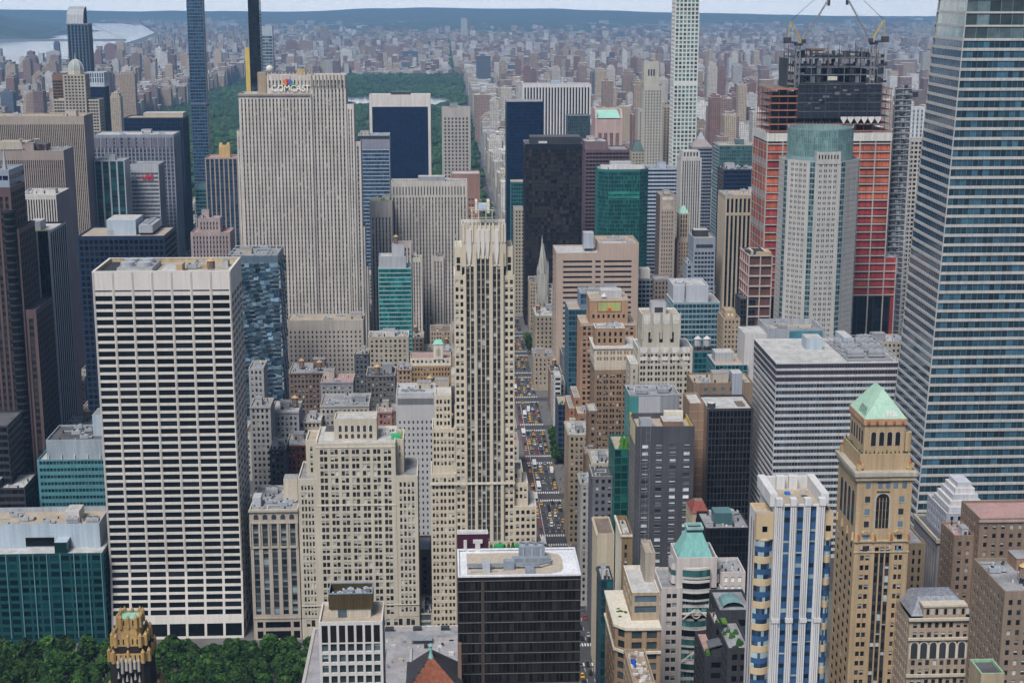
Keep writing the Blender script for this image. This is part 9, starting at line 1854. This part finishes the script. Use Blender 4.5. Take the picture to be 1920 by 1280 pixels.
# ================================================================== TRAFFIC AND PEOPLE
TYRE = plain((.02, .02, .02), .8); CGL = plain((.015, .018, .022), .08)
def side_prism(m, prof, w0, w1, mat):
    """side outline (y, z) given widths at the sill and the roof"""
    zmax = max(p[1] for p in prof); zmin = min(p[1] for p in prof); hw = lambda z: (w0 + (w1 - w0) * (z - zmin) / (zmax - zmin)) / 2
    L = [(-hw(z), y, z) for y, z in prof]; Rr_ = [(hw(z), y, z) for y, z in prof]; k = len(prof)
    m.quads([[L[i], L[(i + 1) % k], Rr_[(i + 1) % k], Rr_[i]] for i in range(k)], mat); m.poly(L[::-1], mat); m.poly(Rr_, mat)
def car_proto(paint, taxi=False):
    P_ = plain(paint, .25); o = root('taxi' if taxi else 'car', (0, 0, 0), '', 'taxi' if taxi else 'car')
    m = MB(); side_prism(m, [(-2.3, .35), (2.3, .35), (2.35, .75), (2.2, .95), (-1.3, 1.0), (-2.2, .85), (-2.35, .6)][::-1], 1.84, 1.78, P_); m.box(-.62, .62, -.45, 1.25, 1.46, 1.5, P_)
    if taxi: m.box(-.35, .35, .1, .4, 1.5, 1.72, plain((.6, .6, .5), .5))
    m.build('body', o); m = MB(); side_prism(m, [(-1.35, .98), (1.95, .96), (1.35, 1.44), (-.5, 1.47)][::-1], 1.66, 1.3, CGL); m.build('windows', o)
    for sx_ in (-.8, .8):
        for sy_ in (-1.45, 1.45): m = MB(); m.loft([(sx_ - .12, sy_ + .33 * math.cos(t), .33 + .33 * math.sin(t)) for t in np.linspace(0, 2 * math.pi, 9)[:-1]], [(sx_ + .12, sy_ + .33 * math.cos(t), .33 + .33 * math.sin(t)) for t in np.linspace(0, 2 * math.pi, 9)[:-1]], TYRE, TYRE); m.build('wheel', o)
    return o
def bus_proto():
    o = root('bus', (0, 0, 0), '', 'bus'); m = MB(); m.box(-1.28, 1.28, -6, 6, .35, 3.1, plain((.55, .58, .62), .4), plain((.70, .70, .70), .6)); m.box(-.8, .8, -4, 3, 3.1, 3.35, plain((.62, .62, .62), .6)); m.build('body', o)
    m = MB(); m.box(-1.31, 1.31, -5.4, 5.4, 1.5, 2.5, CGL); m.box(-1.1, 1.1, -6.03, -5.9, 1.3, 2.7, CGL); m.build('windows', o)
    m = MB(); m.box(-1.32, 1.32, -5.8, 5.8, .75, 1.2, plain((.03, .09, .30), .4)); m.build('stripe', o); return o
def van_proto():
    o = root('van', (0, 0, 0), '', 'van'); m = MB(); m.box(-1.15, 1.15, -1.4, 3.6, .6, 3.1, plain((.68, .68, .66), .5)); side_prism(m, [(-3.2, .5), (-1.4, .5), (-1.4, 2.1), (-2.4, 2.05), (-3.15, 1.3)], 2.0, 1.8, plain((.62, .62, .62), .4)); m.build('body', o)
    m = MB(); side_prism(m, [(-3.02, 1.42), (-2.9, 1.42), (-2.35, 1.98), (-2.48, 1.98)], 1.7, 1.6, CGL); m.box(-1.0, 1.0, -3.2, 3.4, .3, .6, TYRE); m.build('chassis', o); return o
PRO = {'yellow': car_proto((.62, .33, .015), True), 'black': car_proto((.012, .012, .014)), 'white': car_proto((.62, .62, .62)), 'silver': car_proto((.30, .31, .33)), 'dark blue': car_proto((.02, .03, .08)), 'grey': car_proto((.09, .09, .10)), 'red': car_proto((.30, .03, .02)), 'bus': bus_proto(), 'van': van_proto()}
CR = random.Random(17); first = set(); ncar = 0
prevk = {}
def place(kind, x, y, rz=0):
    global ncar
    if not seen((x - .9, x + .9, y - 2.2, y + 2.2, 1.5), OCC): return
    if kind in first: o = copy_tree(PRO[kind])
    else: o = PRO[kind]; first.add(kind)
    o.location = (x, y, .03); o.rotation_euler = (0, 0, rz + CR.uniform(-.03, .03)); ncar += 1
    ln = ('west', 'second', 'middle', 'fourth', 'east')[min(4, max(0, int((x - AVE + 9) / 3.6)))]
    wh = 'by the black office block' if y < 780 else 'below the art deco tower' if y < 880 else 'beside the tree clump' if 980 < y < 1075 else 'before the tree clump' if y < 980 else 'past the tree clump' if y < 1200 else 'near the cathedral'
    nm = {'bus': 'white and blue bus', 'van': 'white box van', 'yellow': 'yellow taxi'}.get(kind, kind + ' car')
    pk = prevk.get(ln); prevk[ln] = kind; pn = {'bus': 'bus', 'van': 'van', 'yellow': 'taxi'}.get(pk, f'{pk} car'); o['label'] = f"{nm} behind a {pn} in the {ln} lane {wh}" if pk else f"{nm} in the {ln} lane {wh}"; o['group'] = 'vehicles on the avenue'; return o
for li in range(5):
    x = AVE - 7.2 + li * 3.6; y = 640 + CR.uniform(0, 6)
    while y < 1480:
        nn = round(y / 80.5 + 33.4)
        crossing = abs(y - S(nn)) < 11
        if not crossing:
            r = CR.random()
            if li in (0, 1) and r < .08: y += 5; place('bus', x, y); y += 8
            elif r < .04: place('van', x, y); y += 4
            else: place('yellow' if r < .34 else CR.choice(['black', 'black', 'white', 'silver', 'dark blue', 'grey', 'black', 'grey', 'red', 'grey']), x + CR.uniform(-.35, .35), y)
        y += CR.uniform(5.6, 8) if CR.random() < .72 else CR.uniform(9, 24)
# pedestrians: one continuous body each
def person_mesh(seed, top, bottom):
    r = random.Random(seed); st = r.uniform(.12, .3)
    V = [(0, 0, .95), (0, 0, 1.2), (0, 0, 1.42), (0, 0, 1.52), (0, -.01, 1.62), (0, -.01, 1.76), (-.1, 0, .9), (-.11, -st, .5), (-.11, -st * .8, .08), (.1, 0, .9), (.11, st, .5), (.11, st * 1.5, .1), (-.19, 0, 1.4), (-.25, st * .5, 1.13), (-.24, st * .3 - .06, .88), (.19, 0, 1.4), (.25, -st * .5, 1.13), (.24, -st * .5 - .08, .9), (-.11, -st * .8 - .17, .04), (.11, st * 1.5 - .16, .05)]
    E_ = [(0, 1), (1, 2), (2, 3), (3, 4), (4, 5), (0, 6), (6, 7), (7, 8), (0, 9), (9, 10), (10, 11), (2, 12), (12, 13), (13, 14), (2, 15), (15, 16), (16, 17), (8, 18), (11, 19)]
    rad = [.15, .145, .16, .06, .095, .08, .1, .075, .05, .1, .075, .05, .07, .05, .038, .07, .05, .038, .04, .04]
    me = bpy.data.meshes.new('person'); me.from_pydata(V, E_, []); o = bpy.data.objects.new('person_form', me); COL.objects.link(o); sk = o.modifiers.new('s', 'SKIN'); 
    for i, v in enumerate(me.skin_vertices[0].data): v.radius = (rad[i], rad[i] * .85); v.use_root = i == 0
    o.modifiers.new('d', 'SUBSURF').render_levels = 1
    dg = bpy.context.evaluated_depsgraph_get(); dg.update(); me2 = bpy.data.meshes.new_from_object(o.evaluated_get(dg)); bpy.data.objects.remove(o)
    for mt in (plain(top, .8), plain(bottom, .8), plain((.36, .22, .15), .6), plain((.03, .02, .015), .7)): me2.materials.append(mt)
    for p in me2.polygons:
        z = p.center.z; p.material_index = 3 if z > 1.70 else 2 if z > 1.5 else 0 if z > .95 else 1
    return me2
PC = [((.02, .02, .025), (.02, .025, .05), 'dark clothes'), ((.55, .55, .53), (.03, .04, .08), 'a white top and dark trousers'), ((.30, .05, .04), (.03, .03, .03), 'a red top'), ((.05, .10, .25), (.2, .17, .12), 'a blue top and tan trousers'), ((.2, .2, .2), (.05, .05, .06), 'a grey top')]
PMS = [person_mesh(k, a, c) for k, (a, c, _) in enumerate(PC)]
for k in range(110):
    east = CR.random() < .72; y = CR.uniform(655, 1180) if k < 90 else CR.uniform(1180, 1400); x = AVE + (CR.uniform(9.6, 15.4) if east else -CR.uniform(9.6, 15.4)); z = .16; nn = round(y / 80.5 + 33.4); hw = 9 if nn == 42 else 5.5
    if abs(y - S(nn)) < hw: z = .02
    if not seen((x - .3, x + .3, y - .3, y + .3, 1.7), OCC): continue
    q = CR.randrange(5); o = bpy.data.objects.new('person', PMS[q]); COL.objects.link(o); o.location = (x, y, z); o.rotation_euler = (0, 0, CR.choice([0, math.pi]) + CR.uniform(-.4, .4))
    wh = 'by the black office block' if y < 780 else 'below the art deco tower' if y < 900 else 'before the tree clump' if y < 990 else 'by the tree clump' if y < 1080 else 'beyond the tree clump'
    tag(o, f"person in {PC[q][2]} on the {'east' if east else 'west'} pavement {wh}", 'person', 'people on the avenue pavements')

# ================================================================== HAZE
HX, HZ = 20000, 470.0
m = MB(); hv = bpy.data.materials.new('haze'); hv.use_nodes = True; n = hv.node_tree; n.nodes.clear(); out = n.nodes.new('ShaderNodeOutputMaterial'); pv = n.nodes.new('ShaderNodeVolumePrincipled')
pv.inputs['Color'].default_value = (.35, .63, 1.0, 1); pv.inputs['Density'].default_value = 7.2e-5; pv.inputs['Anisotropy'].default_value = .15; n.links.new(pv.outputs[0], out.inputs['Volume'])
m.box(-HX, HX, -18500, 23500, -1.0, HZ, hv, bottom=True)
hz = m.build('haze'); tag(hz, kind='stuff')
# weld the box so that it is closed
import bmesh
bm_ = bmesh.new(); bm_.from_mesh(hz.data); bmesh.ops.remove_doubles(bm_, verts=bm_.verts, dist=.01); bmesh.ops.recalc_face_normals(bm_, faces=bm_.faces); bm_.to_mesh(hz.data); bm_.free()
